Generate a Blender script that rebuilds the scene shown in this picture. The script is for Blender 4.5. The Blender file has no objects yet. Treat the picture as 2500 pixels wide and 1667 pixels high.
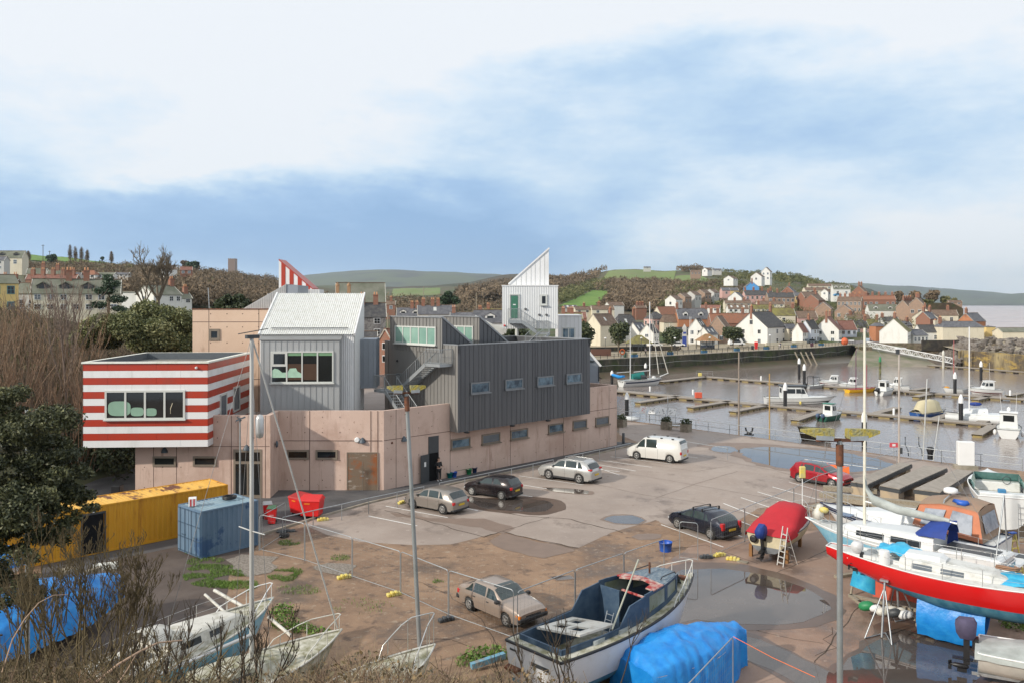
import bpy,math,random
import numpy as np
from mathutils import Vector,Matrix,noise as mnoise
random.seed(7);RNG=np.random.RandomState(7)
SC=bpy.context.scene
R=math.radians
# ---------------------------------------------------------------- camera, sky, sun, exposure
H=13.3
cam=bpy.data.cameras.new('camera');cam_o=bpy.data.objects.new('camera',cam);SC.collection.objects.link(cam_o)
cam_o.location=(0,0,H);cam_o.rotation_euler=(R(90),0,0)
cam.sensor_width=36;cam.lens=36*2000/2500
cam.shift_y=-(833.5-741)/2500
cam.clip_start=0.3;cam.clip_end=40000
SC.camera=cam_o
SC.view_settings.view_transform='Standard';SC.view_settings.look='None'
SC.view_settings.exposure=0.0;SC.view_settings.gamma=1
SC.cycles.max_bounces=6;SC.cycles.diffuse_bounces=3;SC.cycles.glossy_bounces=3
SC.cycles.transmission_bounces=3;SC.cycles.transparent_max_bounces=8;SC.cycles.volume_bounces=0
SC.cycles.caustics_reflective=False;SC.cycles.caustics_refractive=False
SUNV=Vector((-0.86,-0.52,0.50)).normalized()
sun=bpy.data.lights.new('sun','SUN');sun.energy=3.7;sun.angle=R(1.5);sun.color=(1,.93,.82)
sun_o=bpy.data.objects.new('sun',sun);SC.collection.objects.link(sun_o)
sun_o.rotation_euler=SUNV.to_track_quat('Z','Y').to_euler();sun_o.location=(-40,-30,60)
def make_world():
 w=bpy.data.worlds.new('World');SC.world=w;w.use_nodes=True
 nt=w.node_tree;N=nt.nodes;L=nt.links;N.clear()
 out=N.new('ShaderNodeOutputWorld');bg=N.new('ShaderNodeBackground');bg.inputs[1].default_value=0.1
 L.new(bg.outputs[0],out.inputs[0])
 sky=N.new('ShaderNodeTexSky');sky.sky_type='NISHITA';sky.sun_disc=False
 sky.sun_elevation=math.asin(SUNV.z);sky.sun_rotation=math.atan2(SUNV.x,SUNV.y)
 tc=N.new('ShaderNodeTexCoord')
 def vm(op,a,b=None):
  n=N.new('ShaderNodeVectorMath');n.operation=op
  for k,x in enumerate((a,b)):
   if x is None:continue
   if isinstance(x,tuple):n.inputs[k].default_value=x
   else:L.new(x,n.inputs[k])
  return n.outputs['Value'] if op in ('LENGTH','DOT_PRODUCT') else n.outputs[0]
 def mt(op,a,b=0.,c=None):
  n=N.new('ShaderNodeMath');n.operation=op
  for k,x in enumerate((a,b,c)):
   if x is None:continue
   if isinstance(x,(int,float)):n.inputs[k].default_value=x
   else:L.new(x,n.inputs[k])
  return n.outputs[0]
 def nz(vec,scale,detail=5,rough=.55):
  n=N.new('ShaderNodeTexNoise');n.inputs['Scale'].default_value=scale;n.inputs['Detail'].default_value=detail
  n.inputs['Roughness'].default_value=rough;L.new(vec,n.inputs['Vector']);return n
 d=vm('NORMALIZE',tc.outputs['Generated'])
 st=vm('MULTIPLY',d,(1.,1.,2.6))
 n0=nz(st,2.6,6,.6)
 wob=vm('MULTIPLY',vm('SUBTRACT',n0.outputs['Color'],(.5,.5,.5)),(.34,.34,.20))
 dp=vm('ADD',d,wob)
 def pd(u,v):
  q=Vector(((u-1250)/2000,1,(741-v)/2000));q.normalize();return tuple(q)
 sep=N.new('ShaderNodeSeparateXYZ');L.new(d,sep.inputs[0])
 z=mt('ABSOLUTE',sep.outputs['Z'])
 c=mt('ADD',mt('MULTIPLY',mt('SMOOTH_MIN',z,.30,.08),.95),.70)
 blobs=[((2000,290),(.25,.3,.085),-.48),((2100,480),(.35,.3,.05),.14),((2500,650),(.30,.3,.06),.20),((330,395),(.14,.3,.022),.20),((1180,440),(.10,.3,.02),.16),((1650,190),(.12,.3,.05),-.18),((430,560),(.44,.4,.075),-.56),((900,500),(.16,.3,.05),-.22),((1330,520),(.18,.3,.07),-.32),
   ((1150,270),(.22,.3,.045),-.22),((320,350),(.12,.3,.035),.18),((620,380),(.11,.3,.03),.16),
   ((1560,555),(.12,.3,.030),.24),((1270,520),(.07,.3,.02),.22),((600,110),(.5,.5,.12),.12),((2350,120),(.3,.3,.10),.16),((2400,500),(.25,.4,.05),-.14),((1150,640),(.3,.4,.05),-.14),((1700,480),(.2,.3,.05),.10),((150,250),(.15,.3,.05),-.08)]
 for (pu,pv),(sx,sy,sz),amp in blobs:
  q=pd(pu,pv)
  ln=vm('LENGTH',vm('MULTIPLY',vm('SUBTRACT',dp,q),(1/sx,1/sy,1/sz)))
  g=mt('POWER',2.718,mt('MULTIPLY',mt('MULTIPLY',ln,ln),-1.))
  c=mt('ADD',c,mt('MULTIPLY',g,amp))
 n2=nz(st,5.5,8,.62)
 c=mt('ADD',c,mt('MULTIPLY',mt('SUBTRACT',n2.outputs['Fac'],.5),.72))
 n3=nz(st,1.4,3,.5)
 c=mt('ADD',c,mt('MULTIPLY',mt('SUBTRACT',n3.outputs['Fac'],.5),.35))
 r=N.new('ShaderNodeValToRGB');L.new(c,r.inputs[0]);e=r.color_ramp.elements
 e[0].position=.18;e[0].color=(.29,.485,.77,1);e[1].position=.95;e[1].color=(.93,.965,1,1)
 for p,cc in ((.42,(.39,.59,.86,1)),(.62,(.57,.75,.94,1)),(.78,(.77,.89,1,1))):
  x=e.new(p);x.color=cc
 cl=vm('MULTIPLY',r.outputs[0],(9.9,9.95,10.1))
 mx=N.new('ShaderNodeMix');mx.data_type='RGBA';mx.inputs['Factor'].default_value=.95
 L.new(sky.outputs[0],mx.inputs[6]);L.new(cl,mx.inputs[7]);L.new(mx.outputs[2],bg.inputs[0])
make_world()
# ---------------------------------------------------------------- helpers
def PX(u,v,Y):return Vector(((u-1250)/2000*Y,Y,H-(v-741)/2000*Y))      # a photo position at a given distance
def G(u,v,z=0.0):                                                          # a photo position on the level z
 Y=(H-z)*2000/(v-741);return Vector(((u-1250)/2000*Y,Y,z))
def lerp(a,b,t):return a+(b-a)*t
def axis(rz):return Vector((math.cos(rz),math.sin(rz),0))
class MB:
 def __init__(s):s.v=[];s.f=[];s.sm=[];s.M=None
 def add(s,vs,fs,sm=False):
  o=len(s.v)
  if s.M is not None:vs=[s.M @ Vector(p) for p in vs]
  s.v+=[tuple(p) for p in vs];s.f+=[tuple(i+o for i in f) for f in fs];s.sm+=[sm]*len(fs);return s
 def box(s,x0,x1,y0,y1,z0,z1):
  return s.add([(x,y,z) for z in (z0,z1) for y in (y0,y1) for x in (x0,x1)],
     [(0,2,3,1),(4,5,7,6),(0,1,5,4),(1,3,7,5),(3,2,6,7),(2,0,4,6)])
 def bbox(s,x0,x1,y0,y1,z0,z1,b=.02):       # box with chamfered edges
  X=(x0,x1);Y=(y0,y1);Z=(z0,z1);vs=[]
  for k in range(8):
   i,j,l=k & 1,(k >> 1) & 1,(k >> 2) & 1
   x,y,z=X[i],Y[j],Z[l];dx=b if i==0 else -b;dy=b if j==0 else -b;dz=b if l==0 else -b
   vs+=[(x,y+dy,z+dz),(x+dx,y,z+dz),(x+dx,y+dy,z)]
  f=[]
  I=lambda i,j,l,a:((i+2*j+4*l)*3+a)
  for i in (0,1):f.append([I(i,0,0,0),I(i,1,0,0),I(i,1,1,0),I(i,0,1,0)][::(-1 if i==0 else 1)])
  for j in (0,1):f.append([I(0,j,0,1),I(0,j,1,1),I(1,j,1,1),I(1,j,0,1)][::(-1 if j==0 else 1)])
  for l in (0,1):f.append([I(0,0,l,2),I(1,0,l,2),I(1,1,l,2),I(0,1,l,2)][::(-1 if l==0 else 1)])
  for j in (0,1):
   for l in (0,1):f.append([I(0,j,l,1),I(0,j,l,2),I(1,j,l,2),I(1,j,l,1)])
  for i in (0,1):
   for l in (0,1):f.append([I(i,0,l,0),I(i,0,l,2),I(i,1,l,2),I(i,1,l,0)])
   for j in (0,1):f.append([I(i,j,0,0),I(i,j,0,1),I(i,j,1,1),I(i,j,1,0)])
  for k in range(8):f.append([k*3,k*3+1,k*3+2])
  return s.add(vs,f)
 def beam(s,a,b,w,h,up=(0,0,1)):
  a=Vector(a);b=Vector(b);d=(b-a).normalized();up=Vector(up);sd=d.cross(up)
  if sd.length<1e-4:sd=d.cross(Vector((1,0,0)))
  sd.normalize();up=sd.cross(d)
  vs=[p+sd*(sx*w/2)+up*(sz*h/2) for p in (a,b) for sx,sz in ((-1,-1),(1,-1),(1,1),(-1,1))]
  return s.add(vs,[(3,2,1,0),(4,5,6,7),(0,1,5,4),(1,2,6,5),(2,3,7,6),(3,0,4,7)])
 def tube(s,pts,r,n=6,r2=None,closed=False):
  pts=[Vector(p) for p in pts];m=len(pts);rings=[]
  for i,p in enumerate(pts):
   a=pts[i-1] if (i or closed) else p;b=pts[(i+1) % m] if (i<m-1 or closed) else p
   d=(b-a).normalized();sd=d.cross(Vector((0,0,1)))
   if sd.length<.05:sd=d.cross(Vector((0,1,0)))
   sd.normalize();up=sd.cross(d)
   rr=r if r2 is None else r+(r2-r)*i/max(1,m-1)
   rings.append([p+(sd*math.cos(t)+up*math.sin(t))*rr for t in [2*math.pi*k/n for k in range(n)]])
  vs=[q for g in rings for q in g];fs=[]
  for i in range(m if closed else m-1):
   j=(i+1) % m
   for k in range(n):fs.append((i*n+k,i*n+(k+1) % n,j*n+(k+1) % n,j*n+k))
  s.add(vs,fs,True)
  if not closed:s.add(rings[0],[tuple(range(n))[::-1]]);s.add(rings[-1],[tuple(range(n))])
  return s
 def lathe(s,prof,c=(0,0,0),n=12,ax=None):
  c=Vector(c);q=Matrix.Identity(3) if ax is None else Vector(ax).normalized().to_track_quat('Z','Y').to_matrix()
  vs=[c+q @ Vector((r*math.cos(2*math.pi*k/n),r*math.sin(2*math.pi*k/n),z)) for r,z in prof for k in range(n)]
  fs=[(i*n+k,i*n+(k+1) % n,(i+1)*n+(k+1) % n,(i+1)*n+k) for i in range(len(prof)-1) for k in range(n)]
  s.add(vs,fs,True)
  if prof[0][0]>1e-4:s.add(vs[:n] if s.M is None else [c+q @ Vector((prof[0][0]*math.cos(2*math.pi*k/n),prof[0][0]*math.sin(2*math.pi*k/n),prof[0][1])) for k in range(n)],[tuple(range(n))[::-1]])
  if prof[-1][0]>1e-4:s.add([c+q @ Vector((prof[-1][0]*math.cos(2*math.pi*k/n),prof[-1][0]*math.sin(2*math.pi*k/n),prof[-1][1])) for k in range(n)],[tuple(range(n))])
  return s
 def ball(s,c,r,n=8,jit=0,m=None):
  if isinstance(r,(int,float)):r=(r,r,r)
  m=m or max(4,n//2);vs=[];fs=[];ph=random.random()*10
  for i in range(m+1):
   t=math.pi*i/m
   for k in range(n):
    a=2*math.pi*k/n;d=Vector((math.sin(t)*math.cos(a),math.sin(t)*math.sin(a),math.cos(t)))
    j=1+jit*(mnoise.noise(d*1.7+Vector((ph,ph,0))))
    vs.append((c[0]+r[0]*d.x*j,c[1]+r[1]*d.y*j,c[2]+r[2]*d.z*j))
  for i in range(m):
   for k in range(n):fs.append((i*n+k,(i+1)*n+k,(i+1)*n+(k+1) % n,i*n+(k+1) % n))
  return s.add(vs,fs,True)
 def extr(s,poly,vec):
  poly=[Vector(p) for p in poly];vec=Vector(vec);n=len(poly)
  vs=poly+[p+vec for p in poly]
  return s.add(vs,[tuple(range(n))[::-1],tuple(range(n,2*n))]+[(i,(i+1) % n,n+(i+1) % n,n+i) for i in range(n)])
 def poly(s,pts):return s.add(pts,[tuple(range(len(pts)))])
 def loft(s,rings,closed=True,caps=True,sm=True):
  n=len(rings[0]);vs=[p for g in rings for p in g];fs=[]
  for i in range(len(rings)-1):
   for k in range(n if closed else n-1):fs.append((i*n+k,i*n+(k+1) % n,(i+1)*n+(k+1) % n,(i+1)*n+k))
  s.add(vs,fs,sm)
  if caps:s.add(rings[0],[tuple(range(n))[::-1]]);s.add(rings[-1],[tuple(range(n))])
  return s
 def grid(s,rows,sm=True):return s.loft(rows,False,False,sm)
ROOTM={}
def fin(name,mb,mat):
 me=bpy.data.meshes.new(name);me.from_pydata(mb.v,[],mb.f)
 me.polygons.foreach_set('use_smooth',mb.sm);me.materials.append(mat);me.validate();me.update()
 o=bpy.data.objects.new(name,me);SC.collection.objects.link(o);return o
def T(name,label,cat,loc=(0,0,0),rz=0,group=None):
 o=bpy.data.objects.new(name,None);SC.collection.objects.link(o);o.empty_display_size=.3
 o.location=loc;o.rotation_euler=(0,0,rz);o['label']=label;o['category']=cat
 if group:o['group']=group
 ROOTM[o.name]=(Matrix.Translation(Vector(loc)) @ Matrix.Rotation(rz,4,'Z')).inverted();return o
def P(name,mb,mat,par,W=False,label=None):
 if W:
  r=par
  while r.parent:r=r.parent
  m=ROOTM[r.name];mb.v=[tuple(m @ Vector(p)) for p in mb.v]
 o=fin(name,mb,mat);o.parent=par
 if label:o['label']=label
 return o
def S(name,mb,mat,kind='structure'):
 o=fin(name,mb,mat);o['kind']=kind;return o
def O(name,mb,mat,label,cat,group=None,loc=None,rz=0):   # a thing of one mesh; verts are world coordinates when loc is given without rz
 if loc is None:
  c=np.array(mb.v);loc=(float(c[:,0].mean()),float(c[:,1].mean()),float(c[:,2].min()))
  mb.v=[(a-loc[0],b-loc[1],d-loc[2]) for a,b,d in mb.v]
 o=fin(name,mb,mat);o.location=loc;o.rotation_euler=(0,0,rz);o['label']=label;o['category']=cat
 if group:o['group']=group
 return o
CH={}
def dup(root,loc,rz=0,label=None,group=None,scale=None):
 def rec(o,par):
  c=o.copy();SC.collection.objects.link(c)
  if par:c.parent=par
  for ch in o.children:rec(ch,c)
  return c
 r=rec(root,None);r.location=loc;r.rotation_euler=(0,0,rz)
 if scale:r.scale=scale if isinstance(scale,tuple) else (scale,)*3
 if label:r['label']=label
 if group:r['group']=group
 return r
MATS={}
def mat(name,col,rough=.65,metal=0,var=.12,vs=3.,col2=None,bump=0,bs=20.,mix=.5,detail=6,spec=.5,trans=0,stretch=None,coat=0):
 """procedural surface: two colours mixed by noise, optional fine bump"""
 if name in MATS:return MATS[name]
 m=bpy.data.materials.new(name);m.use_nodes=True;nt=m.node_tree;N=nt.nodes;L=nt.links;b=N['Principled BSDF']
 b.inputs['Roughness'].default_value=rough;b.inputs['Metallic'].default_value=metal
 b.inputs['Specular IOR Level'].default_value=spec
 if coat:b.inputs['Coat Weight'].default_value=coat;b.inputs['Coat Roughness'].default_value=.05
 if trans:b.inputs['Transmission Weight'].default_value=trans
 tc=N.new('ShaderNodeTexCoord');vec=tc.outputs['Object']
 if stretch:
  mp=N.new('ShaderNodeMapping');mp.inputs['Scale'].default_value=stretch;L.new(vec,mp.inputs[0]);vec=mp.outputs[0]
 n=N.new('ShaderNodeTexNoise');n.inputs['Scale'].default_value=vs;n.inputs['Detail'].default_value=detail;n.inputs['Roughness'].default_value=.6
 L.new(vec,n.inputs['Vector'])
 r=N.new('ShaderNodeValToRGB');L.new(n.outputs['Fac'],r.inputs[0]);e=r.color_ramp.elements
 c1=tuple(x*(1-var) for x in col)+(1,);c2=tuple(min(1,x*(1+var)) for x in col)+(1,)
 if col2:c2=tuple(col2)+(1,);c1=tuple(col)+(1,)
 e[0].color=c1;e[1].color=c2
 e[0].position=max(0,mix-(.13 if col2 else .25));e[1].position=min(1,mix+(.13 if col2 else .25))
 L.new(r.outputs[0],b.inputs['Base Color'])
 if bump:
  n2=N.new('ShaderNodeTexNoise');n2.inputs['Scale'].default_value=bs;n2.inputs['Detail'].default_value=5;L.new(vec,n2.inputs['Vector'])
  bp=N.new('ShaderNodeBump');bp.inputs['Strength'].default_value=bump;bp.inputs['Distance'].default_value=.05
  L.new(n2.outputs['Fac'],bp.inputs['Height']);L.new(bp.outputs[0],b.inputs['Normal'])
 MATS[name]=m;return m
def mat_layers(name,base,layers,rough=.8,bump=0,bs=8.,roughmap=None,wave=None):
 """base colour plus noise-masked layers [(colour, noise scale, threshold, softness, stretch)]"""
 m=bpy.data.materials.new(name);m.use_nodes=True;nt=m.node_tree;N=nt.nodes;L=nt.links;b=N['Principled BSDF']
 b.inputs['Roughness'].default_value=rough
 tc=N.new('ShaderNodeTexCoord');cur=None;k=0;fac=None
 for col,sc_,th,so,st in layers:
  mp=N.new('ShaderNodeMapping');mp.inputs['Scale'].default_value=st or (1,1,1);mp.inputs['Location'].default_value=(k*17.3,k*9.1,k*5.7);k+=1
  L.new(tc.outputs['Object'],mp.inputs[0])
  n=N.new('ShaderNodeTexNoise');n.inputs['Scale'].default_value=sc_;n.inputs['Detail'].default_value=9;n.inputs['Roughness'].default_value=.65
  L.new(mp.outputs[0],n.inputs['Vector'])
  mr=N.new('ShaderNodeMapRange');mr.inputs['From Min'].default_value=th-so;mr.inputs['From Max'].default_value=th+so
  L.new(n.outputs['Fac'],mr.inputs[0])
  mx=N.new('ShaderNodeMix');mx.data_type='RGBA';L.new(mr.outputs[0],mx.inputs['Factor'])
  if cur is None:mx.inputs[6].default_value=tuple(base)+(1,)
  else:L.new(cur,mx.inputs[6])
  mx.inputs[7].default_value=tuple(col)+(1,);cur=mx.outputs[2]
  if roughmap is not None and k-1==roughmap[0]:
   rr=N.new('ShaderNodeMapRange');L.new(mr.outputs[0],rr.inputs[0]);rr.inputs['To Min'].default_value=rough;rr.inputs['To Max'].default_value=roughmap[1]
   L.new(rr.outputs[0],b.inputs['Roughness'])
 L.new(cur,b.inputs['Base Color'])
 if bump:
  n2=N.new('ShaderNodeTexNoise');n2.inputs['Scale'].default_value=bs;n2.inputs['Detail'].default_value=6;L.new(tc.outputs['Object'],n2.inputs['Vector'])
  bp=N.new('ShaderNodeBump');bp.inputs['Strength'].default_value=bump;bp.inputs['Distance'].default_value=.05
  L.new(n2.outputs['Fac'],bp.inputs['Height']);L.new(bp.outputs[0],b.inputs['Normal'])
 MATS[name]=m;return m
def mat_glass(name,col=(.03,.04,.05),rough=.08,spec=.5):
 return mat(name,col,rough,0,.25,.7,spec=spec)
m_white=mat('white_paint',(.74,.74,.73),.5,var=.05,vs=1.2)
m_whitegl=mat('white_gelcoat',(.66,.67,.66),.3,col2=(.55,.55,.51),vs=2.2,mix=.68)
m_offwhite=mat('grubby_white',(.62,.6,.54),.55,col2=(.33,.31,.24),vs=3,mix=.6)
m_cream=mat('cream_render',(.72,.64,.47),.8,var=.06,vs=.8)
m_galv=mat('galvanised_steel',(.40,.42,.43),.42,.6,var=.2,vs=6)
m_dgrey=mat('dark_grey_metal',(.05,.055,.06),.5)
m_black=mat('black_plastic',(.015,.015,.017),.45)
m_rubber=mat('rubber',(.02,.02,.02),.8)
m_glass=mat_glass('dark_glass')
m_glassg=mat_glass('grey_glass',(.12,.14,.16),.1)
m_rust=mat('rust',(.20,.07,.03),.85,col2=(.09,.045,.03),vs=6)
m_wood=mat('weathered_wood',(.22,.18,.13),.85,col2=(.34,.30,.23),vs=3,stretch=(1,8,8))
m_red=mat('red_plastic',(.62,.02,.02),.35,var=.1)
m_yellow=mat('yellow_plastic',(.72,.55,.08),.6,col2=(.55,.50,.22),vs=5)
m_blue=mat('blue_plastic',(.02,.10,.45),.45)
m_green=mat('green_plastic',(.02,.22,.08),.5)
m_orange=mat('orange_plastic',(.80,.16,.03),.5)
# ---------------------------------------------------------------- terrain
UC=[-900,-300,0,150,250,330,480,650,900,1150,1360,1500,1700,1900,2050,2200,2300,2350,2600,3400]
def zv(Y,vs):return [H-(v-741)*Y/2000 if v is not None else -9 for v in vs]
_=None
TR=[
 (40,  [8,3,0,0,0,0]+[-.4]*14),
 (52,  [9,7,.8,0,0,0]+[-.4]*14),
 (60,  [10,8,3.5,.4,0,0]+[-.4]*14),
 (80,  [12,10.5,7.5,5,2.2,.6]+[-.4]*6+[-9]*8),
 (110,[12,11.5,10.5,9,6,4,1,-.4,-.4,-.4,-.4]+[-9]*9),
 (140,[13,12.6,12.2,11,9,8,4,1.2,-.4,-.4,-.4]+[-9]*9),
 (180,[15,14,13.2,12.4,11,10,6,2,-.4,-.4,-.4]+[-9]*9),
 (240,zv(240,[705,712,715,718,722,728,750,790])+[-.4,-.4,-.4]+[-9]*9),
 (275,zv(275,[698,704,706,709,713,719,738,775])+[-.2]*8+[-.6,-6,-9,-9]),
 (300,zv(300,[690,698,700,702,706,712,728,762,815,818,815,812,810,810,812,818,822])+[-6,-9,-9]),
 (400,zv(400,[660,668,672,676,682,688,700,730,765,765,772,775,770,765,768,776,784,800])+[-9,-9]),
 (550,zv(550,[630,628,632,640,648,656,676,706,738,740,730,728,726,714,726,744,766])+[-9,-9,-9]),
 (750,zv(750,[612,612,620,628,638,650,662,684,728,728,712,702,694,680,706,742])+[-12,-12,-12,-12]),
 (1000,zv(1000,[610,612,617,630,645,660,670,684,720,716,688,659,660,669,698])+[-15]*5),
 (1400,zv(1400,[640,645,660,668,672,676,684,695,713,700,682,680,690,705])+[-20]*6),
 (2000,zv(2000,[665,670,675,680,683,686,690,700,704,702,700,705,715,725])+[-20]*6),
 (3000,zv(3000,[690,690,690,690,690,692,696,700,702,704,706,712,722])+[-20]*7),
]
for r in TR:
 if r[0]<=80:r[1][:]=[-.3 if z==0 else z for z in r[1]]
TY=[r[0] for r in TR];TZ=np.array([r[1] for r in TR],float)
def cub(t):return t*t*(3-2*t)
def terr(u,Y):
 i=max(0,min(len(TY)-2,int(np.searchsorted(TY,Y))-1));j=max(0,min(len(UC)-2,int(np.searchsorted(UC,u))-1))
 a=min(1,max(0,(Y-TY[i])/(TY[i+1]-TY[i])));b=min(1,max(0,(u-UC[j])/(UC[j+1]-UC[j])))
 b=lerp(b,cub(b),.6)
 return lerp(lerp(TZ[i,j],TZ[i,j+1],b),lerp(TZ[i+1,j],TZ[i+1,j+1],b),a)
def terrh(u,Y):
 z=terr(u,Y)
 if Y>290:z+=mnoise.noise(Vector((u*.012,Y*.006,0)))*Y*.004*min(1,(Y-290)/200)
 return z
def terrxy(x,y):return terrh(1250+x*2000/y,y)
def hitY(u,v,y0=120):
 Y=y0
 while Y<2900:
  if 741+(H-terrh(u,Y))*2000/Y<=v:return Y
  Y+=max(2,Y*.01)
 return 2900
def on(u,v,y0=120,up=0):
 Y=hitY(u,v,y0);return Vector(((u-1250)/2000*Y,Y,terrh(u,Y)+up))
uu=list(np.arange(-900,3401,25));yy=list(np.concatenate([np.arange(40,120,5),np.arange(120,300,10),np.arange(300,800,20),np.arange(800,1500,40),np.arange(1500,3001,120)]))
mb=MB();mb.grid([[((u-1250)/2000*Y,Y,terrh(u,Y)) for u in uu] for Y in yy])
m_terr=mat_layers('hill_ground',(.10,.09,.045),[((.06,.085,.025),.02,.5,.05,None),((.11,.085,.055),.05,.56,.06,None),((.04,.05,.02),.12,.6,.05,None)],.95)
S('terrain',mb,m_terr)
m_field=mat_layers('pasture',(.11,.22,.02),[((.15,.25,.035),.02,.5,.1,None),((.09,.17,.02),.1,.55,.08,None)],.9)
m_field2=mat_layers('dull_pasture',(.14,.20,.05),[((.17,.19,.07),.02,.5,.1,None)],.9)
FIELDS=[
 ([(1364,750),(1480,752),(1500,714),(1448,710)],m_field),
 ([(1466,690),(1642,694),(1652,660),(1492,656)],m_field2),
 ([(1640,696),(1755,693),(1705,673),(1650,676)],m_field2),
 ([(-60,634),(320,645),(290,640),(-60,612)],m_field),
 ([(955,725),(1075,722),(1075,704),(960,706)],m_field2),
 ([(1560,654),(1640,655),(1630,651),(1560,650)],m_field2),
]
def inpoly(u,v,p):
 c=False
 for i in range(len(p)):
  (x1,y1),(x2,y2)=p[i-1],p[i]
  if (y1>v)!=(y2>v) and u<(x2-x1)*(v-y1)/(y2-y1)+x1:c=not c
 return c
for q,fm in FIELDS:
 rows=[]
 for i in range(13):
  t=i/12;row=[]
  for k in range(25):
   s_=k/24;a=lerp(q[0][0],q[1][0],s_),lerp(q[0][1],q[1][1],s_);b=lerp(q[3][0],q[2][0],s_),lerp(q[3][1],q[2][1],s_)
   u,v=lerp(a[0],b[0],t),lerp(a[1],b[1],t);Y=hitY(u,v,320)
   row.append(((u-1250)/2000*Y,Y,terrh(u,Y)+.35))
  rows.append(row)
 S('field',MB().grid(rows),fm)
# far ridges
def ridge(prof,Y,depth,m,name='hill',foot=-20):
 rows=[];us=np.arange(prof[0][0],prof[-1][0]+1,12)
 pv=np.interp(us,[p[0] for p in prof],[p[1] for p in prof])
 def row(yy_,f):
  return [((u-1250)/2000*yy_,yy_,max(foot,(H-(v-741)*Y/2000)*f+mnoise.noise(Vector((u*.02,yy_*.002,3)))*Y*.0012*f)) for u,v in zip(us,pv)]
 for k,f in enumerate((0,.45,.78,.95,1,.9,.4)):rows.append(row(Y+(k-4)*depth/4,f))
 S(name,MB().grid(rows),m)
m_far=mat_layers('moor',(.06,.065,.04),[((.08,.09,.035),.0012,.5,.1,None),((.045,.04,.03),.003,.55,.06,None)],.95)
m_mid=mat_layers('woodland_floor',(.035,.045,.02),[((.07,.055,.035),.01,.5,.08,None)],.95)
ridge([(300,720),(650,690),(750,674),(850,665),(930,661),(1000,664),(1100,668),(1200,672),(1320,684),(1500,700)],7000,2500,m_far)
ridge([(1950,700),(2090,692),(2160,697),(2300,705),(2400,712),(2500,722),(2700,728),(3300,744)],9000,2500,m_far)
ridge([(2240,745),(2330,738),(2420,722),(2500,716),(2620,722),(2800,744)],7800,1500,m_far)
ridge([(1960,700),(2030,690),(2065,691),(2135,710),(2180,745)],2400,300,m_mid)
ridge([(850,708),(950,700),(1060,698),(1140,692),(1190,680),(1240,670),(1300,668),(1400,676),(1480,700)],1900,500,m_mid)
# the sea and the marina: one sheet of water
def water_mat(name,deep,rough,bump,sc_,dist=.03,st=(1,1,1)):
 m=bpy.data.materials.new(name);m.use_nodes=True;nt=m.node_tree;N=nt.nodes;L=nt.links;b=N['Principled BSDF']
 b.inputs['Roughness'].default_value=rough;b.inputs['IOR'].default_value=1.333
 tc=N.new('ShaderNodeTexCoord');mp=N.new('ShaderNodeMapping');mp.inputs['Scale'].default_value=st;L.new(tc.outputs['Object'],mp.inputs[0])
 big=N.new('ShaderNodeTexNoise');big.inputs['Scale'].default_value=.03;big.inputs['Detail'].default_value=4;L.new(mp.outputs[0],big.inputs['Vector'])
 r=N.new('ShaderNodeValToRGB');L.new(big.outputs['Fac'],r.inputs[0]);e=r.color_ramp.elements
 e[0].color=tuple(deep)+(1,);e[0].position=.35;e[1].color=tuple(x*1.35 for x in deep)+(1,);e[1].position=.65
 L.new(r.outputs[0],b.inputs['Base Color'])
 n=N.new('ShaderNodeTexNoise');n.inputs['Scale'].default_value=sc_;n.inputs['Detail'].default_value=4;L.new(mp.outputs[0],n.inputs['Vector'])
 bp=N.new('ShaderNodeBump');bp.inputs['Strength'].default_value=bump;bp.inputs['Distance'].default_value=dist
 L.new(n.outputs['Fac'],bp.inputs['Height']);L.new(bp.outputs[0],b.inputs['Normal'])
 return m
WZ=-4.2
m_water=water_mat('harbour_water',(.20,.165,.145),.10,.6,1.6,.10,(1,.55,1))
m_sea=water_mat('sea_water',(.34,.26,.225),.25,.5,.25,.3)
S('water',MB().poly([(5,60,WZ),(140,20,WZ),(190,345,WZ),(5,345,WZ)]),m_water)
S('sea',MB().poly([(190.01,20,WZ),(9000,20,WZ),(9000,14000,WZ-.2),(-2000,14000,WZ-.2),(60,600,WZ),(60,345.01,WZ),(190.01,345.01,WZ)]),m_sea)
# ---------------------------------------------------------------- yard ground, quays
QA=[Vector(p) for p in ((64,47.0,0),(40.6,65.3,0),(36.1,68.9,0),(12.1,94.9,0),(10,120,0),(10,192,0),(19.6,193,0),(63,226,0),(92,246,0),(108,262,0),(113,268,0))]
m_gravel=mat_layers('brown_hardstanding',(.215,.135,.085),[((.31,.20,.125),.35,.5,.12,None),((.11,.075,.052),.22,.58,.07,None),((.33,.25,.18),3.0,.62,.05,None),((.13,.085,.06),1.4,.6,.06,None)],.85,.5,14,roughmap=(1,.35))
S('yard_ground',MB().poly([(-62,-6,0),(64,-6,0)]+[p for p in QA[:6]]+[(10,250,0),(-62,250,0)]),m_gravel)
m_prom=mat_layers('promenade_paving',(.36,.30,.20),[((.28,.23,.16),.15,.5,.1,None),((.22,.19,.15),.6,.6,.05,None)],.85)
S('promenade',MB().poly([QA[5],QA[6],QA[7],QA[8],QA[9],QA[10],(116,300,0),(125,330,0),(10,330,0)]),m_prom)
m_qwall=mat_layers('weedy_quay_stone',(.075,.065,.045),[((.03,.028,.02),.5,.5,.08,(1,1,.25)),((.045,.06,.015),.35,.55,.08,None),((.13,.11,.07),1.1,.62,.05,(1,1,.4))],.9,.8,3)
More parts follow.
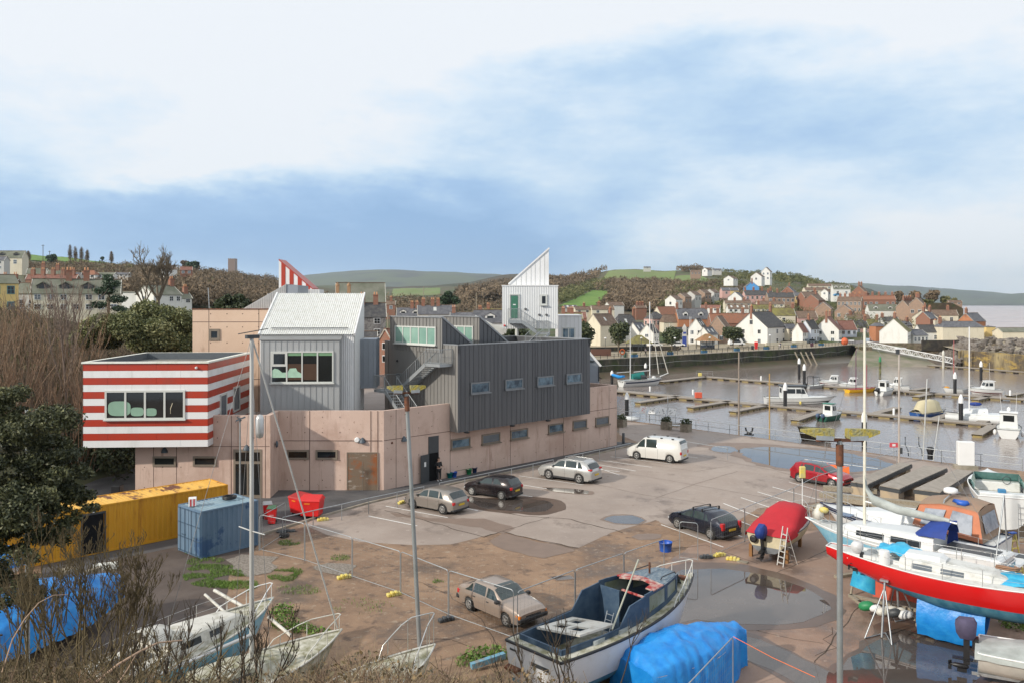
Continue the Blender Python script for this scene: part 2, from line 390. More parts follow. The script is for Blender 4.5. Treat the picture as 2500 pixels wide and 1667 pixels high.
def wall_strip(pts,z0,z1,th,m,name='quay_wall',kind='structure',batter=0):
 mb=MB()
 for a,b in zip(pts,pts[1:]):
  a=Vector(a);b=Vector(b);d=(b-a);d.z=0;d.normalize();n=Vector((d.y,-d.x,0))
  mb.add([a+Vector((0,0,z1)),b+Vector((0,0,z1)),b+n*batter+Vector((0,0,z0)),a+n*batter+Vector((0,0,z0)),a-n*th+Vector((0,0,z1)),b-n*th+Vector((0,0,z1)),b-n*th+Vector((0,0,z0)),a-n*th+Vector((0,0,z0))],
   [(0,1,2,3),(4,5,1,0),(7,6,5,4),(0,3,7,4),(1,5,6,2)])
 return mb
S('quay_wall',wall_strip(QA[6:],WZ-3,-.001,.8,m_qwall,batter=.5),m_qwall)
S('quay_wall',wall_strip(QA[:7],WZ-3,-.001,.8,m_qwall,batter=.1),m_qwall)
m_cope=mat('coping_stone',(.36,.32,.26),.85,col2=(.22,.20,.15),vs=1)
mb=MB()
for a,b in zip(QA[6:],QA[7:]):mb.beam(a+Vector((0,.3,.06)),b+Vector((0,.3,.06)),.7,.14)
S('quay_kerb',mb,m_cope)
# mud bank under the far quay wall
m_mud=mat('harbour_mud',(.12,.085,.06),.35,col2=(.075,.07,.035),vs=.25,bump=.4,bs=1)
mb=MB();rows=[]
for t in np.linspace(0,1,30):
 i=min(3,int(t*4));p=QA[6+i].lerp(QA[7+i],t*4-i);n=Vector((.6,-.8,0))
 w=3+t*9+2*mnoise.noise(Vector((t*6,0,0)))
 rows.append([p+n*.2+Vector((0,0,WZ+1.3)),p+n*(w*.4)+Vector((0,0,WZ+.5)),p+n*w+Vector((0,0,WZ-.15))])
S('mud_bank',MB().grid(rows),m_mud)
# slipway and the stone quays of the east side
m_slip=mat('slipway',(.27,.22,.17),.7,col2=(.12,.13,.06),vs=.12)
q0,q1=PX(2078,834,285),PX(2130,834,285)
S('slipway',MB().add([(108,256,-.05),(124,262,-.05),(118,222,WZ-.6),(92,226,WZ-.6),(113,290,0),(130,290,0)],[(0,1,2,3),(4,5,1,0)]),m_slip)
m_road=mat('road_asphalt',(.14,.13,.13),.8,col2=(.20,.18,.17),vs=.6)
S('road',MB().poly([(111,272,.006),(132,272,.006),(128,330,3.2),(116,330,3.2)]),m_road)
m_stone=mat_layers('rubble_stone',(.20,.16,.11),[((.11,.085,.06),1.2,.5,.04,None),((.30,.25,.17),2.4,.6,.04,None),((.10,.10,.04),.3,.6,.08,None)],.9,.8,4)
m_dstone=mat_layers('dark_wet_stone',(.07,.055,.04),[((.035,.03,.025),1,.5,.06,None),((.10,.09,.05),.5,.6,.06,None)],.8,.8,3)
EB=[Vector(p) for p in ((124,262,0),(136,260,0),(125,228,0),(129,206,0),(137,180,0),(150,140,0))]
mb=MB().poly([p+Vector((0,0,.01)) for p in EB]+[(178,140,.01),(205,250,.01),(235,330,.01),(128,330,.01)])
S('east_quay_ground',mb,m_prom)
S('quay_wall',wall_strip(EB[:2],WZ-3,0,.8,m_stone,batter=.6),m_stone)
m_yq=mat_layers('stained_concrete',(.34,.27,.14),[((.10,.075,.05),.18,.5,.06,(1,1,.2)),((.36,.25,.07),.3,.55,.06,(1,1,3)),((.08,.07,.05),.8,.6,.05,(1,1,.3))],.85,.5,3)
mq=wall_strip(EB[2:],WZ-3,.4,1.2,m_yq,batter=.3)
for k in range(12):
 p=EB[2].lerp(EB[4],k/11);n=Vector((-.95,-.25,0));mq.beam(p+n*.5+Vector((0,0,WZ-1)),p+n*.4+Vector((0,0,.2)),.5,.7)
S('quay_wall',mq,m_yq)
# ---------------------------------------------------------------- the arts centre
A=Vector((-25.8,56.1,0));B=Vector((-16.55,56.1,0));C_=Vector((-16.66,58.46,0));D=Vector((-9.15,58.5,0));E_=Vector((9.87,77.1,0))
e1=(E_-D).normalized();e2=Vector((-e1.y,e1.x,0));UP=Vector((0,0,1))
m_pink=mat_layers('pink_concrete',(.56,.41,.335),[((.61,.455,.38),.5,.5,.12,None),((.45,.31,.245),1.1,.62,.06,(1,1,.25)),((.48,.335,.27),.22,.56,.06,None),((.42,.285,.225),2.6,.62,.04,(1,1,.07)),((.28,.16,.12),5,.68,.04,None)],.85,.15,18)
m_pinkw=mat_layers('warm_concrete',(.62,.44,.32),[((.66,.48,.36),.5,.5,.12,None),((.44,.29,.21),1.0,.66,.05,(1,1,.3))],.85,.15,18)
m_joint=mat('joint_shadow_gap',(.10,.06,.05),.9)
m_zinc=mat('standing_seam_zinc',(.40,.41,.41),.45,.3,var=.10,vs=.8,stretch=(1,1,.3))
m_zincd=mat('dark_zinc',(.098,.10,.107),.42,.35,col2=(.118,.12,.125),vs=1.3,stretch=(1.5,1.5,.12))
m_zincm=mat('mid_grey_zinc',(.27,.26,.245),.42,.35,var=.10,vs=.8,stretch=(1,1,.3))
m_zincb=mat('blue_grey_zinc',(.26,.29,.33),.4,.35,var=.08,vs=.8)
m_corr=mat('white_corrugated_sheet',(.66,.67,.67),.45,var=.04,vs=1)
m_corrroof=mat('weathered_white_roof',(.74,.74,.71),.5,col2=(.62,.61,.55),vs=3.5,mix=.58)
m_framebr=mat('bronze_frame',(.21,.17,.13),.5)
m_frame=mat('grey_frame',(.55,.56,.53),.4,var=.04)
m_cladred=mat('red_cladding',(.41,.036,.013),.38,col2=(.33,.045,.025),vs=1.1,stretch=(1,1,.4),mix=.6)
m_cladwhite=mat('white_cladding',(.74,.74,.74),.4,col2=(.62,.62,.60),vs=1.1,stretch=(1,1,.3),mix=.64)
m_winglass=mat_glass('window_glass',(.015,.017,.018),.05)
m_greenglass=mat('pale_green_glass',(.17,.30,.25),.08,col2=(.27,.42,.35),vs=.35)  # pane colour mixed from two pale greens by noise
m_blueglass=mat('blue_glass',(.035,.055,.08),.08,col2=(.16,.24,.30),vs=1.3)
m_steelrail=mat('rail_steel',(.36,.38,.39),.45,.5)
ac=T('arts_centre','modern arts centre with pink concrete base and grey, white and striped roof boxes','building',(-10,62,0))
def wbox(mb,p,d,n,s0,s1,o0,o1,z0,z1):
 """box along direction d from p, between outward offsets o0..o1 on normal n"""
 q=[p+d*s0+n*o0,p+d*s1+n*o0,p+d*s1+n*o1,p+d*s0+n*o1]
 return mb.extr([Vector((a.x,a.y,z0)) for a in q],(0,0,z1-z0))
def window(p,d,n,s0,s1,z0,z1,par,nx=1,ny=1,fm=None,gm=None,fw=.09,sill=False,prj=.03,lab=None,fills=None):
 mb=MB()
 for a in np.linspace(s0,s1,nx+1):wbox(mb,p,d,n,a-fw/2,a+fw/2,-.02,prj+.05,z0,z1)
 for a in np.linspace(z0,z1,ny+1):wbox(mb,p,d,n,s0-fw/2,s1+fw/2,-.02,prj+.048,a-fw/2,a+fw/2)
 w=P('window',wb_glass(p,d,n,s0,s1,z0,z1,prj),gm or m_winglass,par,True,lab)
 P('frame',mb,fm or m_frame,w,True)
 if sill:P('sill',wbox(MB(),p,d,n,s0-.12,s1+.12,0,prj+.18,z0-.12,z0-.04),fm or m_frame,w,True)
 return w
def wb_glass(p,d,n,s0,s1,z0,z1,prj):return wbox(MB(),p,d,n,s0+.01,s1-.01,0,prj,z0+.01,z1-.01)
def at_u(p,d,u):       # distance along a wall where it crosses picture column u
 k=(u-1250)/2000;return (k*p.y-p.x)/(d.x-k*d.y)
HP=5.66
nF=Vector((0,-1,0));nR=Vector((e1.y,-e1.x,0))
# base walls
mb=MB()
pts=[A,B,C_,D,E_]
back=[E_+e2*14,Vector((-9,92,0)),Vector((-27,80,0))]
outer=pts+back
n_=len(outer)
inner=[]
for i,p in enumerate(outer):
 a=(outer[i]-outer[i-1]).normalized();b=(outer[(i+1) % n_]-outer[i]).normalized()
 na=Vector((-a.y,a.x,0));nb=Vector((-b.y,b.x,0));m_=(na+nb).normalized();inner.append(p+m_*(.35/max(.4,m_.dot(na))))
vs=[p+UP*z for z in (0,HP) for p in outer]+[p+UP*z for z in (HP,4.3) for p in inner]
fs=[]
for i in range(n_):
 j=(i+1) % n_;fs+=[(i,j,n_+j,n_+i),(n_+i,n_+j,2*n_+j,2*n_+i),(2*n_+i,2*n_+j,3*n_+j,3*n_+i)]
mb.add(vs,fs)
base=P('base_wall',mb,m_pink,ac,True)
P('terrace',MB().poly([p+UP*4.3 for p in inner]),mat('terrace_roof',(.30,.25,.22),.85,var=.15,vs=.6),ac,True)
mb=MB()
def jointv(p,d,n,s,z0=0,z1=HP):wbox(mb,p,d,n,s-.02,s+.02,0,.004,z0,z1)
dAB=Vector((1,0,0))
for u in (375,431,565,648):jointv(A,dAB,nF,at_u(A,dAB,u))
for u in (756,905,922):jointv(C_,dAB,nF,at_u(C_,dAB,u))
for u in (967,1099,1246,1376,1487):jointv(D,e1,nR,at_u(D,e1,u))
L_DE=(E_-D).length
for z in (3.54,):
 wbox(mb,A,dAB,nF,0,9.2,0,.0035,z-.02,z+.02);wbox(mb,C_,dAB,nF,0,7.4,0,.0035,z-.02,z+.02);wbox(mb,D,e1,nR,0,L_DE,0,.0035,z-.02,z+.02)
# tie holes
for p,d,n,ln in ((A,dAB,nF,9.2),(C_,dAB,nF,7.4),(D,e1,nR,L_DE)):
 for k in range(int(ln/1.25)):
  for z in (.7,2.1,4.1,5.2):
   if random.random()<.8:wbox(mb,p,d,n,.6+k*1.25,.66+k*1.25,0,.005,z,z+.06)
P('joint',mb,m_joint,base,True)
# windows in the base
for u0,u1,v0,v1 in ((373,431,1115,1135),(471,530,1115,1135)):
 s0,s1=at_u(A,dAB,u0+3),at_u(A,dAB,u1-3);z0,z1=H-(v1-741)*56.1/2000,H-(v0-741)*56.1/2000
 window(A,dAB,nF,s0,s1,z0,z1,base,fm=m_framebr,fw=.13)
for u0,u1,v0,v1 in ((700,755,1099,1118),(770,825,1099,1118)):
 s0,s1=at_u(C_,dAB,u0+3),at_u(C_,dAB,u1-3);z0,z1=H-(v1-741)*58.5/2000,H-(v0-741)*58.5/2000
 window(C_,dAB,nF,s0,s1,z0,z1,base,fm=m_framebr,fw=.13)
for u0,u1,g_ in ((1102,1146,m_blueglass),(1177,1219,m_glassg),(1247,1287,m_blueglass),(1339,1374,m_blueglass),(1399,1431,m_glassg),(1454,1485,m_glassg)):
 window(D,e1,nR,at_u(D,e1,u0),at_u(D,e1,u1),2.17,2.85,base,fm=m_framebr,gm=g_,fw=.11,sill=True)
# glazed double door, garage shutter doors, open steel door
s0=at_u(A,dAB,570);d_=P('door',wbox(MB(),A,dAB,nF,s0,s0+1.95,0,.03,0,3.35),m_framebr,base,True,'brown framed glazed double door')
mb=MB();wbox(mb,A,dAB,nF,s0+.15,s0+.9,.03,.05,.25,2.35);wbox(mb,A,dAB,nF,s0+1.05,s0+1.8,.03,.05,.25,2.35);wbox(mb,A,dAB,nF,s0+.15,s0+1.8,.03,.05,2.55,3.15)
P('pane',mb,m_winglass,d_,True)
s0=at_u(C_,dAB,849);s1=at_u(C_,dAB,921)
m_shut=mat_layers('rusty_shutter',(.20,.145,.10),[((.30,.10,.03),.7,.55,.05,None),((.38,.33,.28),1.2,.63,.04,(1,1,4))],.7)
mb=wbox(MB(),C_,dAB,nF,s0,s1,0,.02,0,2.65)
for k in range(38):wbox(mb,C_,dAB,nF,s0+.06,s1-.06,.02,.035,.04+k*.07,.075+k*.07)
d_=P('garage_door',mb,m_shut,base,True)
mb=MB();wbox(mb,C_,dAB,nF,s0-.06,s0,0,.05,0,2.72);wbox(mb,C_,dAB,nF,s1,s1+.06,0,.05,0,2.72);wbox(mb,C_,dAB,nF,s0,s1,0,.05,2.652,2.72);wbox(mb,C_,dAB,nF,(s0+s1)/2-.02,(s0+s1)/2+.02,.02,.05,0,2.1)
P('frame',mb,m_framebr,d_,True)
P('handle',wbox(MB(),C_,dAB,nF,(s0+s1)/2-.12,(s0+s1)/2+.1,.05,.08,1.02,1.06),m_galv,d_,True)
s0,s1=at_u(D,e1,1047),at_u(D,e1,1069)
mb=wbox(MB(),D,e1,nR,s0,s1,0,.012,0,2.1)
dr=P('doorway',mb,mat('dark_interior',(.012,.012,.013),.9,spec=.1),base,True)
mb=wbox(MB(),D,e1,nR,s0-.05,s1+.05,0,.05,2.1,3.35);wbox(mb,D,e1,nR,s1,s1+.06,0,.05,0,2.1);wbox(mb,D,e1,nR,s0-.06,s0,0,.05,0,2.1)
P('frame',mb,m_dgrey,dr,True)
hin=D+e1*s0+nR*.05;dd=(Vector((-.55,-.85,0))).normalized()
P('door_leaf',MB().extr([hin,hin+dd*.95,hin+dd*.95+Vector((-.04,.03,0)),hin+Vector((-.04,.03,0))],(0,0,2.08)),m_dgrey,dr,True)
P('notice',MB().extr([hin+dd*.4+nR*.02+UP*1.2,hin+dd*.62+nR*.02+UP*1.2,hin+dd*.62+nR*.02+UP*1.55,hin+dd*.4+nR*.02+UP*1.55],nR*.01),m_white,dr,True)
# bulkhead lamps, alarm box
def bulk(p,d,n,u,z,par=base):
 s=at_u(p,d,u);q=p+d*s+UP*z
 P('wall_lamp',MB().loft([[q+d*a*w+n*b*w*.9+UP*h for a,b in ((-1,0),(-.7,.8),(0,1.1),(.7,.8),(1,0))] for w,h in ((.24,-.16),(.22,-.02),(.12,.14),(.03,.22))],True,True),mat('slate_plastic',(.07,.09,.11),.5),par,True)
bulk(A,dAB,nF,402,3.28);bulk(A,dAB,nF,602,3.45);bulk(C_,dAB,nF,885,3.55);bulk(D,e1,nR,986,3.45)
P('alarm_box',MB().lathe([(.2,0),(.2,.06),(.14,.1)],C_+dAB*at_u(C_,dAB,872)+UP*3.6,10,nF),m_white,base,True)
P('wall_lamp',MB().ball(Vector(B)+Vector((.1,1.2,3.5)),(.1,.2,.25)),mat('slate_plastic',(0,0,0)),base,True)
for u in (957,):P('vent',MB().ball(D+e1*at_u(D,e1,u)+UP*3.3,.09),m_rust,base,True)
# ---- the striped box
bd=Vector((-.05,1,0)).normalized();bf=Vector((1,.05,0)).normalized()
p0=Vector((-28.6,54.6,0));Wd=8.2;Dp=10.6;Z0,Z1=3.72,9.4
sb=P('striped_box',MB().extr([p0+bf*.03+bd*.03+UP*(Z0+.01),p0+bf*(Wd-.03)+bd*.03+UP*(Z0+.01),p0+bf*(Wd-.03)+bd*Dp+UP*(Z0+.01),p0+bf*.03+bd*Dp+UP*(Z0+.01)],(0,0,8.9-Z0)),mat('flat_roof',(.24,.23,.20),.85,col2=(.12,.12,.11),vs=.5),ac,True)
ns=12;hs=(Z1-.10-Z0)/ns
redm,whm=MB(),MB()
for k in range(ns):
 z0=Z0+k*hs;z1=z0+hs-.012;t=whm if k % 2==0 else redm
 cor=[p0,p0+bf*Wd,p0+bf*Wd+bd*Dp,p0+bd*Dp]
 for i,(ra,rb) in enumerate(((0,1),(1,2),(3,0))):
  a,b=cor[ra],cor[rb];d=(b-a).normalized();ln=(b-a).length;nn=Vector((d.y,-d.x,0));off=1.6 if k % 2 else 0
  # panels butt with hairline gaps
  cuts=[0]+[x for x in np.arange(3.2-off,ln-.8,3.2)]+[ln]
  for c0,c1 in zip(cuts,cuts[1:]):wbox(t,a,d,nn,c0+(.006 if c0 else 0),c1-(.006 if c1<ln else 0),-.03,0,z0,z1)
P('red_stripe',redm,m_cladred,sb,True);P('white_stripe',whm,m_cladwhite,sb,True)
mb=MB();cor=[p0,p0+bf*Wd,p0+bf*Wd+bd*Dp,p0+bd*Dp]
ctr=sum(cor,Vector())/4
o_=[c+(c-ctr).normalized()*.12 for c in cor];i_=[c-(c-ctr).normalized()*.45 for c in cor]
vs=[c+UP*z for z in (Z1-.09,Z1+.02) for c in o_]+[c+UP*z for z in (Z1+.02,8.85) for c in i_]+[c+UP*(Z1-.09) for c in i_]
fs=[]
for i in range(4):
 j=(i+1) % 4;fs+=[(i,j,4+j,4+i),(4+i,4+j,8+j,8+i),(j,i,16+i,16+j)]
P('coping',MB().add(vs,fs),mat('lichened_white',(.72,.72,.66),.7,col2=(.50,.50,.38),vs=2.5,mix=.62),sb,True)
mb=MB().add([c+UP*z for z in (Z1,8.9) for c in [q-(q-ctr).normalized()*.46 for q in cor]],[(1,0,4,5),(2,1,5,6),(3,2,6,7),(0,3,7,4)])
P('parapet_lining',mb,mat('dark_felt',(.10,.115,.13),.8),sb,True)
nf=Vector((bf.y,-bf.x,0))
s0,s1=at_u(p0,bf,259),at_u(p0,bf,450);z0=H-(1022-741)*54.6/2000;z1=H-(955-741)*54.6/2000
w=window(p0,bf,nf,s0,s1,z0,z1,sb,nx=4,fw=.13,sill=True,lab='four pane window with pale green chairs behind it')
mb=MB();wbox(mb,p0,bf,nf,s0+.12,s0+1.25,.03,.1,z0+.08,z1-.08); 
cg=mat('sage_upholstery',(.22,.36,.27),.6,var=.12,vs=1)
def pill(cx,cz,wx,wz): # rounded chair back seen through the pane
 mb=MB();q=p0+bf*cx+nf*.034;r=min(wx,wz)/2
 pts=[]
 for k in range(24):
  a=2*math.pi*k/24;ca,sa=math.cos(a),math.sin(a)
  pts.append(q+bf*(math.copysign(abs(ca)**.6,ca)*wx/2)+UP*(cz+math.copysign(abs(sa)**.6,sa)*wz/2))
 mb.extr(pts,nf*.012);P('chair_back',mb,cg,w,True)
fx=lambda u:at_u(p0,bf,u);fz=lambda v:H-(v-741)*54.6/2000
pill(fx(292),fz(997),1.48,.98);pill(fx(335.5),fz(1005),.85,.58);pill(fx(369),fz(1006),.75,.52)
P('desk_lamp',MB().tube([p0+bf*fx(417)+nf*.05+UP*fz(1010),p0+bf*fx(417)+nf*.05+UP*fz(998),p0+bf*fx(422)+nf*.05+UP*fz(984)],.02,5),m_cream,w,True)
rp=p0+bf*Wd;nr=Vector((bd.y,-bd.x,0))
for u0,u1 in ((537,552),(569,584)):
 s0,s1=at_u(rp,bd,u0),at_u(rp,bd,u1);wz=window(rp,bd,nr,s0,s1,5.3,6.85 if u0<550 else 7.05,sb,gm=m_glassg,fw=.12)
P('security_camera',MB().lathe([(.09,0),(.09,.12),(.05,.2)],p0+bf*fx(480)+UP*fz(898),8,nf),m_white,sb,True)
# ---- tall warm block behind
q0=Vector((-26.6,68.2,0));mb=MB().extr([q0,q0+bf*10.5,q0+bf*10.5+bd*6,q0+bd*6],(0,0,12.78))
tb=P('rear_block',mb,m_pinkw,ac,True)
mb=MB()
for u in (510,632):wbox(mb,q0,bf,nf,at_u(q0,bf,u)-.025,at_u(q0,bf,u)+.025,0,.004,0,12.78)
for z in (11.75,7.0):wbox(mb,q0,bf,nf,0,10.5,0,.0035,z-.025,z+.025)
for u in (513,553,591,630):
 for v in (768,800,838):s_=at_u(q0,bf,u);z_=H-(v-741)*68.3/2000;wbox(mb,q0,bf,nf,s_,s_+.08,0,.005,z_,z_+.08)
P('joint',mb,m_joint,tb,True)
window(q0,bf,nf,at_u(q0,bf,513),at_u(q0,bf,534),H-(828-741)*68.3/2000,H-(806-741)*68.3/2000,tb,fm=m_framebr,fw=.2)
P('coping',MB().extr([q0-bf*.05-bd*.05+UP*12.78,q0+bf*10.5-bd*.05+UP*12.78,q0+bf*10.5+bd*.3+UP*12.78,q0-bf*.05+bd*.3+UP*12.78],(0,0,.08)),m_rust,tb,True)
P('aerial',MB().tube([q0+bf*1.25+bd*.4+UP*12.8,q0+bf*1.15+bd*.4+UP*14.6],.035,5),m_galv,tb,True)
# ---- white corrugated shed
w0=Vector((-19.06,62,0));Ww=7.04;Wdp=5.65;zE,zR=11.0,14.05
zs=4.3
def corr(a,d,ln,n,z0f,z1f,pitch=.16,amp=.022,mbx=None):
 """corrugated sheet standing on a line"""
 mbx=mbx or MB();k=max(2,int(ln/pitch*4));lo=[];hi=[]
 for i in range(k+1):
  s=ln*i/k;o=n*(amp*math.sin(2*math.pi*s/pitch));lo.append(a+d*s+o+UP*z0f(s));hi.append(a+d*s+o+UP*z1f(s))
 return mbx.grid([lo,hi],False)
shed=P('corrugated_shed',MB().add([w0+UP*zs,w0+bf*Ww+UP*zs,w0+bf*Ww+bd*Wdp+UP*zs,w0+bd*Wdp+UP*zs,w0+UP*(zE-.05),w0+bf*Ww+UP*(zE-.05),w0+bf*Ww+bd*Wdp+UP*(zR-.05),w0+bd*Wdp+UP*(zR-.05)],
 [(0,3,2,1),(0,1,5,4),(1,2,6,5),(2,3,7,6),(3,0,4,7),(4,5,6,7)]),m_corr,ac,True)
mb=corr(w0+nf*.03,bf,Ww,nf,lambda s:zs,lambda s:zE-.06);corr(w0+bf*(Ww+.03),bd,Wdp,nr,lambda s:zs,lambda s:zE+(zR-zE)*s/Wdp-.06,.16,.015,mb)
P('cladding',mb,m_corr,shed,True)
# corrugated pitched roof
rows=[];k=176;sl=(bd*Wdp+UP*(zR-zE));up_n=bf.cross(sl).normalized()
we=w0+UP*zE
rows=[[we-bf*.06+bf*((Ww+.12)*i/k)+up_n*(.05+.04*math.cos(i*math.pi/2))-sl*.03+sl*1.04*t for i in range(k+1)] for t in (0,1)]
P('roof',MB().grid(rows,False),m_corrroof,shed,True)
mb=MB()
for x in (-.12,Ww+.0):mb.extr([we+bf*x-sl*.03+up_n*-.08,we+bf*(x+.12)-sl*.03+up_n*-.08,we+bf*(x+.12)-sl*.03+up_n*.13,we+bf*x-sl*.03+up_n*.13],sl*1.05)
mb.extr([w0-bf*.12-nf*-.1+UP*(zE-.16),w0+bf*(Ww+.12)+nf*.1+UP*(zE-.16),w0+bf*(Ww+.12)-nf*.02+UP*(zE-.16),w0-bf*.12-nf*.02+UP*(zE-.16)],(0,0,.06))
P('verge_trim',mb,m_cladwhite,shed,True)
mb=MB();a=we+bf*.75+sl*.085+up_n*.18;b=we+bf*6.55+sl*.085+up_n*.18;mb.beam(a,b,.12,.06)
P('roof_rail',mb,m_dgrey,shed,True)
# the seamed bay window box in front of it
def seamed(name,a,d,n,ln,dep,z0,z1,m,par,pitch=.43,top=None,sides=True,ribh=.035):
 """seamed zinc clad box: body and upstanding seams in one mesh"""
 mb=MB();q=[a,a+d*ln,a+d*ln-n*dep,a-n*dep]
 mb.extr([Vector((c.x,c.y,z0)) for c in q],(0,0,z1-z0))
 for s in np.arange(pitch/2,ln,pitch):wbox(mb,a,d,n,s-.014,s+.014,-.01,ribh,z0+.002,z1-.002)
 if sides:
  for s in np.arange(pitch/2,dep,pitch):
   wbox(mb,a,-n,-d,s-.014,s+.014,-.01,ribh,z0+.002,z1-.002);wbox(mb,a+d*ln,-n,d,s-.014,s+.014,-.01,ribh,z0+.002,z1-.002)
 return P(name,mb,m,par,True)
b0=w0+bf*.28+nf*1.0
bay=seamed('bay_box',b0,bf,nf,5.85,1.0,zs,10.55,m_zinc,ac)
P('coping',MB().extr([b0-bf*.1+nf*.1+UP*10.55,b0+bf*5.95+nf*.1+UP*10.55,b0+bf*5.95-nf*.98+UP*10.85,b0-bf*.1-nf*.98+UP*10.85],(0,0,.07)),mat('mid_zinc_cap',(.25,.25,.24),.45,.3),bay,True)
s0,s1=at_u(b0,bf,663),at_u(b0,bf,813);z0=H-(933-741)*61/2000;z1=H-(859-741)*61/2000
fz=lambda v:H-(v-741)*61/2000;fx=lambda u:at_u(b0,bf,u)
w=window(b0,bf,nf,s0,s1,z0,z1,bay,nx=4,fw=.1,sill=True,prj=.06,lab='four pane window with a pale green bed inside')
mb=MB();wbox(mb,b0,bf,nf,s0-.02,s0+1.18,.0,.1,fz(894),fz(859));P('casement',mb,m_frame,w,True)
P('casement_glass',wbox(MB(),b0,bf,nf,s0+.17,s0+1.0,.1,.11,fz(888),fz(863)),m_winglass,w,True)
mint=mat('mint_bedding',(.36,.55,.42),.8,var=.15,vs=3)
P('blind',wbox(MB(),b0,bf,nf,s0+1.22,s1-.06,.061,.07,fz(868),fz(860)),mat('green_blind',(.16,.30,.17),.8),w,True)
def flat(us,nm,m_):P(nm,MB().extr([b0+bf*fx(u)+nf*(.064 if nm=='bed_panel' else .07)+UP*fz(v) for u,v in us],nf*.012),m_,w,True)
flat([(664,921),(736,921),(738,912),(727,906),(723,898),(708,899),(703,908),(690,909),(680,901),(671,899),(663,905)],'bed',mint)
flat([(702,927),(775,927),(775,888),(702,888)],'bed_panel',mat('brown_panel',(.06,.028,.012),.6))
w['label']='four pane window with a pale green bed inside'
# side bay on the right
r0=w0+bf*(Ww+.05)+bd*3.1
seamed('bay_box',r0+bf*1.25,bd,nr,2.6,1.25,6.55,10.45,m_zincb,ac,pitch=.4)
# silver monopitch and striped fin behind
k0=PX(575,756,74);k1=PX(698,756,74)
mb=MB();ap=PX(698,694,74);lo=PX(588,757,74)
mb.extr([Vector((lo.x,74,10)),Vector((ap.x,74,10)),ap,lo],(0,4,0))
for x in np.arange(lo.x+.1,ap.x,.2):
 zt=lerp(lo.z,ap.z,(x-lo.x)/(ap.x-lo.x));mb.box(x,x+.05,73.96,74.01,10.5,zt-.02)
P('monopitch_roof',mb,mat('silver_sheet',(.46,.46,.45),.4,.5),ac,True)
a=PX(698,694,74.1);mb=MB().box(a.x+.01,a.x+1.07,74.1,78,11,a.z-.1);P('monopitch_end',mb,m_zincb,ac,True)
fa,fb=PX(683,636,80),PX(763,707,80)
fin_o=P('striped_fin',MB().extr([Vector((fa.x-.1,80.03,12)),Vector((fb.x,80.03,12)),Vector((fb.x,80.03,fb.z)),Vector((fa.x-.1,80.03,fa.z))],(0,2.5,0)),m_cladwhite,ac,True)
mb=MB();wdt=(fb.x-fa.x)/8
def finz(x):return lerp(fa.z,fb.z,(x-fa.x)/(fb.x-fa.x))
for k in range(0,8,2):
 x0=fa.x+.15+k*wdt;x1=x0+wdt;mb.extr([(x0,80,12),(x1,80,12),(x1,80,finz(x1)),(x0,80,finz(x0))],(0,.028,0))
mb.extr([(fa.x-.1,79.97,fa.z),(fb.x,79.97,fb.z),(fb.x,79.97,fb.z+.12),(fa.x-.1,79.97,fa.z+.12)],(0,2.56,0))
P('red_stripe',mb,m_cladred,fin_o,True)
a=PX(728,707,79);b=PX(779,740,79)
mb=MB();mb.box(a.x,b.x,79,81,11,a.z)
for x in np.arange(a.x,b.x,.25):mb.box(x,x+.06,78.96,79.01,11,a.z-.02)
P('rooftop_box',mb,m_corr,ac,True)
# ---- big dark box with light end
g0=D+e1*6.2+nR*1.0;g0=Vector((-4.1,62.13,0))
LB=15.45
zb0,zb1=3.53,10.12
mb=MB();q=[g0,g0+e1*LB,g0+e1*LB+e2*9.4,g0+e2*9.4]
mb.extr([c+UP*zb0 for c in q],UP*(9.5-zb0))
for a_,b_ in ((0,1),(1,2),(2,3),(3,0)):
 a,b=q[a_],q[b_];d=(b-a).normalized();nn=Vector((-d.y,d.x,0));wbox(mb,a,d,nn,0,(b-a).length,0,.25,9.5,zb1)
random.seed(3);s=.3
while s<LB-.2:
 wbox(mb,g0,e1,nR,s-.012,s+.012,-.01,.024,zb0+.002,zb1-.002);s+=random.choice((.32,.43,.43,.55))
big=P('dark_clad_box',mb,m_zincd,ac,True)
mb=MB()
for a_,b_ in ((0,1),(1,2),(2,3),(3,0)):
 a,b=q[a_],q[b_];d=(b-a).normalized();nn=Vector((-d.y,d.x,0));wbox(mb,a,d,nn,-.04,(b-a).length+.04,-.05,.3,zb1,zb1+.07)
P('coping',mb,mat('zinc_cap',(.33,.34,.35),.4,.4),big,True)
P('roof_deck',MB().poly([c+UP*9.52 for c in q]),mat('roof_felt',(.045,.045,.05),.8),big,True)
nL=-e1
mb=MB();wbox(mb,g0,e2,nL,.0,9.4,0,.03,zb0,zb1)
for s in np.arange(.25,9.2,.43):wbox(mb,g0,e2,nL,s-.014,s+.014,.03,.07,zb0+.002,zb1-.002)
P('end_cladding',mb,m_zincm,big,True)
for u0,u1 in ((1149,1193),(1233,1274),(1311,1349),(1382,1417)):
 window(g0,e1,nR,at_u(g0,e1,u0),at_u(g0,e1,u1),6.42 if u0<1200 else 6.46,7.18,big,prj=.06,gm=m_blueglass,fm=mat('zinc_frame',(.22,.23,.24),.4,.4),fw=.1,sill=True)
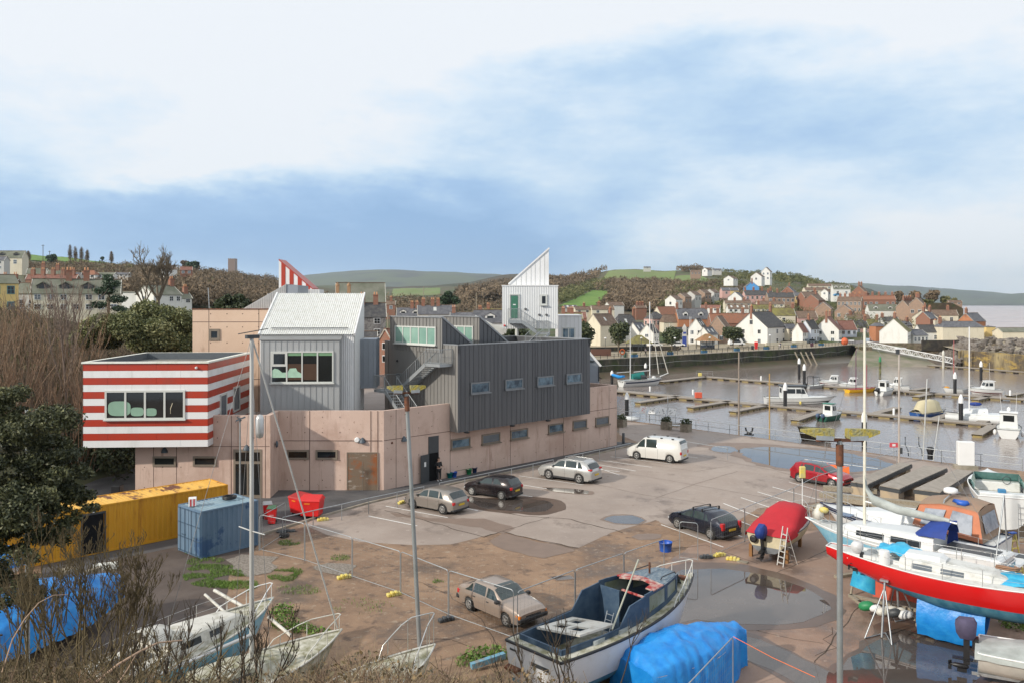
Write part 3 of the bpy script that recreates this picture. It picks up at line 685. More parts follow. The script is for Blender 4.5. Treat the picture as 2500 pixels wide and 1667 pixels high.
# sawtooth roof lights
def tooth(t0,s0,s1,zt,dx,nwin,ws0,ws1):
 p=g0+e1*t0;mb=MB();sec=[p+e2*s0+UP*9.5,p+e2*s0+UP*zt,p+e2*s0+e1*dx+UP*9.5]
 mb.extr(sec,e2*(s1-s0))
 sd=(sec[2]-sec[1])
 for s in np.arange(s0+.2,s1,.43):wbox(mb,p,e2,nL,s-.014,s+.014,-.01,.05,9.5,zt-.05)
 t=P('roof_light',mb,m_zincm,ac,True)
 mb=MB()
 nn=-e2
 mb.extr([c+nn*.0 for c in sec],nn*.03)
 for k in range(1,9):
  x=dx*k/9;z_=zt-(zt-9.5)*k/9;c=p+e2*s0+e1*x+nn*.03;mb.extr([c+UP*9.5,c+e1*.028+UP*9.5,c+e1*.028+UP*(z_-.03),c+UP*(z_-.03)],nn*.035)
 P('cheek',mb,m_zincd,t,True)
 mb=MB();a=p+e2*s1+UP*zt-e1*.06;mb.beam(p+e2*(s0-.06)+UP*(zt+.03)-e1*.02,p+e2*s1+UP*(zt+.03)-e1*.02,.2,.08)
 mb.beam(sec[1]+nn*.05+UP*.03,sec[2]+nn*.05+UP*.03,.08,.14);P('coping',mb,mat('zinc_cap',(0,0,0)),t,True)
 window(p,e2,nL,ws0,ws1,10.1,11.42,t,prj=.07,nx=nwin,gm=m_greenglass,fw=.1,sill=True)
tooth(-.12,1.75,8.55,12.2,3.9,5,2.45,7.7)
tooth(3.75,1.75,8.2,12.2,4.0,5,2.45,7.4)
P('lower_wall',wbox(MB(),g0,e2,nL,5.0,8.55,.07,.10,4.3,9.5),m_zincm,big,True)
# ---- external stairs
def stair(a,b,w,side,m,par,nst,rail=True,name='staircase'):
 a=Vector(a);b=Vector(b);side=Vector(side).normalized()
 st=P(name,MB().beam(a,b,.07,.28),m,par,True);P('stringer',MB().beam(a+side*w,b+side*w,.07,.28),m,st,True);mb=MB();dxy=Vector((b.x-a.x,b.y-a.y,0)).normalized()
 for k in range(nst):
  t=(k+.5)/nst;p=a.lerp(b,t);mb.beam(p+side*.04,p+side*(w-.04),.3,.05,(0,0,1))
 P('tread',mb,m_galv,st,True)
 if rail:
  mb=MB()
  for o in (0,w):
   mb.tube([a+side*o+UP*1.05,b+side*o+UP*1.05],.025,5)
   n=int((b-a).length/.28)
   for k in range(n+1):p=a.lerp(b,k/n)+side*o;mb.tube([p,p+UP*1.05],.012 if k % 5 else .025,4)
  P('railing',mb,m,st,True)
 return st
def railing(pts,par,h=1.1,sp=.13,m=None,name='railing'):
 mb=MB();m=m or m_steelrail
 for a,b in zip(pts,pts[1:]):
  a=Vector(a);b=Vector(b);mb.tube([a+UP*h,b+UP*h],.025,5);mb.tube([a+UP*.1,b+UP*.1],.015,4)
  n=max(1,int((b-a).length/sp))
  for k in range(n+1):p=a.lerp(b,k/n);mb.tube([p,p+UP*h],.011 if k % 8 else .025,4)
 return P(name,mb,m,par,True)
lz=8.74;la=g0+e2*.55+nL*.08;lw=1.25
mb=MB();mb.extr([la+UP*(lz-.22),la+nL*lw+UP*(lz-.22),la+nL*lw+e2*1.75+UP*(lz-.22),la+e2*1.75+UP*(lz-.22)],UP*.22)
land=P('landing',mb,m_steelrail,ac,True)
railing([la+UP*lz,la+nL*lw+UP*lz,la+nL*lw+e2*1.7+UP*lz],land)
st0=la+e2*1.75+UP*(lz-.12);st1=g0+e2*5.6+nL*.08+UP*6.5
stair(st0,st1,lw,nL,m_steelrail,ac,13)
l2=g0+e2*5.6+nL*.08
mb=MB();mb.extr([l2+UP*6.3,l2+nL*2.7+UP*6.3,l2+nL*2.7+e2*1.4+UP*6.3,l2+e2*1.4+UP*6.3],UP*.2)
land2=P('landing',mb,m_steelrail,ac,True)
railing([l2+nL*1.3+UP*6.5,l2+nL*1.5+UP*6.5],land2);railing([l2+nL*2.7+UP*6.5,l2+nL*2.7+e2*1.4+UP*6.5,l2+e2*1.4+UP*6.5],land2)
stair(l2+nL*1.5+UP*6.45,l2+nL*1.5-e2*2.6+UP*4.35,1.15,nL,m_steelrail,ac,10)
P('wall_light',MB().ball(g0+e2*7.5+nL*.15+UP*8.6,.1),m_black,big,True);P('wall_light',MB().ball(g0+e2*7.5+nL*.15+UP*7.5,.1),m_black,big,True)
# ---- white tower box
TYY=80.;tx0,tx1=PX(1226,0,TYY).x,PX(1362,0,TYY).x;tz0,tz1=H-62*.04,H+42*.04
tw=P('white_tower',MB().box(tx0,tx1,TYY+.03,TYY+5,tz0,tz1),m_corr,ac,True)
mb=corr(Vector((tx0,TYY,0)),Vector((1,0,0)),tx1-tx0,nF,lambda s:tz0+.01,lambda s:tz1-.01,.17,.022);P('cladding',mb,m_corr,tw,True)
P('coping',MB().box(tx0-.05,tx1+.05,TYY-.06,TYY+5.05,tz1,tz1+.09),m_cladwhite,tw,True)
a,b=PX(1244,697,TYY+1),PX(1340,608,TYY+1)
zt1=tz1+.09
mb=MB().extr([(a.x,TYY+1,zt1),(b.x,TYY+1,zt1),(b.x,TYY+1,b.z),(a.x,TYY+1,zt1+.15)],(0,3,0));sp=P('spire_fin',mb,m_cladwhite,tw,True)
mb=MB()
for u in (1260,1272,1284,1296,1306,1318,1329):
 x=PX(u,0,TYY+1).x;zt=lerp(zt1+.15,b.z,(x-a.x)/(b.x-a.x));mb.box(x-.015,x+.015,TYY+.97,TYY+1.0,zt1,zt-.1)
P('seam',mb,m_frame,sp,True)
P('verge_trim',MB().beam((a.x-.1,TYY+2.5,zt1+.14),(b.x+.05,TYY+2.5,b.z+.08),3.2,.14),m_cladwhite,sp,True)
pT=Vector((0,TYY-.03,0));dX=Vector((1,0,0));tv=lambda v:H-(v-741)*.04
dr=P('door',wbox(MB(),pT,dX,nF,PX(1248,0,TYY).x,PX(1264,0,TYY).x,0,.04,tv(777),tv(723)),mat('green_door',(.05,.17,.11),.4),tw,True,'dark green door high on the white tower')
mb=MB();x0,x1=PX(1246,0,TYY).x,PX(1266,0,TYY).x
wbox(mb,pT,dX,nF,x0-.1,x0,0,.07,tv(777),tv(721));wbox(mb,pT,dX,nF,x1,x1+.1,0,.07,tv(777),tv(721));wbox(mb,pT,dX,nF,x0-.1,x1+.1,0,.075,tv(721),tv(718.5))
P('frame',mb,m_frame,dr,True)
P('notice',wbox(MB(),pT,dX,nF,PX(1252.5,0,TYY).x,PX(1259,0,TYY).x,.04,.05,tv(745.5),tv(743)),m_white,dr,True)
window(pT,dX,nF,PX(1321,0,TYY).x,PX(1334,0,TYY).x,tv(744),tv(721.5),tw,fw=.16,sill=True)
for u,v in ((1283,755),(1317,769),(1334,769),(1232,795)):P('wall_light',MB().ball((PX(u,0,TYY).x,TYY-.08,tv(v)),.12 if v<790 else .1),m_red if v>790 else m_zincd,tw,True)
P('post',MB().tube([(PX(1262,0,79).x,79.6,4.3),(PX(1262,0,79).x,79.6,tz0+.02)],.17,10),m_frame,tw,True)
# tower stair
l0=Vector((PX(1240,0,79).x,TYY-.1,0));l1x=PX(1273,0,79).x;lz=tv(782)
mb=MB().box(l0.x,l1x,TYY-1.35,TYY-.1,lz-.28,lz);ld=P('landing',mb,m_steelrail,ac,True)
railing([(l0.x,TYY-.12,lz),(l0.x,TYY-1.33,lz),(l1x,TYY-1.33,lz)],ld)
sx=PX(1309,0,79).x
stair((l1x,TYY-1.3,lz-.1),(sx,TYY-1.3,10.55),1.1,(0,1,0),m_steelrail,ac,9)
lx2=PX(1340,0,79).x
mb=MB().box(sx,lx2,TYY-1.4,TYY-.1,10.35,10.5);ld=P('landing',mb,m_steelrail,ac,True)
railing([(sx,TYY-.12,10.5),(lx2,TYY-.12,10.5),(lx2,TYY-1.4,10.5)],ld)
stair((sx+.25,TYY-1.4,10.45),(sx-1.1,TYY-3.9,9.3),1.05,(1,-.2,0),m_steelrail,ac,9)
# ---- small boxes at the far right end
a,b=PX(1362,772,88),PX(1420,830,88)
mb=MB().box(a.x+.05,b.x,88,94,4,a.z);rb=P('white_room',mb,m_cladwhite,ac,True)
P('coping',MB().box(a.x,b.x+.08,87.92,94.1,a.z,a.z+.12),m_cladwhite,rb,True)
mb=MB()
for x in np.arange(a.x+.4,b.x,.45):mb.box(x,x+.03,87.95,88,5,a.z-.02)
P('seam',mb,m_frame,rb,True)
window(Vector((0,88,0)),dX,nF,PX(1373,0,88).x,PX(1403,0,88).x,H-(826-741)*.044,H-(801-741)*.044,rb,nx=2,fw=.14,gm=m_blueglass)
g2=E_+e2*1.2-e1*2.0
a,b=PX(1430,852,80),PX(1463,893,80)
mb=MB().extr([(a.x-3,80,4),(b.x,80,4),(b.x,80,b.z),(a.x,80,a.z),(a.x-3,80,a.z)],(0,4,0));gb=P('gabled_room',mb,m_zincb,ac,True)
mb=MB().beam((a.x,79.95,a.z+.1),(b.x+.15,79.95,b.z),.2,.2);P('verge_trim',mb,m_cladwhite,gb,True)
P('window',MB().extr([PX(1438,878,79.9),PX(1452,881,79.9),PX(1448,885,79.9),PX(1438,885,79.9)],(0,.05,0)),m_winglass,gb,True)
P('downpipe',MB().tube([PX(1462,894,79.9),PX(1462,930,79.9)],.05,6),m_dgrey,gb,True)
# pale low roofs between the teeth and the tower
a,b,c=PX(1160,770,90),PX(1213,800,90),PX(1235,803,84)
mb=MB();mb.beam(PX(1160,772,86),PX(1216,801,86),.6,.2);mb.beam(PX(1208,800,84),PX(1232,801,84),1,.5)
mb.beam(PX(1226,827,84),PX(1285,824,84),.3,.25)
P('roof_verge',mb,m_frame,ac,True)
for u in (1147,1258,1345): # small ventilation grilles under the overhang
 P('soffit_light',MB().ball(g0+e1*at_u(g0,e1,u-7)+UP*3.46,(.25,.12,.08)),m_black,big,True)
# ---------------------------------------------------------------- vehicles
def paint(name,col,metal=.5,rough=.3,dirt=(.16,.12,.09)):
 return mat(name,tuple(c*.85 for c in col),rough,metal,var=.08,vs=1.2,col2=tuple(lerp(c,d,.22) for c,d in zip(col,dirt)),mix=.6,coat=.35)
m_tyre=mat('tyre_rubber',(.022,.021,.02),.8,var=.3,vs=9)
m_rim=mat('alloy',(.42,.42,.41),.35,.7,var=.15,vs=8)
m_cglass=mat('car_glass',(.03,.045,.045),.04,var=.4,vs=.6,spec=.8)
m_tail=mat('tail_lamp',(.45,.012,.015),.2);m_head=mat('head_lamp',(.55,.57,.58),.12,.4)
m_amber=mat('amber_lamp',(.7,.2,.02),.3);m_plate=mat('number_plate',(.62,.43,.03),.5);m_wplate=mat('front_plate',(.6,.6,.58),.5)
m_trim=mat('black_trim',(.02,.02,.022),.6)
def interp(tab,x):
 xs=[p[0] for p in tab];return float(np.interp(x,xs,[p[1] for p in tab]))
def wheel_at(root,x,y,r,w,spokes,sgn,rimm=None,rf=.66):
 mb=MB();mb.lathe([(r*.60,-w/2),(r*.93,-w/2),(r,-w*.32),(r,w*.32),(r*.93,w/2),(r*.60,w/2)],(x,y,r),20,(0,1,0))
 wh=P('wheel',mb,m_tyre,root)
 o=w/2*sgn;mb=MB()
 mb.lathe([(r*rf,-.02),(r*rf,.012),(r*(rf-.08),.0)],(x,y+o,r),20,(0,sgn,0));mb.lathe([(0.0,.02),(r*.16,.02),(r*.2,0)],(x,y+o,r),10,(0,sgn,0))
 for k in range(spokes):
  a=2*math.pi*k/spokes+.3;d=Vector((math.cos(a),0,math.sin(a)));c=Vector((x,y+o+.006*sgn,r));mb.beam(c+d*r*.12,c+d*r*(rf-.03),r*.16 if spokes<8 else r*.09,.03,(0,sgn,0))
 P('rim',mb,rimm or m_rim,wh)
 P('brake_disc',MB().lathe([(0,0),(r*.55,0)],(x,y+o-.03*sgn,r),14,(0,sgn,0)),m_dgrey,wh)
def car(name,label,cat,L,W,roof,belt,win,ws,rw,wx,wr,pm,spokes=5,wheelw=.2,sill=.24,tumble=.80,tail=None,rails=None,plate=True,gm=None,trimz=0,sunroof=False,old=False,doors=(),mirror=True,group=None,glassroof=False):
 root=T(name,label,cat,(0,0,0),0,group);gm=gm or m_cglass
 Hm=max(z for x,z in roof);hw=W/2
 def hwx(x):
  t=abs(x)/(L/2);return hw*(1-(.13 if not old else .07)*max(0,(t-.55)/.45)**2.2)
 def ring(x):
  xr=x+L/2;rf=interp(roof,xr);bl=min(interp(belt,xr),rf-.02);w=hwx(x);zb=sill
  for a in wx:
   d=abs(x-a);ra=wr*1.16
   if d<ra:zb=max(zb,wr+math.sqrt(ra*ra-d*d)*.98)
  t=abs(x)/(L/2)
  if t>.95:zb=max(zb,sill+.06)
  f=min(1,max(0,(rf-bl)/(Hm-bl*.98)));wt=lerp(w*.90,w*tumble,f)
  mid=max(zb+.015,sill+(bl-sill)*.45)
  return [(w*.95,zb),(w*1.0,mid),(w*.995,max(mid+.01,bl-.16)),(w*.95,max(mid+.02,bl-.02)),(wt,rf-.075 if f>.3 else rf-.03),(wt*.80,rf-.012),(wt*.35,rf),(-wt*.35,rf),(-wt*.80,rf-.012),(-wt,rf-.075 if f>.3 else rf-.03),(-w*.95,max(mid+.02,bl-.02)),(-w*.995,max(mid+.01,bl-.16)),(-w,mid),(-w*.95,zb)]
 xs=set(np.linspace(-L/2,L/2,44).tolist())
 for a in wx:
  for k in range(-7,8):xs.add(a+wr*1.16*math.sin(k/7*math.pi/2)*.999)
 for x_,z_ in roof+belt:xs.add(x_-L/2)
 xs=sorted(x for x in xs if -L/2<=x<=L/2);rings=[[(x,y,z) for y,z in ring(x)] for x in xs]
 mb=MB()
 e=rings[0];cz=sum(p[2] for p in e)/len(e)
 mb.loft([[(xs[0]-.035,y*.93,cz+(z-cz)*.9) for _x,y,z in e]]+rings+[[(xs[-1]+.04,y*.92,cz*.92+(z-cz*.92)*.86) for _x,y,z in rings[-1]]],False,True)
 n=len(e)
 body=P('body',mb,pm,root)
 P('underbody',MB().box(-L/2+.25,L/2-.25,-hw*.86,hw*.86,.18,.42),m_trim,root)
 mb=MB()
 for a in wx:
  for s in (-1,1):mb.lathe([(wr*1.15,0),(wr*1.15,.25)],(a,s*(hw*.93),wr),16,(0,-s,0));mb.lathe([(0,.24),(wr*1.15,.24)],(a,s*(hw*.93),wr),16,(0,-s,0))
 P('wheel_arch',mb,m_trim,root)
 def sp(x,t,side,off=.008):      # point on the glasshouse side, t from belt to roof edge
  r=ring(x);a,b=r[3],r[4];y=lerp(a[0],b[0],t);z=lerp(a[1],b[1],t);return (x,side*(y+off),z+off*.3)
 for x0,x1,b0,b1 in win:        # b0/b1: how far each end leans in at the top
  for s in (-1,1):
   rows=[[sp(lerp(x0+b0*t,x1-b1*t,k/6),t_,s) for k in range(7)] for t,t_ in ((0,.07),(.5,.5),(1,.93))]
   P('side_window',MB().grid(rows),gm,root)
 def tp(x,f,off=.01):            # point across the top surface
  r=ring(x);pts=[r[4],r[5],r[6],r[7],r[8],r[9]];q=(f+1)/2*(len(pts)-1);i=min(len(pts)-2,int(q));t=q-i
  return (x,lerp(pts[i][0],pts[i+1][0],t),lerp(pts[i][1],pts[i+1][1],t)+off)
 for nm,(x0,x1) in (('windscreen',ws),('rear_window',rw)):
  rows=[[tp(lerp(x0,x1,k/5),f) for k in range(6)] for f in np.linspace(-.90,.90,9)]
  P(nm,MB().grid(rows),gm,root)
 if glassroof:P('roof_panel',MB().grid([[tp(lerp(rw[1]+.1,ws[0]-.1,k/5),f) for k in range(6)] for f in np.linspace(-.8,.8,7)]),gm,root)
 if sunroof:
  P('sunroof',MB().grid([[tp(lerp(.12,.62,k/3),f,.014) for k in range(4)] for f in np.linspace(-.55,.55,5)]),gm,root)
 r_=ring(-L/2+.06);bz=interp(belt,.06)
 tl=tail or (bz-.28,bz-.08,.24)
 for s in (-1,1):
  w=hwx(-L/2)
  P('tail_light',MB().bbox(-L/2-.045,-L/2+tl[2]*.9,s*w*.72 if s>0 else s*(w+.012),s*(w+.012) if s>0 else s*w*.72,tl[0],tl[1],.03),m_tail,root)
 fz=interp(belt,L-.15)-.06
 for s in (-1,1):
  w=hwx(L/2)
  a,b=sorted((s*w*.55,s*(w+.006)));P('headlight',MB().bbox(L/2-.22,L/2+.035,a,b,fz-.2,fz-.03,.04),m_head,root)
  if old:P('indicator',MB().bbox(L/2-.22,L/2+.04,*sorted((s*(w-.12),s*(w+.012))),fz-.2,fz-.03,.01),m_amber,root)
 P('grille',MB().box(L/2-.02,L/2+.045,-hw*.5,hw*.5,fz-.2,fz-.07),m_trim,root)
 if old:
  P('bumper',MB().bbox(L/2-.1,L/2+.10,-hw*.97,hw*.97,.34,.52,.04),m_trim,root);P('bumper',MB().bbox(-L/2-.10,-L/2+.1,-hw*.97,hw*.97,.34,.54,.04),m_trim,root)
 else:P('bumper',MB().bbox(-L/2-.07,-L/2+.3,-hw*.88,hw*.88,.22,.36,.04),m_trim,root);P('lower_grille',MB().bbox(L/2-.1,L/2+.06,-hw*.7,hw*.7,.22,.36,.03),m_trim,root)
 if plate:
  P('number_plate',MB().box(-L/2-.085 if not old else -L/2-.11,-L/2-.02,-.26,.26,.56 if not trimz else .62,.67 if not trimz else .73),m_plate,root)
 mb=MB()
 for x in doors:
  for s in (-1,1):
   r=ring(x);pts=[(x,s*(r[k][0]+.003),r[k][1]) for k in (0,1,2,3)];mb.grid([[Vector(p)+Vector((dx,0,0)) for p in pts] for dx in (-.006,.006)],False)
 if mb.v:P('door_gap',mb,m_trim,root)
 for x in doors[:-1] if len(doors)>1 else []:
  for s in (-1,1):r=ring(x+.15);P('door_handle',MB().bbox(x+.08,x+.24,*sorted((s*(r[2][0]-.01),s*(r[2][0]+.028))),r[2][1]-.01,r[2][1]+.025,.01),m_trim if old else pm,root)
 if trimz: 
  for s in (-1,1):P('sill_cladding',MB().bbox(wx[0]+wr*1.2,wx[1]-wr*1.2,*sorted((s*hw*.9,s*(hw+.012))),sill-.02,trimz,.02),m_trim,root)
 if mirror:
  x=ws[1]-.12 if ws[1]>0 else ws[1]
  xm=(win[-1][1])-.12
  for s in (-1,1):r=ring(xm);P('mirror',MB().bbox(xm-.09,xm+.09,*sorted((s*(r[3][0]+.0),s*(r[3][0]+.20))),r[3][1]+.0,r[3][1]+.15,.03),m_trim if old else pm,root)
 if rails=='long':
  for s in (-1,1):P('roof_rail',MB().tube([tp(x,s*.93,z) for x,z in ((-L/2+.55,.0),(-L/2+.7,.07),(0,.09),(.55,.07),(.7,0))],.022,6),m_rim,root)
 if rails=='cross':
  for x in (-.55,.15):
   a,b=tp(x,-.95,0),tp(x,.95,0);mb=MB().beam((x,a[1],a[2]+.14),(x,b[1],b[2]+.14),.05,.03)
   for q in (a,b):mb.box(x-.04,x+.04,q[1]-.03,q[1]+.03,q[2]-.02,q[2]+.14)
   P('roof_bar',mb,m_trim,root)
 for a in wx:
  for s in (-1,1):wheel_at(root,a,s*(hw-wheelw/2-.01),wr,wheelw,spokes,s)
 return root
def park(o,fpx,rpx,side,W=1.75,z=0,adj=0):
 """stand a vehicle where the photo shows its two near wheels touching the ground"""
 F=G(*fpx,z);Rr=G(*rpx,z);d=(F-Rr).normalized();nrm=Vector((-d.y,d.x,0))*(-1 if side=='L' else 1)
 c=(F+Rr)/2+nrm*(W/2-.1);o.location=(c.x,c.y,z+.004);o.rotation_euler=(0,0,math.atan2(d.y,d.x));return o
hatch_roof=[(0,.80),(.05,.98),(.42,1.38),(.75,1.46),(1.6,1.49),(2.2,1.45),(2.55,1.36),(3.25,1.0),(3.95,.84),(4.2,.66)]
hatch_belt=[(0,.90),(1,.96),(3.2,.93),(4.2,.62)]
c=car('parked_car','silver grey five door hatchback parked nose to the rail below a floodlight pole','car',4.2,1.78,hatch_roof,hatch_belt,
 [(-1.32,-.98,.28,.02),(-.92,-.08,.06,.02),(0,1.0,.02,.62)],(.50,1.12),(-2.02,-1.70),(-1.28,1.30),.32,paint('warm_grey_paint',(.33,.30,.27),.55),10,doors=(-1.0,-.04,.98))
park(c,(1002,1238.5),(1089,1256),'L',1.78)
c=car('parked_car','small black three door hatchback standing in the dark wet patch','car',3.9,1.7,[(0,.85),(.05,1.0),(.30,1.36),(.6,1.45),(1.3,1.48),(1.9,1.44),(2.3,1.34),(3.0,1.02),(3.65,.86),(3.9,.68)],[(0,.98),(1,1.02),(3.0,.92),(3.9,.62)],
 [(-1.25,-.52,.35,.05),(-.42,.82,.02,.62)],(.32,1.0),(-1.9,-1.62),(-1.22,1.25),.30,paint('black_paint',(.022,.017,.02),.4,.22),7,doors=(-.48,.8),rails=None)
park(c,(1151,1208),(1228,1220),'L',1.7)
suv_roof=[(0,.95),(.06,1.08),(.35,1.5),(.8,1.66),(1.8,1.69),(2.5,1.63),(2.9,1.5),(3.6,1.14),(4.4,.98),(4.65,.78)]
c=car('parked_car','silver estate sized off roader with pale roof rails by the railing','car',4.65,1.82,suv_roof,[(0,1.08),(1,1.10),(3.5,1.05),(4.65,.74)],
 [(-1.72,-1.22,.35,.02),(-1.14,-.16,.06,.02),(-.08,1.08,.02,.62)],(.62,1.28),(-2.26,-1.95),(-1.36,1.32),.36,paint('bright_silver_paint',(.56,.56,.54),.55),5,wheelw=.23,rails='long',tail=(1.0,1.12,.30),doors=(-1.18,-.12,1.02),trimz=.36)
park(c,(1337,1168),(1417,1180),'L',1.82)
c=car('parked_van','white camper van with one dark side window parked by the asphalt strip','van',4.9,1.9,[(0,1.2),(.03,1.60),(.22,1.92),(1.5,1.97),(3.0,1.96),(3.35,1.90),(4.05,1.28),(4.5,1.08),(4.9,.85)],[(0,1.14),(3.9,1.10),(4.9,.80)],
 [(-.35,.62,.02,.02),(.72,1.60,.02,.42)],(1.0,1.58),(-2.43,-2.28),(-1.52,1.48),.34,paint('white_van_paint',(.70,.69,.65),0,.3),8,wheelw=.22,tumble=.86,tail=(.72,1.0,.14),doors=(-.45,.66,1.55))
park(c,(1550.6,1120),(1639,1130),'L',1.9)
mb=MB()
for x in (-1.7,-.7,.5):
 for s in (-1,1):mb.box(x-.09,x+.09,*sorted((s*.62,s*.74)),1.95,2.02)
P('rack_foot',mb,m_trim,c)
c=car('parked_car','dark navy hatchback with two black roof bars behind the mesh fence','car',4.27,1.77,[(0,.80),(.05,1.0),(.45,1.26),(1.0,1.42),(1.8,1.47),(2.3,1.42),(2.7,1.30),(3.4,1.0),(4.0,.84),(4.27,.64)],[(0,.92),(1,.96),(3.3,.92),(4.27,.60)],
 [(-1.15,-.86,.24,.02),(-.80,.0,.06,.02),(.08,1.2,.02,.72)],(.52,1.22),(-2.02,-1.5),(-1.30,1.31),.315,paint('navy_paint',(.018,.024,.042),.5,.25),7,rails='cross',tail=(.62,1.02,.20),doors=(-.9,.04,1.1))
park(c,(1652,1288),(1739,1316),'L',1.77)
c=car('parked_car','red compact crossover with a dark roof parked beside orange barriers','car',4.15,1.76,[(0,.92),(.06,1.05),(.35,1.44),(.7,1.53),(1.6,1.54),(2.1,1.48),(2.5,1.36),(3.2,1.06),(3.9,.92),(4.15,.74)],[(0,1.02),(1,1.02),(3.1,.97),(4.15,.70)],
 [(-1.38,-1.05,.26,.02),(-.98,-.14,.06,.02),(-.06,.98,.02,.60)],(.50,1.16),(-2.0,-1.72),(-1.28,1.28),.34,paint('red_paint',(.42,.012,.025),.35,.25),5,trimz=.38,doors=(-1.02,-.1,.95),glassroof=True)
park(c,(2026,1190),(1958,1177.6),'R',1.76)
c=car('parked_car','old gold angular hatchback with a sunroof and amber indicator by the fence','car',4.05,1.64,[(0,.74),(.04,.93),(.55,1.10),(1.05,1.34),(1.25,1.375),(2.0,1.37),(2.35,1.33),(2.95,.96),(3.9,.82),(4.05,.70)],[(0,.84),(1,.88),(2.9,.86),(4.05,.70)],
 [(-1.50,-1.0,.42,.02),(-.94,-.12,.06,.02),(-.04,.90,.02,.52)],(.36,.88),(-1.42,-.98),(-1.18,1.22),.285,paint('gold_paint',(.43,.345,.285),.45),6,wheelw=.17,tumble=.80,sunroof=True,old=True,doors=(-.97,-.08,.86))
park(c,(1239.6,1529.5),(1144.7,1487),'R',1.64)
# ---------------------------------------------------------------- boats
m_hullblue=mat('faded_blue_hull',(.16,.40,.55),.5,col2=(.28,.50,.60),vs=2.2)
m_hullred=mat('red_hull',(.62,.012,.012),.25,var=.06,vs=.8,coat=.3)
m_antif=mat('worn_blue_antifoul',(.035,.16,.25),.7,col2=(.10,.26,.34),vs=2.6,stretch=(1,1,.2))
m_hullwhite=m_whitegl
m_hullnavy=mat('navy_stripe',(.02,.03,.07),.4)
m_deckw=mat('weathered_deck',(.60,.60,.57),.6,col2=(.38,.37,.32),vs=2.4,mix=.62)
m_mossy=mat('mossy_gelcoat',(.55,.53,.45),.8,col2=(.22,.21,.12),vs=2.8,mix=.5)
m_tarpb=mat('blue_tarpaulin',(.004,.19,.58),.42,col2=(.02,.27,.68),vs=2.2,bump=.6,bs=4)
m_tarpd=mat('deep_blue_canvas',(.012,.04,.22),.7,var=.2,vs=3)
m_tarpr=mat('red_canvas',(.44,.02,.03),.95,var=.12,vs=1.5,bump=.4,bs=2)
m_tarpg=mat('grey_canvas',(.42,.45,.43),.75,col2=(.30,.32,.30),vs=1.6,bump=.5,bs=3)
m_tan=mat('tan_canopy',(.33,.21,.14),.75,col2=(.26,.19,.13),vs=1.6)
m_terra=mat('faded_orange_canvas',(.52,.19,.10),.75,var=.12,vs=2)
m_clearp=mat('clear_plastic_window',(.42,.45,.50),.15,col2=(.16,.19,.24),vs=1.2)
m_ally=mat('mast_alloy',(.62,.62,.60),.4,.4,var=.08,vs=3)
m_stain=mat('stainless_tube',(.60,.60,.58),.3,.7)
m_rope=mat('rigging_wire',(.25,.25,.25),.5,.4)
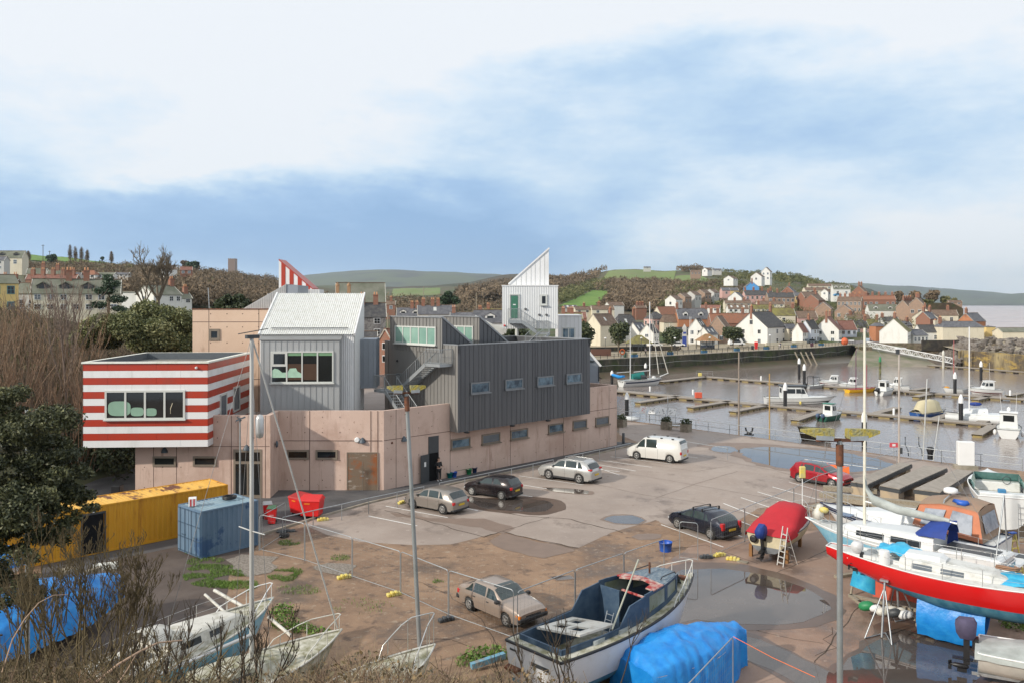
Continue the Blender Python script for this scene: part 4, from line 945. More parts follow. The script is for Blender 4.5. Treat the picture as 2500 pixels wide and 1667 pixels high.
def hull(root,L,B,fr,draft,m_top,m_bot,m_deck=None,tr=.8,bowp=2.2,sheer=(0,-.1,.35),rail=None,wl=.5,bowrake=.12,stripe=None,flare=.7,fullz=.65,sternrake=0,band=None,deckdrop=.04,pmax=.42,stern_up=0,closed=True,railr=.035):
 """a boat hull from x=0 (stern) to x=L (bow); fr is the freeboard from the waterline z=0, draft the depth below"""
 def half(t):
  if t<pmax:return B/2*(tr+(1-tr)*math.sin(math.pi/2*t/pmax))
  return B/2*max(0.0,1-((t-pmax)/(1-pmax))**bowp)
 def sh(t):return fr+(sheer[0]*(1-t)**2+sheer[1]*4*t*(1-t)+sheer[2]*t*t)
 def kl(t):return -draft*min(1,(1-t)*3.2)**.7*(1 if stern_up==0 else min(1,(t/stern_up))**.8 if t<stern_up else 1) + (sh(t)*.0)
 NS=30;J=12
 def pt(t,a,s):
  zs=sh(t);zk=kl(t)
  if stern_up and t<stern_up:zk=lerp(zs*.55,-draft,(t/stern_up)**.8)
  if t>.93:zk=lerp(zk,zs-.25,((t-.93)/.07)**2)
  y=half(t)*max(0,math.cos(a*math.pi/2))**flare if a<1 else 0
  z=zs+(zk-zs)*(math.sin(a*math.pi/2)**(1/fullz))
  hf=(z-zk)/max(.01,zs-zk)
  x=L*t - bowrake*L*(1-hf)*t**4 + sternrake*(1-hf)*(1-t)**4
  return Vector((x,s*y,z))
 ts=[1-(1-i/NS)**1.15 for i in range(NS+1)]
 def strip(zlo,zhi,off=0):      # hull skin between two heights, sampled by height
  mb=MB()
  for s in (-1,1):
   rows=[]
   for t in ts:
    col=[pt(t,j/J,s) for j in range(J+1)];zz=[p.z for p in col][::-1];row=[]
    for k in range(7):
     zs=col[0].z;z=lerp(max(zlo,col[-1].z) if zlo is not None else col[-1].z,min(zhi,zs) if zhi is not None else zs,k/6)
     z=max(min(z,zs),col[-1].z)
     x=float(np.interp(z,zz,[p.x for p in col][::-1]));y=float(np.interp(z,zz,[abs(p.y) for p in col][::-1]))
     row.append(Vector((x,s*(y+off*(1 if y>.02 else 0)),z)))
    rows.append(row if s>0 else row[::-1])
   mb.grid(rows)
  # transom
  col=[pt(0,j/J,1) for j in range(J+1)];zz=[p.z for p in col][::-1];pts=[]
  lo=max(zlo,col[-1].z) if zlo is not None else col[-1].z;hi=min(zhi,col[0].z) if zhi is not None else col[0].z
  if hi>lo:
   hs_=[lerp(lo,hi,k/5) for k in range(6)];R_=[(float(np.interp(z,zz,[p.x for p in col][::-1])),float(np.interp(z,zz,[abs(p.y) for p in col][::-1])),z) for z in hs_]
   mb.poly([(x-off,y,z) for x,y,z in R_]+[(x-off,-y,z) for x,y,z in R_[::-1]])
  return mb
 wlz=0.0
 P('hull',strip(wlz,None),m_top,root);P('hull_bottom',strip(None,wlz),m_bot,root)
 if stripe:
  sm_,z0,z1=stripe
  mb=MB()
  for s in (-1,1):
   rows=[]
   for t in ts[1:-1]:
    col=[pt(t,j/J,s) for j in range(J+1)];zz=[p.z for p in col][::-1];row=[]
    for z in (col[0].z-z1,col[0].z-z0):
     x=float(np.interp(z,zz,[p.x for p in col][::-1]));y=float(np.interp(z,zz,[abs(p.y) for p in col][::-1]));row.append(Vector((x,s*(y+.008),z)))
    rows.append(row if s>0 else row[::-1])
   mb.grid(rows)
  P('stripe',mb,sm_,root)
 if rail:
  for s in (-1,1):P('rub_rail',MB().tube([pt(t,0,s)+Vector((0,0,.0)) for t in ts[:-1]]+[pt(1,0,0)],railr,6),rail,root)
  P('rub_rail',MB().tube([pt(0,0,-1),pt(0,0,1)],railr,6),rail,root)
 if m_deck:
  rows=[[pt(t,0,-1)+(pt(t,0,1)-pt(t,0,-1))*k/6+UP*(-deckdrop+.06*math.sin(math.pi*k/6)*(half(t)/(B/2))) for k in range(7)] for t in ts]
  P('deck',MB().grid(rows),m_deck,root)
 return pt,half,sh
def cabin(root,secs,m,name='cabin',win=None,wm=None,wz=(.35,.8),par=None):
 """coachroof from sections (x, half width bottom, half width top, z0, z1)"""
 rings=[[(x,-wb,z0),(x+dx,-wt,z1-.05),(x+dx,-wt*.75,z1),(x+dx,wt*.75,z1),(x+dx,wt,z1-.05),(x,wb,z0)] for x,wb,wt,z0,z1,dx in secs]
 c=P(name,MB().loft(rings,True,True,False),m,par or root)
 if win:
  for x0,x1 in win:
   for s in (-1,1):
    rows=[]
    for f in wz:
     row=[]
     for k in range(5):
      x=lerp(x0,x1,k/4);i=0
      while i<len(secs)-2 and x>secs[i+1][0]:i+=1
      A_,B_=secs[i],secs[i+1];t=min(1,max(0,(x-A_[0])/(B_[0]-A_[0]+1e-6)));wb,wt,z0,z1,dx=[lerp(A_[q],B_[q],t) for q in range(1,6)]
      row.append((x+dx*f,s*(lerp(wb,wt,f)+.012),lerp(z0,z1-.05,f)))
     rows.append(row)
    P('cabin_window',MB().grid(rows,False),wm or m_winglass,c)
 return c
def pulpit(root,pts,posts,r=.014,m=None,name='pulpit'):
 mb=MB().tube(pts,r,5)
 for a,b in posts:mb.tube([a,b],r*.9,4)
 return P(name,mb,m or m_stain,root)
def bowrail(root,pt,h,t0=.55,n=4,m=None,name='pulpit',r=.016):
 ts_=np.linspace(t0,.985,n*2);L_=[pt(t,0,-1)+UP*h*min(1,.4+(t-t0)*4) for t in ts_];R_=[pt(t,0,1)+UP*h*min(1,.4+(t-t0)*4) for t in ts_[::-1]]
 posts=[(pt(t,0,s)+UP*.0,pt(t,0,s)+UP*h*min(1,.4+(t-t0)*4)) for t in np.linspace(t0+.03,.97,n) for s in (-1,1)]
 return pulpit(root,[pt(t0-.03,0,-1)]+L_+R_+[pt(t0-.03,0,1)],posts,r,m,name)
def lifelines(root,pt,t0,t1,h=.6,n=5):
 mb=MB()
 for s in (-1,1):
  for z in (h,h*.5):mb.tube([pt(t,.0,s)*1+UP*z-Vector((0,s*.06,0)) for t in np.linspace(t0,t1,n)],.006,4)
  for t in np.linspace(t0,t1,n):p=pt(t,0,s)-Vector((0,s*.06,0));mb.tube([p,p+UP*h],.013,4)
 return P('guard_rail',mb,m_stain,root)
def mast(root,base,h,r=.07,spread=(.55,),sw=.8,stays=(),boom=None,m=None,lean=0):
 mb=MB();top=Vector(base)+Vector((lean,0,h));mb.tube([base,top],r,8,r*.8)
 ms=P('mast',mb,m or m_ally,root)
 for f in spread:
  c=Vector(base)+(top-Vector(base))*f;P('spreader',MB().tube([c+Vector((0,-sw,.02)),c,c+Vector((0,sw,.02))],.022,5),m or m_ally,ms)
 if stays:P('rigging',(lambda mb:[mb.tube([top*1 if k is None else Vector(base)+(top-Vector(base))*k,e],.009,4) for k,e in stays] and mb)(MB()),m_rope,ms)
 return ms
def outboard(root,x,y,z,m=None,cover=None,tilt=.0,s=1.0,par=None):
 mb=MB();mb.M=Matrix.Translation((x,y,z)) @ Matrix.Rotation(tilt,4,'Y') @ Matrix.Scale(s,4)
 ob=MB();ob.M=mb.M
 ob.loft([[(-.42,-.13,.0),(-.42,.13,.0),(-.1,.16,.0),(-.1,-.16,.0)],[(-.52,-.18,.18),(-.52,.18,.18),(-.02,.2,.16),(-.02,-.2,.16)],[(-.55,-.18,.42),(-.55,.18,.42),(0,.19,.42),(0,-.19,.42)],[(-.45,-.12,.56),(-.45,.12,.56),(-.08,.13,.58),(-.08,-.13,.58)]],True,True)
 o=P('outboard_motor',ob,cover or m or m_black,root)
 mb.box(-.34,-.18,-.05,.05,-.75,.02);mb.box(-.62,-.1,-.1,.1,-.62,-.59);mb.lathe([(.02,-.32),(.07,-.2),(.07,.1),(.02,.15)],(-.35,0,-.82),8,(1,0,0));mb.box(-.5,-.25,-.012,.012,-1.0,-.8)
 for k in range(3):
  a=k*2.094;mb.beam((-.68,0,-.82),(-.68,.15*math.cos(a),-.82+.15*math.sin(a)),.02,.09,(1,.6,0))
 mb.box(-.12,.04,-.12,.12,-.25,.05)
 P('motor_leg',mb,m_black,o);return o
def tarpmesh(rings_pts,amp=.05,seed=0,sc=1.6):
 out=[]
 for row in rings_pts:
  out.append([Vector(p)+Vector((0,0,1))*(mnoise.noise(Vector(p)*sc+Vector((seed,0,0)))*amp-abs(mnoise.noise(Vector((p[0]*1.5+p[1],p[1]*1.9-p[0]*.8,seed+9.))))*amp*1.5-abs(mnoise.noise(Vector((p[0]*5,p[1]*3+p[0]*2,seed+3.))))*amp*.45)+Vector((p[0]*0,math.copysign(1,p[1])*abs(mnoise.noise(Vector((p[0]*2.6,p[1],seed))))*amp,0)) for p in row])
 return out
def place_dir(o,sternpx,bowpx,z,zb=None,wz=0):
 """put a boat (local x from stern to bow) between two photo points taken at gunwale heights z and zb"""
 a=G(*sternpx,z);b=G(*bowpx,z if zb is None else zb);o.location=(a.x,a.y,wz);o.rotation_euler=(0,0,math.atan2(b.y-a.y,b.x-a.x));return (b-a).length
def prop(root,x,y,z0,z1,m=None,w=.2,name='block'):return P(name,MB().box(x-w/2,x+w/2,y-w/2,y+w/2,z0,z1),m or m_wood,root)
def ship_name_marks(root,x,y0,z,n,w=.07,h=.09,m=None):pass
# --- derelict cabin cruiser, the nearest boat
cr=T('derelict_cabin_cruiser','derelict white and navy cabin cruiser with a torn roof, beside a puddle','boat',(0,0,0))
a=G(1300,1585,1.95);b=G(1688,1400,2.35);ang=math.atan2(b.y-a.y,b.x-a.x);LC=(b-a).length+.1
cr.location=(a.x,a.y,.75);cr.rotation_euler=(0,0,ang)
ROOTM[cr.name]=(Matrix.Translation(cr.location) @ Matrix.Rotation(ang,4,'Z')).inverted()
m_navypaint=mat('chalky_navy_paint',(.028,.06,.11),.6,col2=(.06,.10,.15),vs=2.5)
m_chalkwhite=mat('chalky_hull',(.70,.70,.70),.5,col2=(.58,.56,.51),vs=1.3,mix=.66)
pt,half,sh=hull(cr,LC,2.95,1.15,.5,m_chalkwhite,m_antif,None,tr=.86,bowp=2.4,sheer=(0,-.05,.42),rail=m_black,bowrake=.10,railr=.05,flare=.5,pmax=.35)
Lc=LC;tcx=.60   # cockpit runs to 60 % of the length
# side decks and fore deck in mossy off-white
mb=MB()
for s in (-1,1):
 rows=[]
 for t in np.linspace(0,.93,24):
  p=pt(t,0,s);w=min(.34,abs(p.y)*.9);rows.append([p+UP*.02,Vector((p.x,p.y-s*w,p.z+.03))] if s>0 else [Vector((p.x,p.y-s*w,p.z+.03)),p+UP*.02])
 mb.grid(rows,False)
rows=[[pt(t,0,-1)+(pt(t,0,1)-pt(t,0,-1))*k/6+UP*(.03+.07*math.sin(math.pi*k/6)) for k in range(7)] for t in np.linspace(.80,.995,8)];mb.grid(rows)
mb.grid([[(x,y,sh(0)+.03) for y in (-half(0),half(0))] for x in (0,.34)],False)
P('side_deck',mb,m_mossy,cr)
zs0=sh(.2)
wi=lambda t:half(t)-.34
# cockpit coaming walls (navy), floor
mb=MB()
def wallp(t0,t1,s,za,zb,th=.05):
 p=[(t0*Lc,s*wi(t0)),(t1*Lc,s*wi(t1))];mb.add([(p[0][0],p[0][1],.25),(p[1][0],p[1][1],.25),(p[1][0],p[1][1],zb),(p[0][0],p[0][1],za),(p[0][0],p[0][1]-s*th,.25),(p[1][0],p[1][1]-s*th,.25),(p[1][0],p[1][1]-s*th,zb),(p[0][0],p[0][1]-s*th,za)],
  [(0,1,2,3),(7,6,5,4),(3,2,6,7),(0,3,7,4),(1,5,6,2)])
zc=sh(.1)+.22
for s in (-1,1):
 wallp(.045,.25,s,zc,zc);wallp(.25,.34,s,zc,zc+.02);wallp(.34,.40,s,zc+.02,zc+.62);wallp(.40,.50,s,zc+.62,zc+.72)
mb.box(.34,.40,-wi(.04),wi(.04),.25,zc)
P('cockpit_coaming',mb,m_navypaint,cr)
P('cockpit_floor',MB().grid([[(t*Lc,-wi(t)+.03,.32),(t*Lc,wi(t)-.03,.32)] for t in (.04,.2,.4,.55,.8)],False),m_mossy,cr)
# wheelhouse: sides with windows, partial bulkhead, broken roof
zr=zc+.78
mb=MB()
for s in (-1,1):
 for t0,t1 in ((.50,.53),(.66,.685),(.78,.80)):wallp(t0,t1,s,zr,zr)
 for t0,t1 in ((.53,.66),(.685,.78)):
  wallp(t0,t1,s,sh(t0)+.2,sh(t1)+.2)
  p0_,p1_=(t0*Lc,s*wi(t0)),(t1*Lc,s*wi(t1));mb.beam((p0_[0],p0_[1]-s*.025,zr-.06),(p1_[0],p1_[1]-s*.025,zr-.06),.05,.14)
mb.box(.50*Lc,.50*Lc+.05,.1,wi(.5),.3,zr-.15)
w_=wi(.8)
P('wheelhouse',mb,m_navypaint,cr)
for s in (-1,1):
 for t0,t1 in ((.53,.66),(.685,.78)):
  P('cabin_window',MB().add([(t0*Lc,s*(wi(t0)-.02),sh(t0)+.2),(t1*Lc,s*(wi(t1)-.02),sh(t1)+.2),(t1*Lc,s*(wi(t1)-.02),zr-.12),(t0*Lc,s*(wi(t0)-.02),zr-.12)],[(0,1,2,3)]),mat('mossy_pane',(.18,.20,.13),.3,col2=(.32,.36,.34),vs=1.5),cr)
rows=[[(t*Lc,y*wi(t),zr+.12*math.cos(y*1.2)-.04) for y in np.linspace(-1.03,1.03,9)] for t in (.645,.68,.72,.76,.80)]
rows.append([(t_,y_*1.0,z_) for t_,y_,z_ in [(.845*Lc,y*wi(.84)*.98,sh(.84)+.32) for y in np.linspace(-1,1,9)]])
rows.append([(.875*Lc,y*wi(.87)*.95,sh(.87)+.07) for y in np.linspace(-1,1,9)])
P('cabin_roof',MB().grid(rows),mat('flaking_grey_paint',(.10,.15,.20),.7,col2=(.30,.33,.34),vs=5,stretch=(1,4,1),mix=.56),cr)
# torn remains of the aft roof
m_torn=mat('flaked_red_white',(.36,.03,.03),.8,col2=(.58,.54,.46),vs=3,mix=.57)
z_=zr+.07
P('torn_roof_edge',MB().extr([(.645*Lc,-wi(.64),z_-.06),(.645*Lc,0,z_+.03),(.645*Lc,wi(.64),z_-.06),(.60*Lc,wi(.6),z_-.06),(.595*Lc,.7,z_-.0),(.57*Lc,.62,z_),(.585*Lc,.2,z_+.03),(.61*Lc,-.2,z_+.03),(.60*Lc,-.65,z_+.01),(.55*Lc,-.75,z_-.01),(.56*Lc,-wi(.56),z_-.06)],(0,0,-.04)),m_torn,cr)
P('roof_rib',MB().beam((.52*Lc,-wi(.52)+.05,z_-.25),(.52*Lc,wi(.52)*.1,z_-.22),.08,.05),m_torn,cr)
for y in (-.62,.62):P('handrail',MB().tube([(.67*Lc,y,zr+.06),(.68*Lc,y,zr+.15),(.77*Lc,y*.95,zr+.15),(.78*Lc,y*.95,zr+.06)],.02,5),m_black,cr)
P('roof_post',MB().tube([(.70*Lc,.1,zr+.05),(.70*Lc,.1,zr+.5)],.04,6),m_rust,cr)
# big broken panel lying across the cockpit, with two cut-outs
m_pan=mat('rust_stained_panel',(.62,.60,.54),.6,col2=(.30,.22,.15),vs=2.2,mix=.68)
pm_=MB();pm_.M=Matrix.Translation((.23*Lc,0.02,zc-.02)) @ Matrix.Rotation(.10,4,'Y') @ Matrix.Rotation(-.12,4,'X') @ Matrix.Rotation(.08,4,'Z')
xs_=[-.98,-.55,.0,.30,.85,1.05];ys_=[-.92,-.62,-.05,.12,.62,.92]
for i in range(5):
 for j in range(5):
  if (i==1 and j in (1,)) or (i==3 and j in (3,)) or (i==3 and j==1 and False):continue
  if (i,j) in ((1,3),):continue
  pm_.box(xs_[i],xs_[i+1],ys_[j],ys_[j+1],0,.07)
P('broken_hatch_panel',pm_,m_pan,cr)
mb=MB()
for y in (-.15,.15):mb.tube([(.30*Lc,-.6+y,.5),(.42*Lc,-.1+y,zc+.1)],.02,5)
for k in range(7):p=Vector((.30*Lc,-.6,.5)).lerp(Vector((.42*Lc,-.1,zc+.1)),(k+.5)/7);mb.tube([p+Vector((0,-.15,0)),p+Vector((0,.15,0))],.015,4)
P('metal_ladder',mb,m_galv,cr)
P('leaning_pole',MB().tube([(.30*Lc,-wi(.3)+.05,zc+.05),(.66*Lc,.35,zr+.62)],.035,6),mat('mossy_pole',(.40,.40,.32),.6),cr)
pts_f=bowrail(cr,pt,.62,.70,5,mat('white_tube',(.66,.65,.60),.4),r=.02)
P('deck_cleat',MB().box(.90*Lc,.93*Lc,-.2,.15,sh(.9)+.08,sh(.9)+.2),m_rust,cr)
for t in (.22,.36):p=pt(t,0,-1);P('vent_cowl',MB().loft([[(p.x+a*.28+k*.02,p.y+.38+b*.10,p.z+.02+k*.08) for a,b in ((-1,-1),(1,-.7),(1,.7),(-1,1))] for k in (0,1,1.7)],True,True),mat('grey_cowl',(.35,.38,.38),.6),cr)
mb=MB();mb.box(-.30,-.02,.5,1.1,.35,.42);mb.beam((-.02,.6,.1),(-.28,.6,.38),.05,.05);mb.beam((-.02,1.0,.1),(-.28,1.0,.38),.05,.05)
P('stern_step',mb,m_rust,cr)
P('transom_slot',MB().box(-.03,-.012,-.75,.05,.68,.80),m_dgrey,cr);P('transom_slot',MB().box(-.03,-.012,.75,1.05,.9,.96),m_dgrey,cr)
for x,y in ((1.5,.7),(1.5,-.7),(4.5,.6),(4.5,-.6),(7,0)):prop(cr,x,y,-.75,-.3,w=.3)
# --- blue tarpaulin boat beside it
def tarp_boat(name,label,L,B,Hh,m,m_hull,seed,low=.35,peak=.8,nose=.25):
 r=T(name,label,'boat')
 pt,half,sh=hull(r,L,B,.55,.35,m_hull,m_hull,None,tr=.85,bowp=2.0,sheer=(0,0,.2))
 rows=[]
 for t in np.linspace(-.03,1.02,60):
  tt=min(1,max(0,t));w=max(.16,half(tt))+.17;zt=sh(tt);hgt=Hh*(.35+.65*math.sin(math.pi*min(1,max(0,t+.05))**peak))*(1 if 0<t<1 else .55)
  row=[]
  for k in range(33):
   f=-1+2*k/32;y=f*w*1.0;z=zt+hgt*(1-abs(f)**2.2) if abs(f)<.85 else zt+hgt*(1-.85**2.2)-(abs(f)-.85)/.15*(hgt*.3+low)
   row.append((t*L,y,z))
  rows.append(row)
 q=tarpmesh(rows,.10,seed,1.5);mb=MB().grid(q);mb.poly(q[0][::-1]);P('tarpaulin',mb,m,r);return r
tb1=tarp_boat('covered_boat','small boat wrapped in a bright blue tarpaulin beside the derelict cruiser',5.0,2.3,.72,m_tarpb,m_hullwhite,1,low=1.25)
a=G(1530,1610,1.2);tb1.location=(a.x+.25,a.y-.3,.55);tb1.rotation_euler=(0,0,R(33));tb1.scale=(1,1.05,1.05)
P('trailer',(lambda mb:(mb.beam((0,-.5,-.4),(5.3,-.2,-.4),.08,.1),mb.beam((0,.5,-.4),(5.3,.2,-.4),.08,.1),mb.beam((1.6,-1,-.35),(1.6,1,-.35),.08,.08),mb.lathe([(.1,-.08),(.26,-.08),(.28,0),(.26,.08),(.1,.08)],(1.6,-1.0,-.28),14,(0,1,0)),mb.lathe([(.1,-.08),(.26,-.08),(.28,0),(.26,.08),(.1,.08)],(1.6,1.0,-.28),14,(0,1,0))) and mb)(MB()),m_galv,tb1)
tb2=tarp_boat('covered_boat','bulky boat under a blue tarpaulin weighed down with wood, behind the bare bushes',6.4,2.9,1.2,m_tarpb,mat('dark_blue_hull',(.02,.04,.10),.5),4,low=.7)
a=G(120,1475,1.4);tb2.location=(-19.7,29.3,.75);tb2.rotation_euler=(0,0,R(64))
mb=MB();mb.box(4.6,5.3,-.5,-.3,1.55,1.7);mb.box(4.0,4.6,.0,.5,1.72,1.8);P('timber_weight',mb,m_wood,tb2)
tb3=tarp_boat('covered_boat','small boat under a crumpled blue sheet in front of the yellow container',4.2,2.0,.8,m_tarpb,m_hullwhite,7,low=.4)
tb3.location=(-25.6,38.4,.7);tb3.rotation_euler=(0,0,R(12));tb3.scale=(.62,.7,.9)
# --- long red sloop on stands
rd=T('red_yacht','long red hulled yacht with worn blue underside propped on metal stands','boat')
a=G(2497,1452,2.75);b=G(1999,1345,2.95);d=(a-b).normalized();far=b+d*10.6
rd.location=(b.x+d.x*10.6,b.y+d.y*10.6,1.62);ang=math.atan2(-d.y,-d.x)
# stern counter is the tip at the left: local x=0 there
rd.location=(b.x+.75,b.y+.9,1.98);ang=math.atan2(d.y,d.x);rd.rotation_euler=(0,0,ang)
pt,half,sh=hull(rd,10.8,2.75,.80,.62,m_hullred,m_antif,m_deckw,tr=.22,bowp=1.9,sheer=(.22,-.12,.32),rail=m_white,bowrake=.16,stern_up=.42,flare=.75,fullz=.75,railr=.022,pmax=.48,stripe=None)
mb=MB()
for s in (-1,1):
 mb.tube([pt(t,.0,s)*1 for t in ()] or [(0,0,0),(0,0,.001)],.001,3)
z=1.0
cb=cabin(rd,[(3.0,.78,.68,.76,1.16,0),(3.7,.85,.72,.72,1.23,0),(6.2,.72,.60,.72,1.14,0),(7.2,.45,.34,.78,.92,-.1)],m_deckw,win=[(3.5,4.2),(4.5,5.3)],wm=m_glassg)
cabin(rd,[(3.15,.45,.4,1.18,1.34,0),(4.4,.5,.45,1.18,1.38,0),(4.6,.4,.3,1.18,1.28,0)],m_whitegl,name='hatch_garage')
mb=MB().box(.9,2.9,-.55,.55,.80,1.02);P('cockpit_coaming',(lambda mb:[mb.box(.95,3.0,s*.55-.03,s*.55+.03,.73,1.0) for s in (-1,1)] and mb)(MB()),m_whitegl,rd)
P('well_shade_box',MB().box(1.0,2.95,-.5,.5,.60,.80),m_dgrey,rd)  # closed dark box: the well's shade is put into its colour
def sheet(root,x0,x1,w,z,h,m,seed,name='tarpaulin',y=0):
 rows=[[(x,y+f*w*(1-.5*abs(k/12-.5)),z+h*(1-f*f)*math.sin(math.pi*(k+.6)/13)+.0) for f in np.linspace(-1,1,9)] for k,x in enumerate(np.linspace(x0,x1,13))]
 return P(name,MB().grid(tarpmesh(rows,.14,seed,2.6)),m,root)
m_tarpc=mat('turquoise_tarp',(.02,.30,.55),.45,col2=(.05,.42,.62),vs=3,bump=.6,bs=3)
sheet(rd,1.9,3.5,.55,1.2,.28,m_tarpc,3,y=.5);sheet(rd,5.6,8.4,.62,.9,.30,m_tarpc,5)
P('rope_coil',MB().tube([(6.6+.4*math.cos(k*.9)*(1+.1*math.sin(k)),.15*math.sin(k*.9),1.25+.01*k) for k in range(16)],.03,5),mat('brown_rope',(.28,.16,.10),.9),rd)
lifelines(rd,pt,.06,.93,.62,8)
outboard(rd,1.55,-.5,1.03,mat('white_motor',(.6,.6,.6),.4),s=.8)
P('fender_drum',MB().lathe([(.2,0),(.22,.1),(.22,.5),(.2,.6)],(2.45,-.75,.78),12),m_white,rd)
bl=mat('blue_keel_wrap',(.015,.16,.50),.5,var=.2,vs=1.4,bump=.4)
P('keel',MB().loft([[(3.7,-.12,-.2),(6.1,-.12,-.5),(6.1,.12,-.5),(3.7,.12,-.2)],[(3.8,-.14,-1.1),(6.0,-.14,-1.1),(6.0,.14,-1.1),(3.8,.14,-1.1)],[(4.2,-.08,-1.95),(5.8,-.08,-1.95),(5.8,.08,-1.95),(4.2,.08,-1.95)]],True,True),bl,rd)
rows=[[(x,-.35-.3*math.sin(k),z_) for k,z_ in enumerate((-.15,-.7,-1.2,-1.75))] for x in np.linspace(3.6,6.0,8)]
P('hanging_sheet',MB().grid(tarpmesh(rows,.15,9,2)),m_tarpb,rd)
P('rudder',MB().loft([[(1.1,-.03,.45),(1.9,-.03,.3),(1.9,.03,.3),(1.1,.03,.45)],[(.9,-.03,-.55),(1.9,-.03,-.75),(1.9,.03,-.75),(.9,.03,-.55)]],True,True),m_tarpc,rd)
def stand(x,y,ztop,s,root):
 mb=MB();top=Vector((x,y,ztop));g=-1.98
 f=Vector((x,y+s*.45,g+.04));mb.tube([f,top],.045,6)
 for dx in (-.5,.5):mb.tube([Vector((x+dx,y+s*.95,g+.04)),top-UP*.25],.03,5);mb.tube([Vector((x+dx,y+s*.95,g+.04)),Vector((x-.0,y-s*.1,g+.05))],.025,5)
 mb.box(x-.16,x+.16,y-.14,y+.14,ztop-.02,ztop+.06);P('stand',mb,m_galv,root)
for x in (2.5,7.9):
 for s in (-1,1):y=s*.85;stand(x,y,-.05 if x>3 else .2,s,rd)
# --- cream/blue yacht with navy spray hood
by=T('blue_yacht','pale blue and white yacht with a navy canvas spray hood, behind the red yacht','boat')
bow=G(1967,1268,2.65);st=G(2345,1352,2.5);d=(bow-st);L_=8.9
by.location=(bow.x-d.normalized().x*L_,bow.y-d.normalized().y*L_,1.45);by.rotation_euler=(0,0,math.atan2(d.y,d.x))
pt,half,sh=hull(by,L_,2.75,1.05,.6,m_hullblue,mat('grey_bottom',(.38,.39,.40),.7,var=.2),m_deckw,tr=.6,bowp=2.2,sheer=(0,-.08,.28),rail=m_white,stripe=(m_hullwhite,.0,.10),bowrake=.16)
cb=cabin(by,[(2.7,.92,.80,1.0,1.72,0),(4.2,.92,.78,1.0,1.72,0),(6.6,.72,.58,1.02,1.55,0),(7.2,.5,.38,1.08,1.25,0)],m_whitegl,win=[(3.2,4.5),(4.8,6.1)],wm=m_winglass,wz=(.3,.72))
rows=[[(x,math.sin(a_)*w,z0+hh*math.cos(a_)) for a_ in np.linspace(-1.35,1.35,11)] for x,w,z0,hh in ((3.6,.7,1.55,.2),(3.1,.85,1.6,.65),(2.5,.88,1.6,.78),(2.2,.88,1.6,.75))]
P('spray_hood',MB().grid(rows),m_tarpd,by)
P('hood_window',MB().grid([[(x,s_*.87,z_) for x in (3.35,2.75)] for s_,z_ in ((-1,1.62),(-1,1.95))],False),m_clearp,by)
P('side_dodger',MB().add([(2.25,-.95,1.1),(2.75,-.98,1.1),(2.6,-.95,2.2),(2.3,-.92,2.25)],[(0,1,2,3)]),m_tarpd,by)
mb=MB();mb.box(.2,2.5,-.95,.95,.8,1.08);P('cockpit',MB().bbox(.05,2.5,-1.02,1.02,1.0,1.35,.08),m_whitegl,by);P('well_shade_box',MB().box(.4,2.4,-.6,.6,1.2,1.365),m_dgrey,by)  # dark slab on the cockpit stands in for the shaded well
bowrail(by,pt,.6,.78,3);lifelines(by,pt,.05,.76,.6,7)
mast(by,(6.0,0,1.5),9.2,.075,(),stays=((None,pt(1,0,0)+UP*.1),(None,Vector((0,.3,1.2)))),m=mat('cream_mast',(.70,.67,.56),.5))
P('folded_sail',MB().loft([[(x,math.cos(a_)*r_,z_+math.sin(a_)*r_*1.2) for a_ in np.linspace(0,5.6,8)] for x,r_,z_ in ((6.0,.05,4.0),(5.9,.14,3.2),(5.6,.2,2.75),(4.5,.17,2.5),(3.2,.14,2.42),(2.3,.08,2.4))],True,True),m_tarpg,by)
P('boom',MB().tube([(6.0,0,2.62),(2.0,0,2.34)],.05,6),m_ally,by)
P('solar_panel',MB().box(6.9,7.6,-1.0,-.5,1.62,1.66),mat('solar_cells',(.10,.14,.22),.2),by);P('fender',MB().ball((8.1,.35,1.7),(.28,.22,.3),8,.3),m_offwhite,by);P('fender',MB().ball((8.3,-.25,1.75),(.22,.2,.34),8,.3),m_offwhite,by)
P('deck_bag',MB().ball((7.7,.55,2.0),(.25,.2,.15),8,.2),m_yellow,by)
for x in (2,4,6):prop(by,x,0,-1.45,-.55,w=.3)
for x in (2.2,6.0):
 for s in (-1,1):P('prop',MB().tube([(x,s*1.5,-1.43),(x,s*.9,.1)],.06,6),m_wood,by)
for sx in (-.35,.35):P('gantry',MB().tube([(.3,sx*2.2,1.3),(.2,0,3.9)],.03,5),m_galv,by)
# --- white motor cruiser with brown canopy
cy=T('canopy_cruiser','white motor cruiser with a tan and orange canvas canopy and radar dome','boat')
bow=G(2022,1236,2.6);st=G(2470,1335,2.3);d=bow-st;L_=d.length+.2
cy.location=(st.x,st.y+.6,1.3);cy.rotation_euler=(0,0,math.atan2(d.y,d.x))
pt,half,sh=hull(cy,L_,3.0,1.1,.55,m_hullwhite,m_hullwhite,m_whitegl,tr=.86,bowp=2.3,sheer=(0,-.02,.25),rail=m_hullnavy,stripe=(m_hullnavy,.06,.26),bowrake=.14)
P('swim_platform',MB().bbox(-.9,.05,-1.2,1.2,.25,.38,.05),m_whitegl,cy);P('platform_pad',MB().box(-.75,-.35,-1.0,-.3,.382,.392),m_dgrey,cy)
kx=L_/10.4
cabin(cy,[(3.9*kx,1.2,1.05,1.05,1.75,0),(5.6*kx,1.15,.95,1.06,1.72,0),(7.6*kx,.85,.6,1.1,1.45,0),(9.0*kx,.35,.2,1.25,1.34,0)],m_whitegl)
P('porthole',MB().lathe([(.0,.02),(.13,.02),(.16,0)],(6.5*kx,-1.02,1.35),12,(0,-1,.35)),mat('brass',(.40,.33,.16),.4,.5),cy)
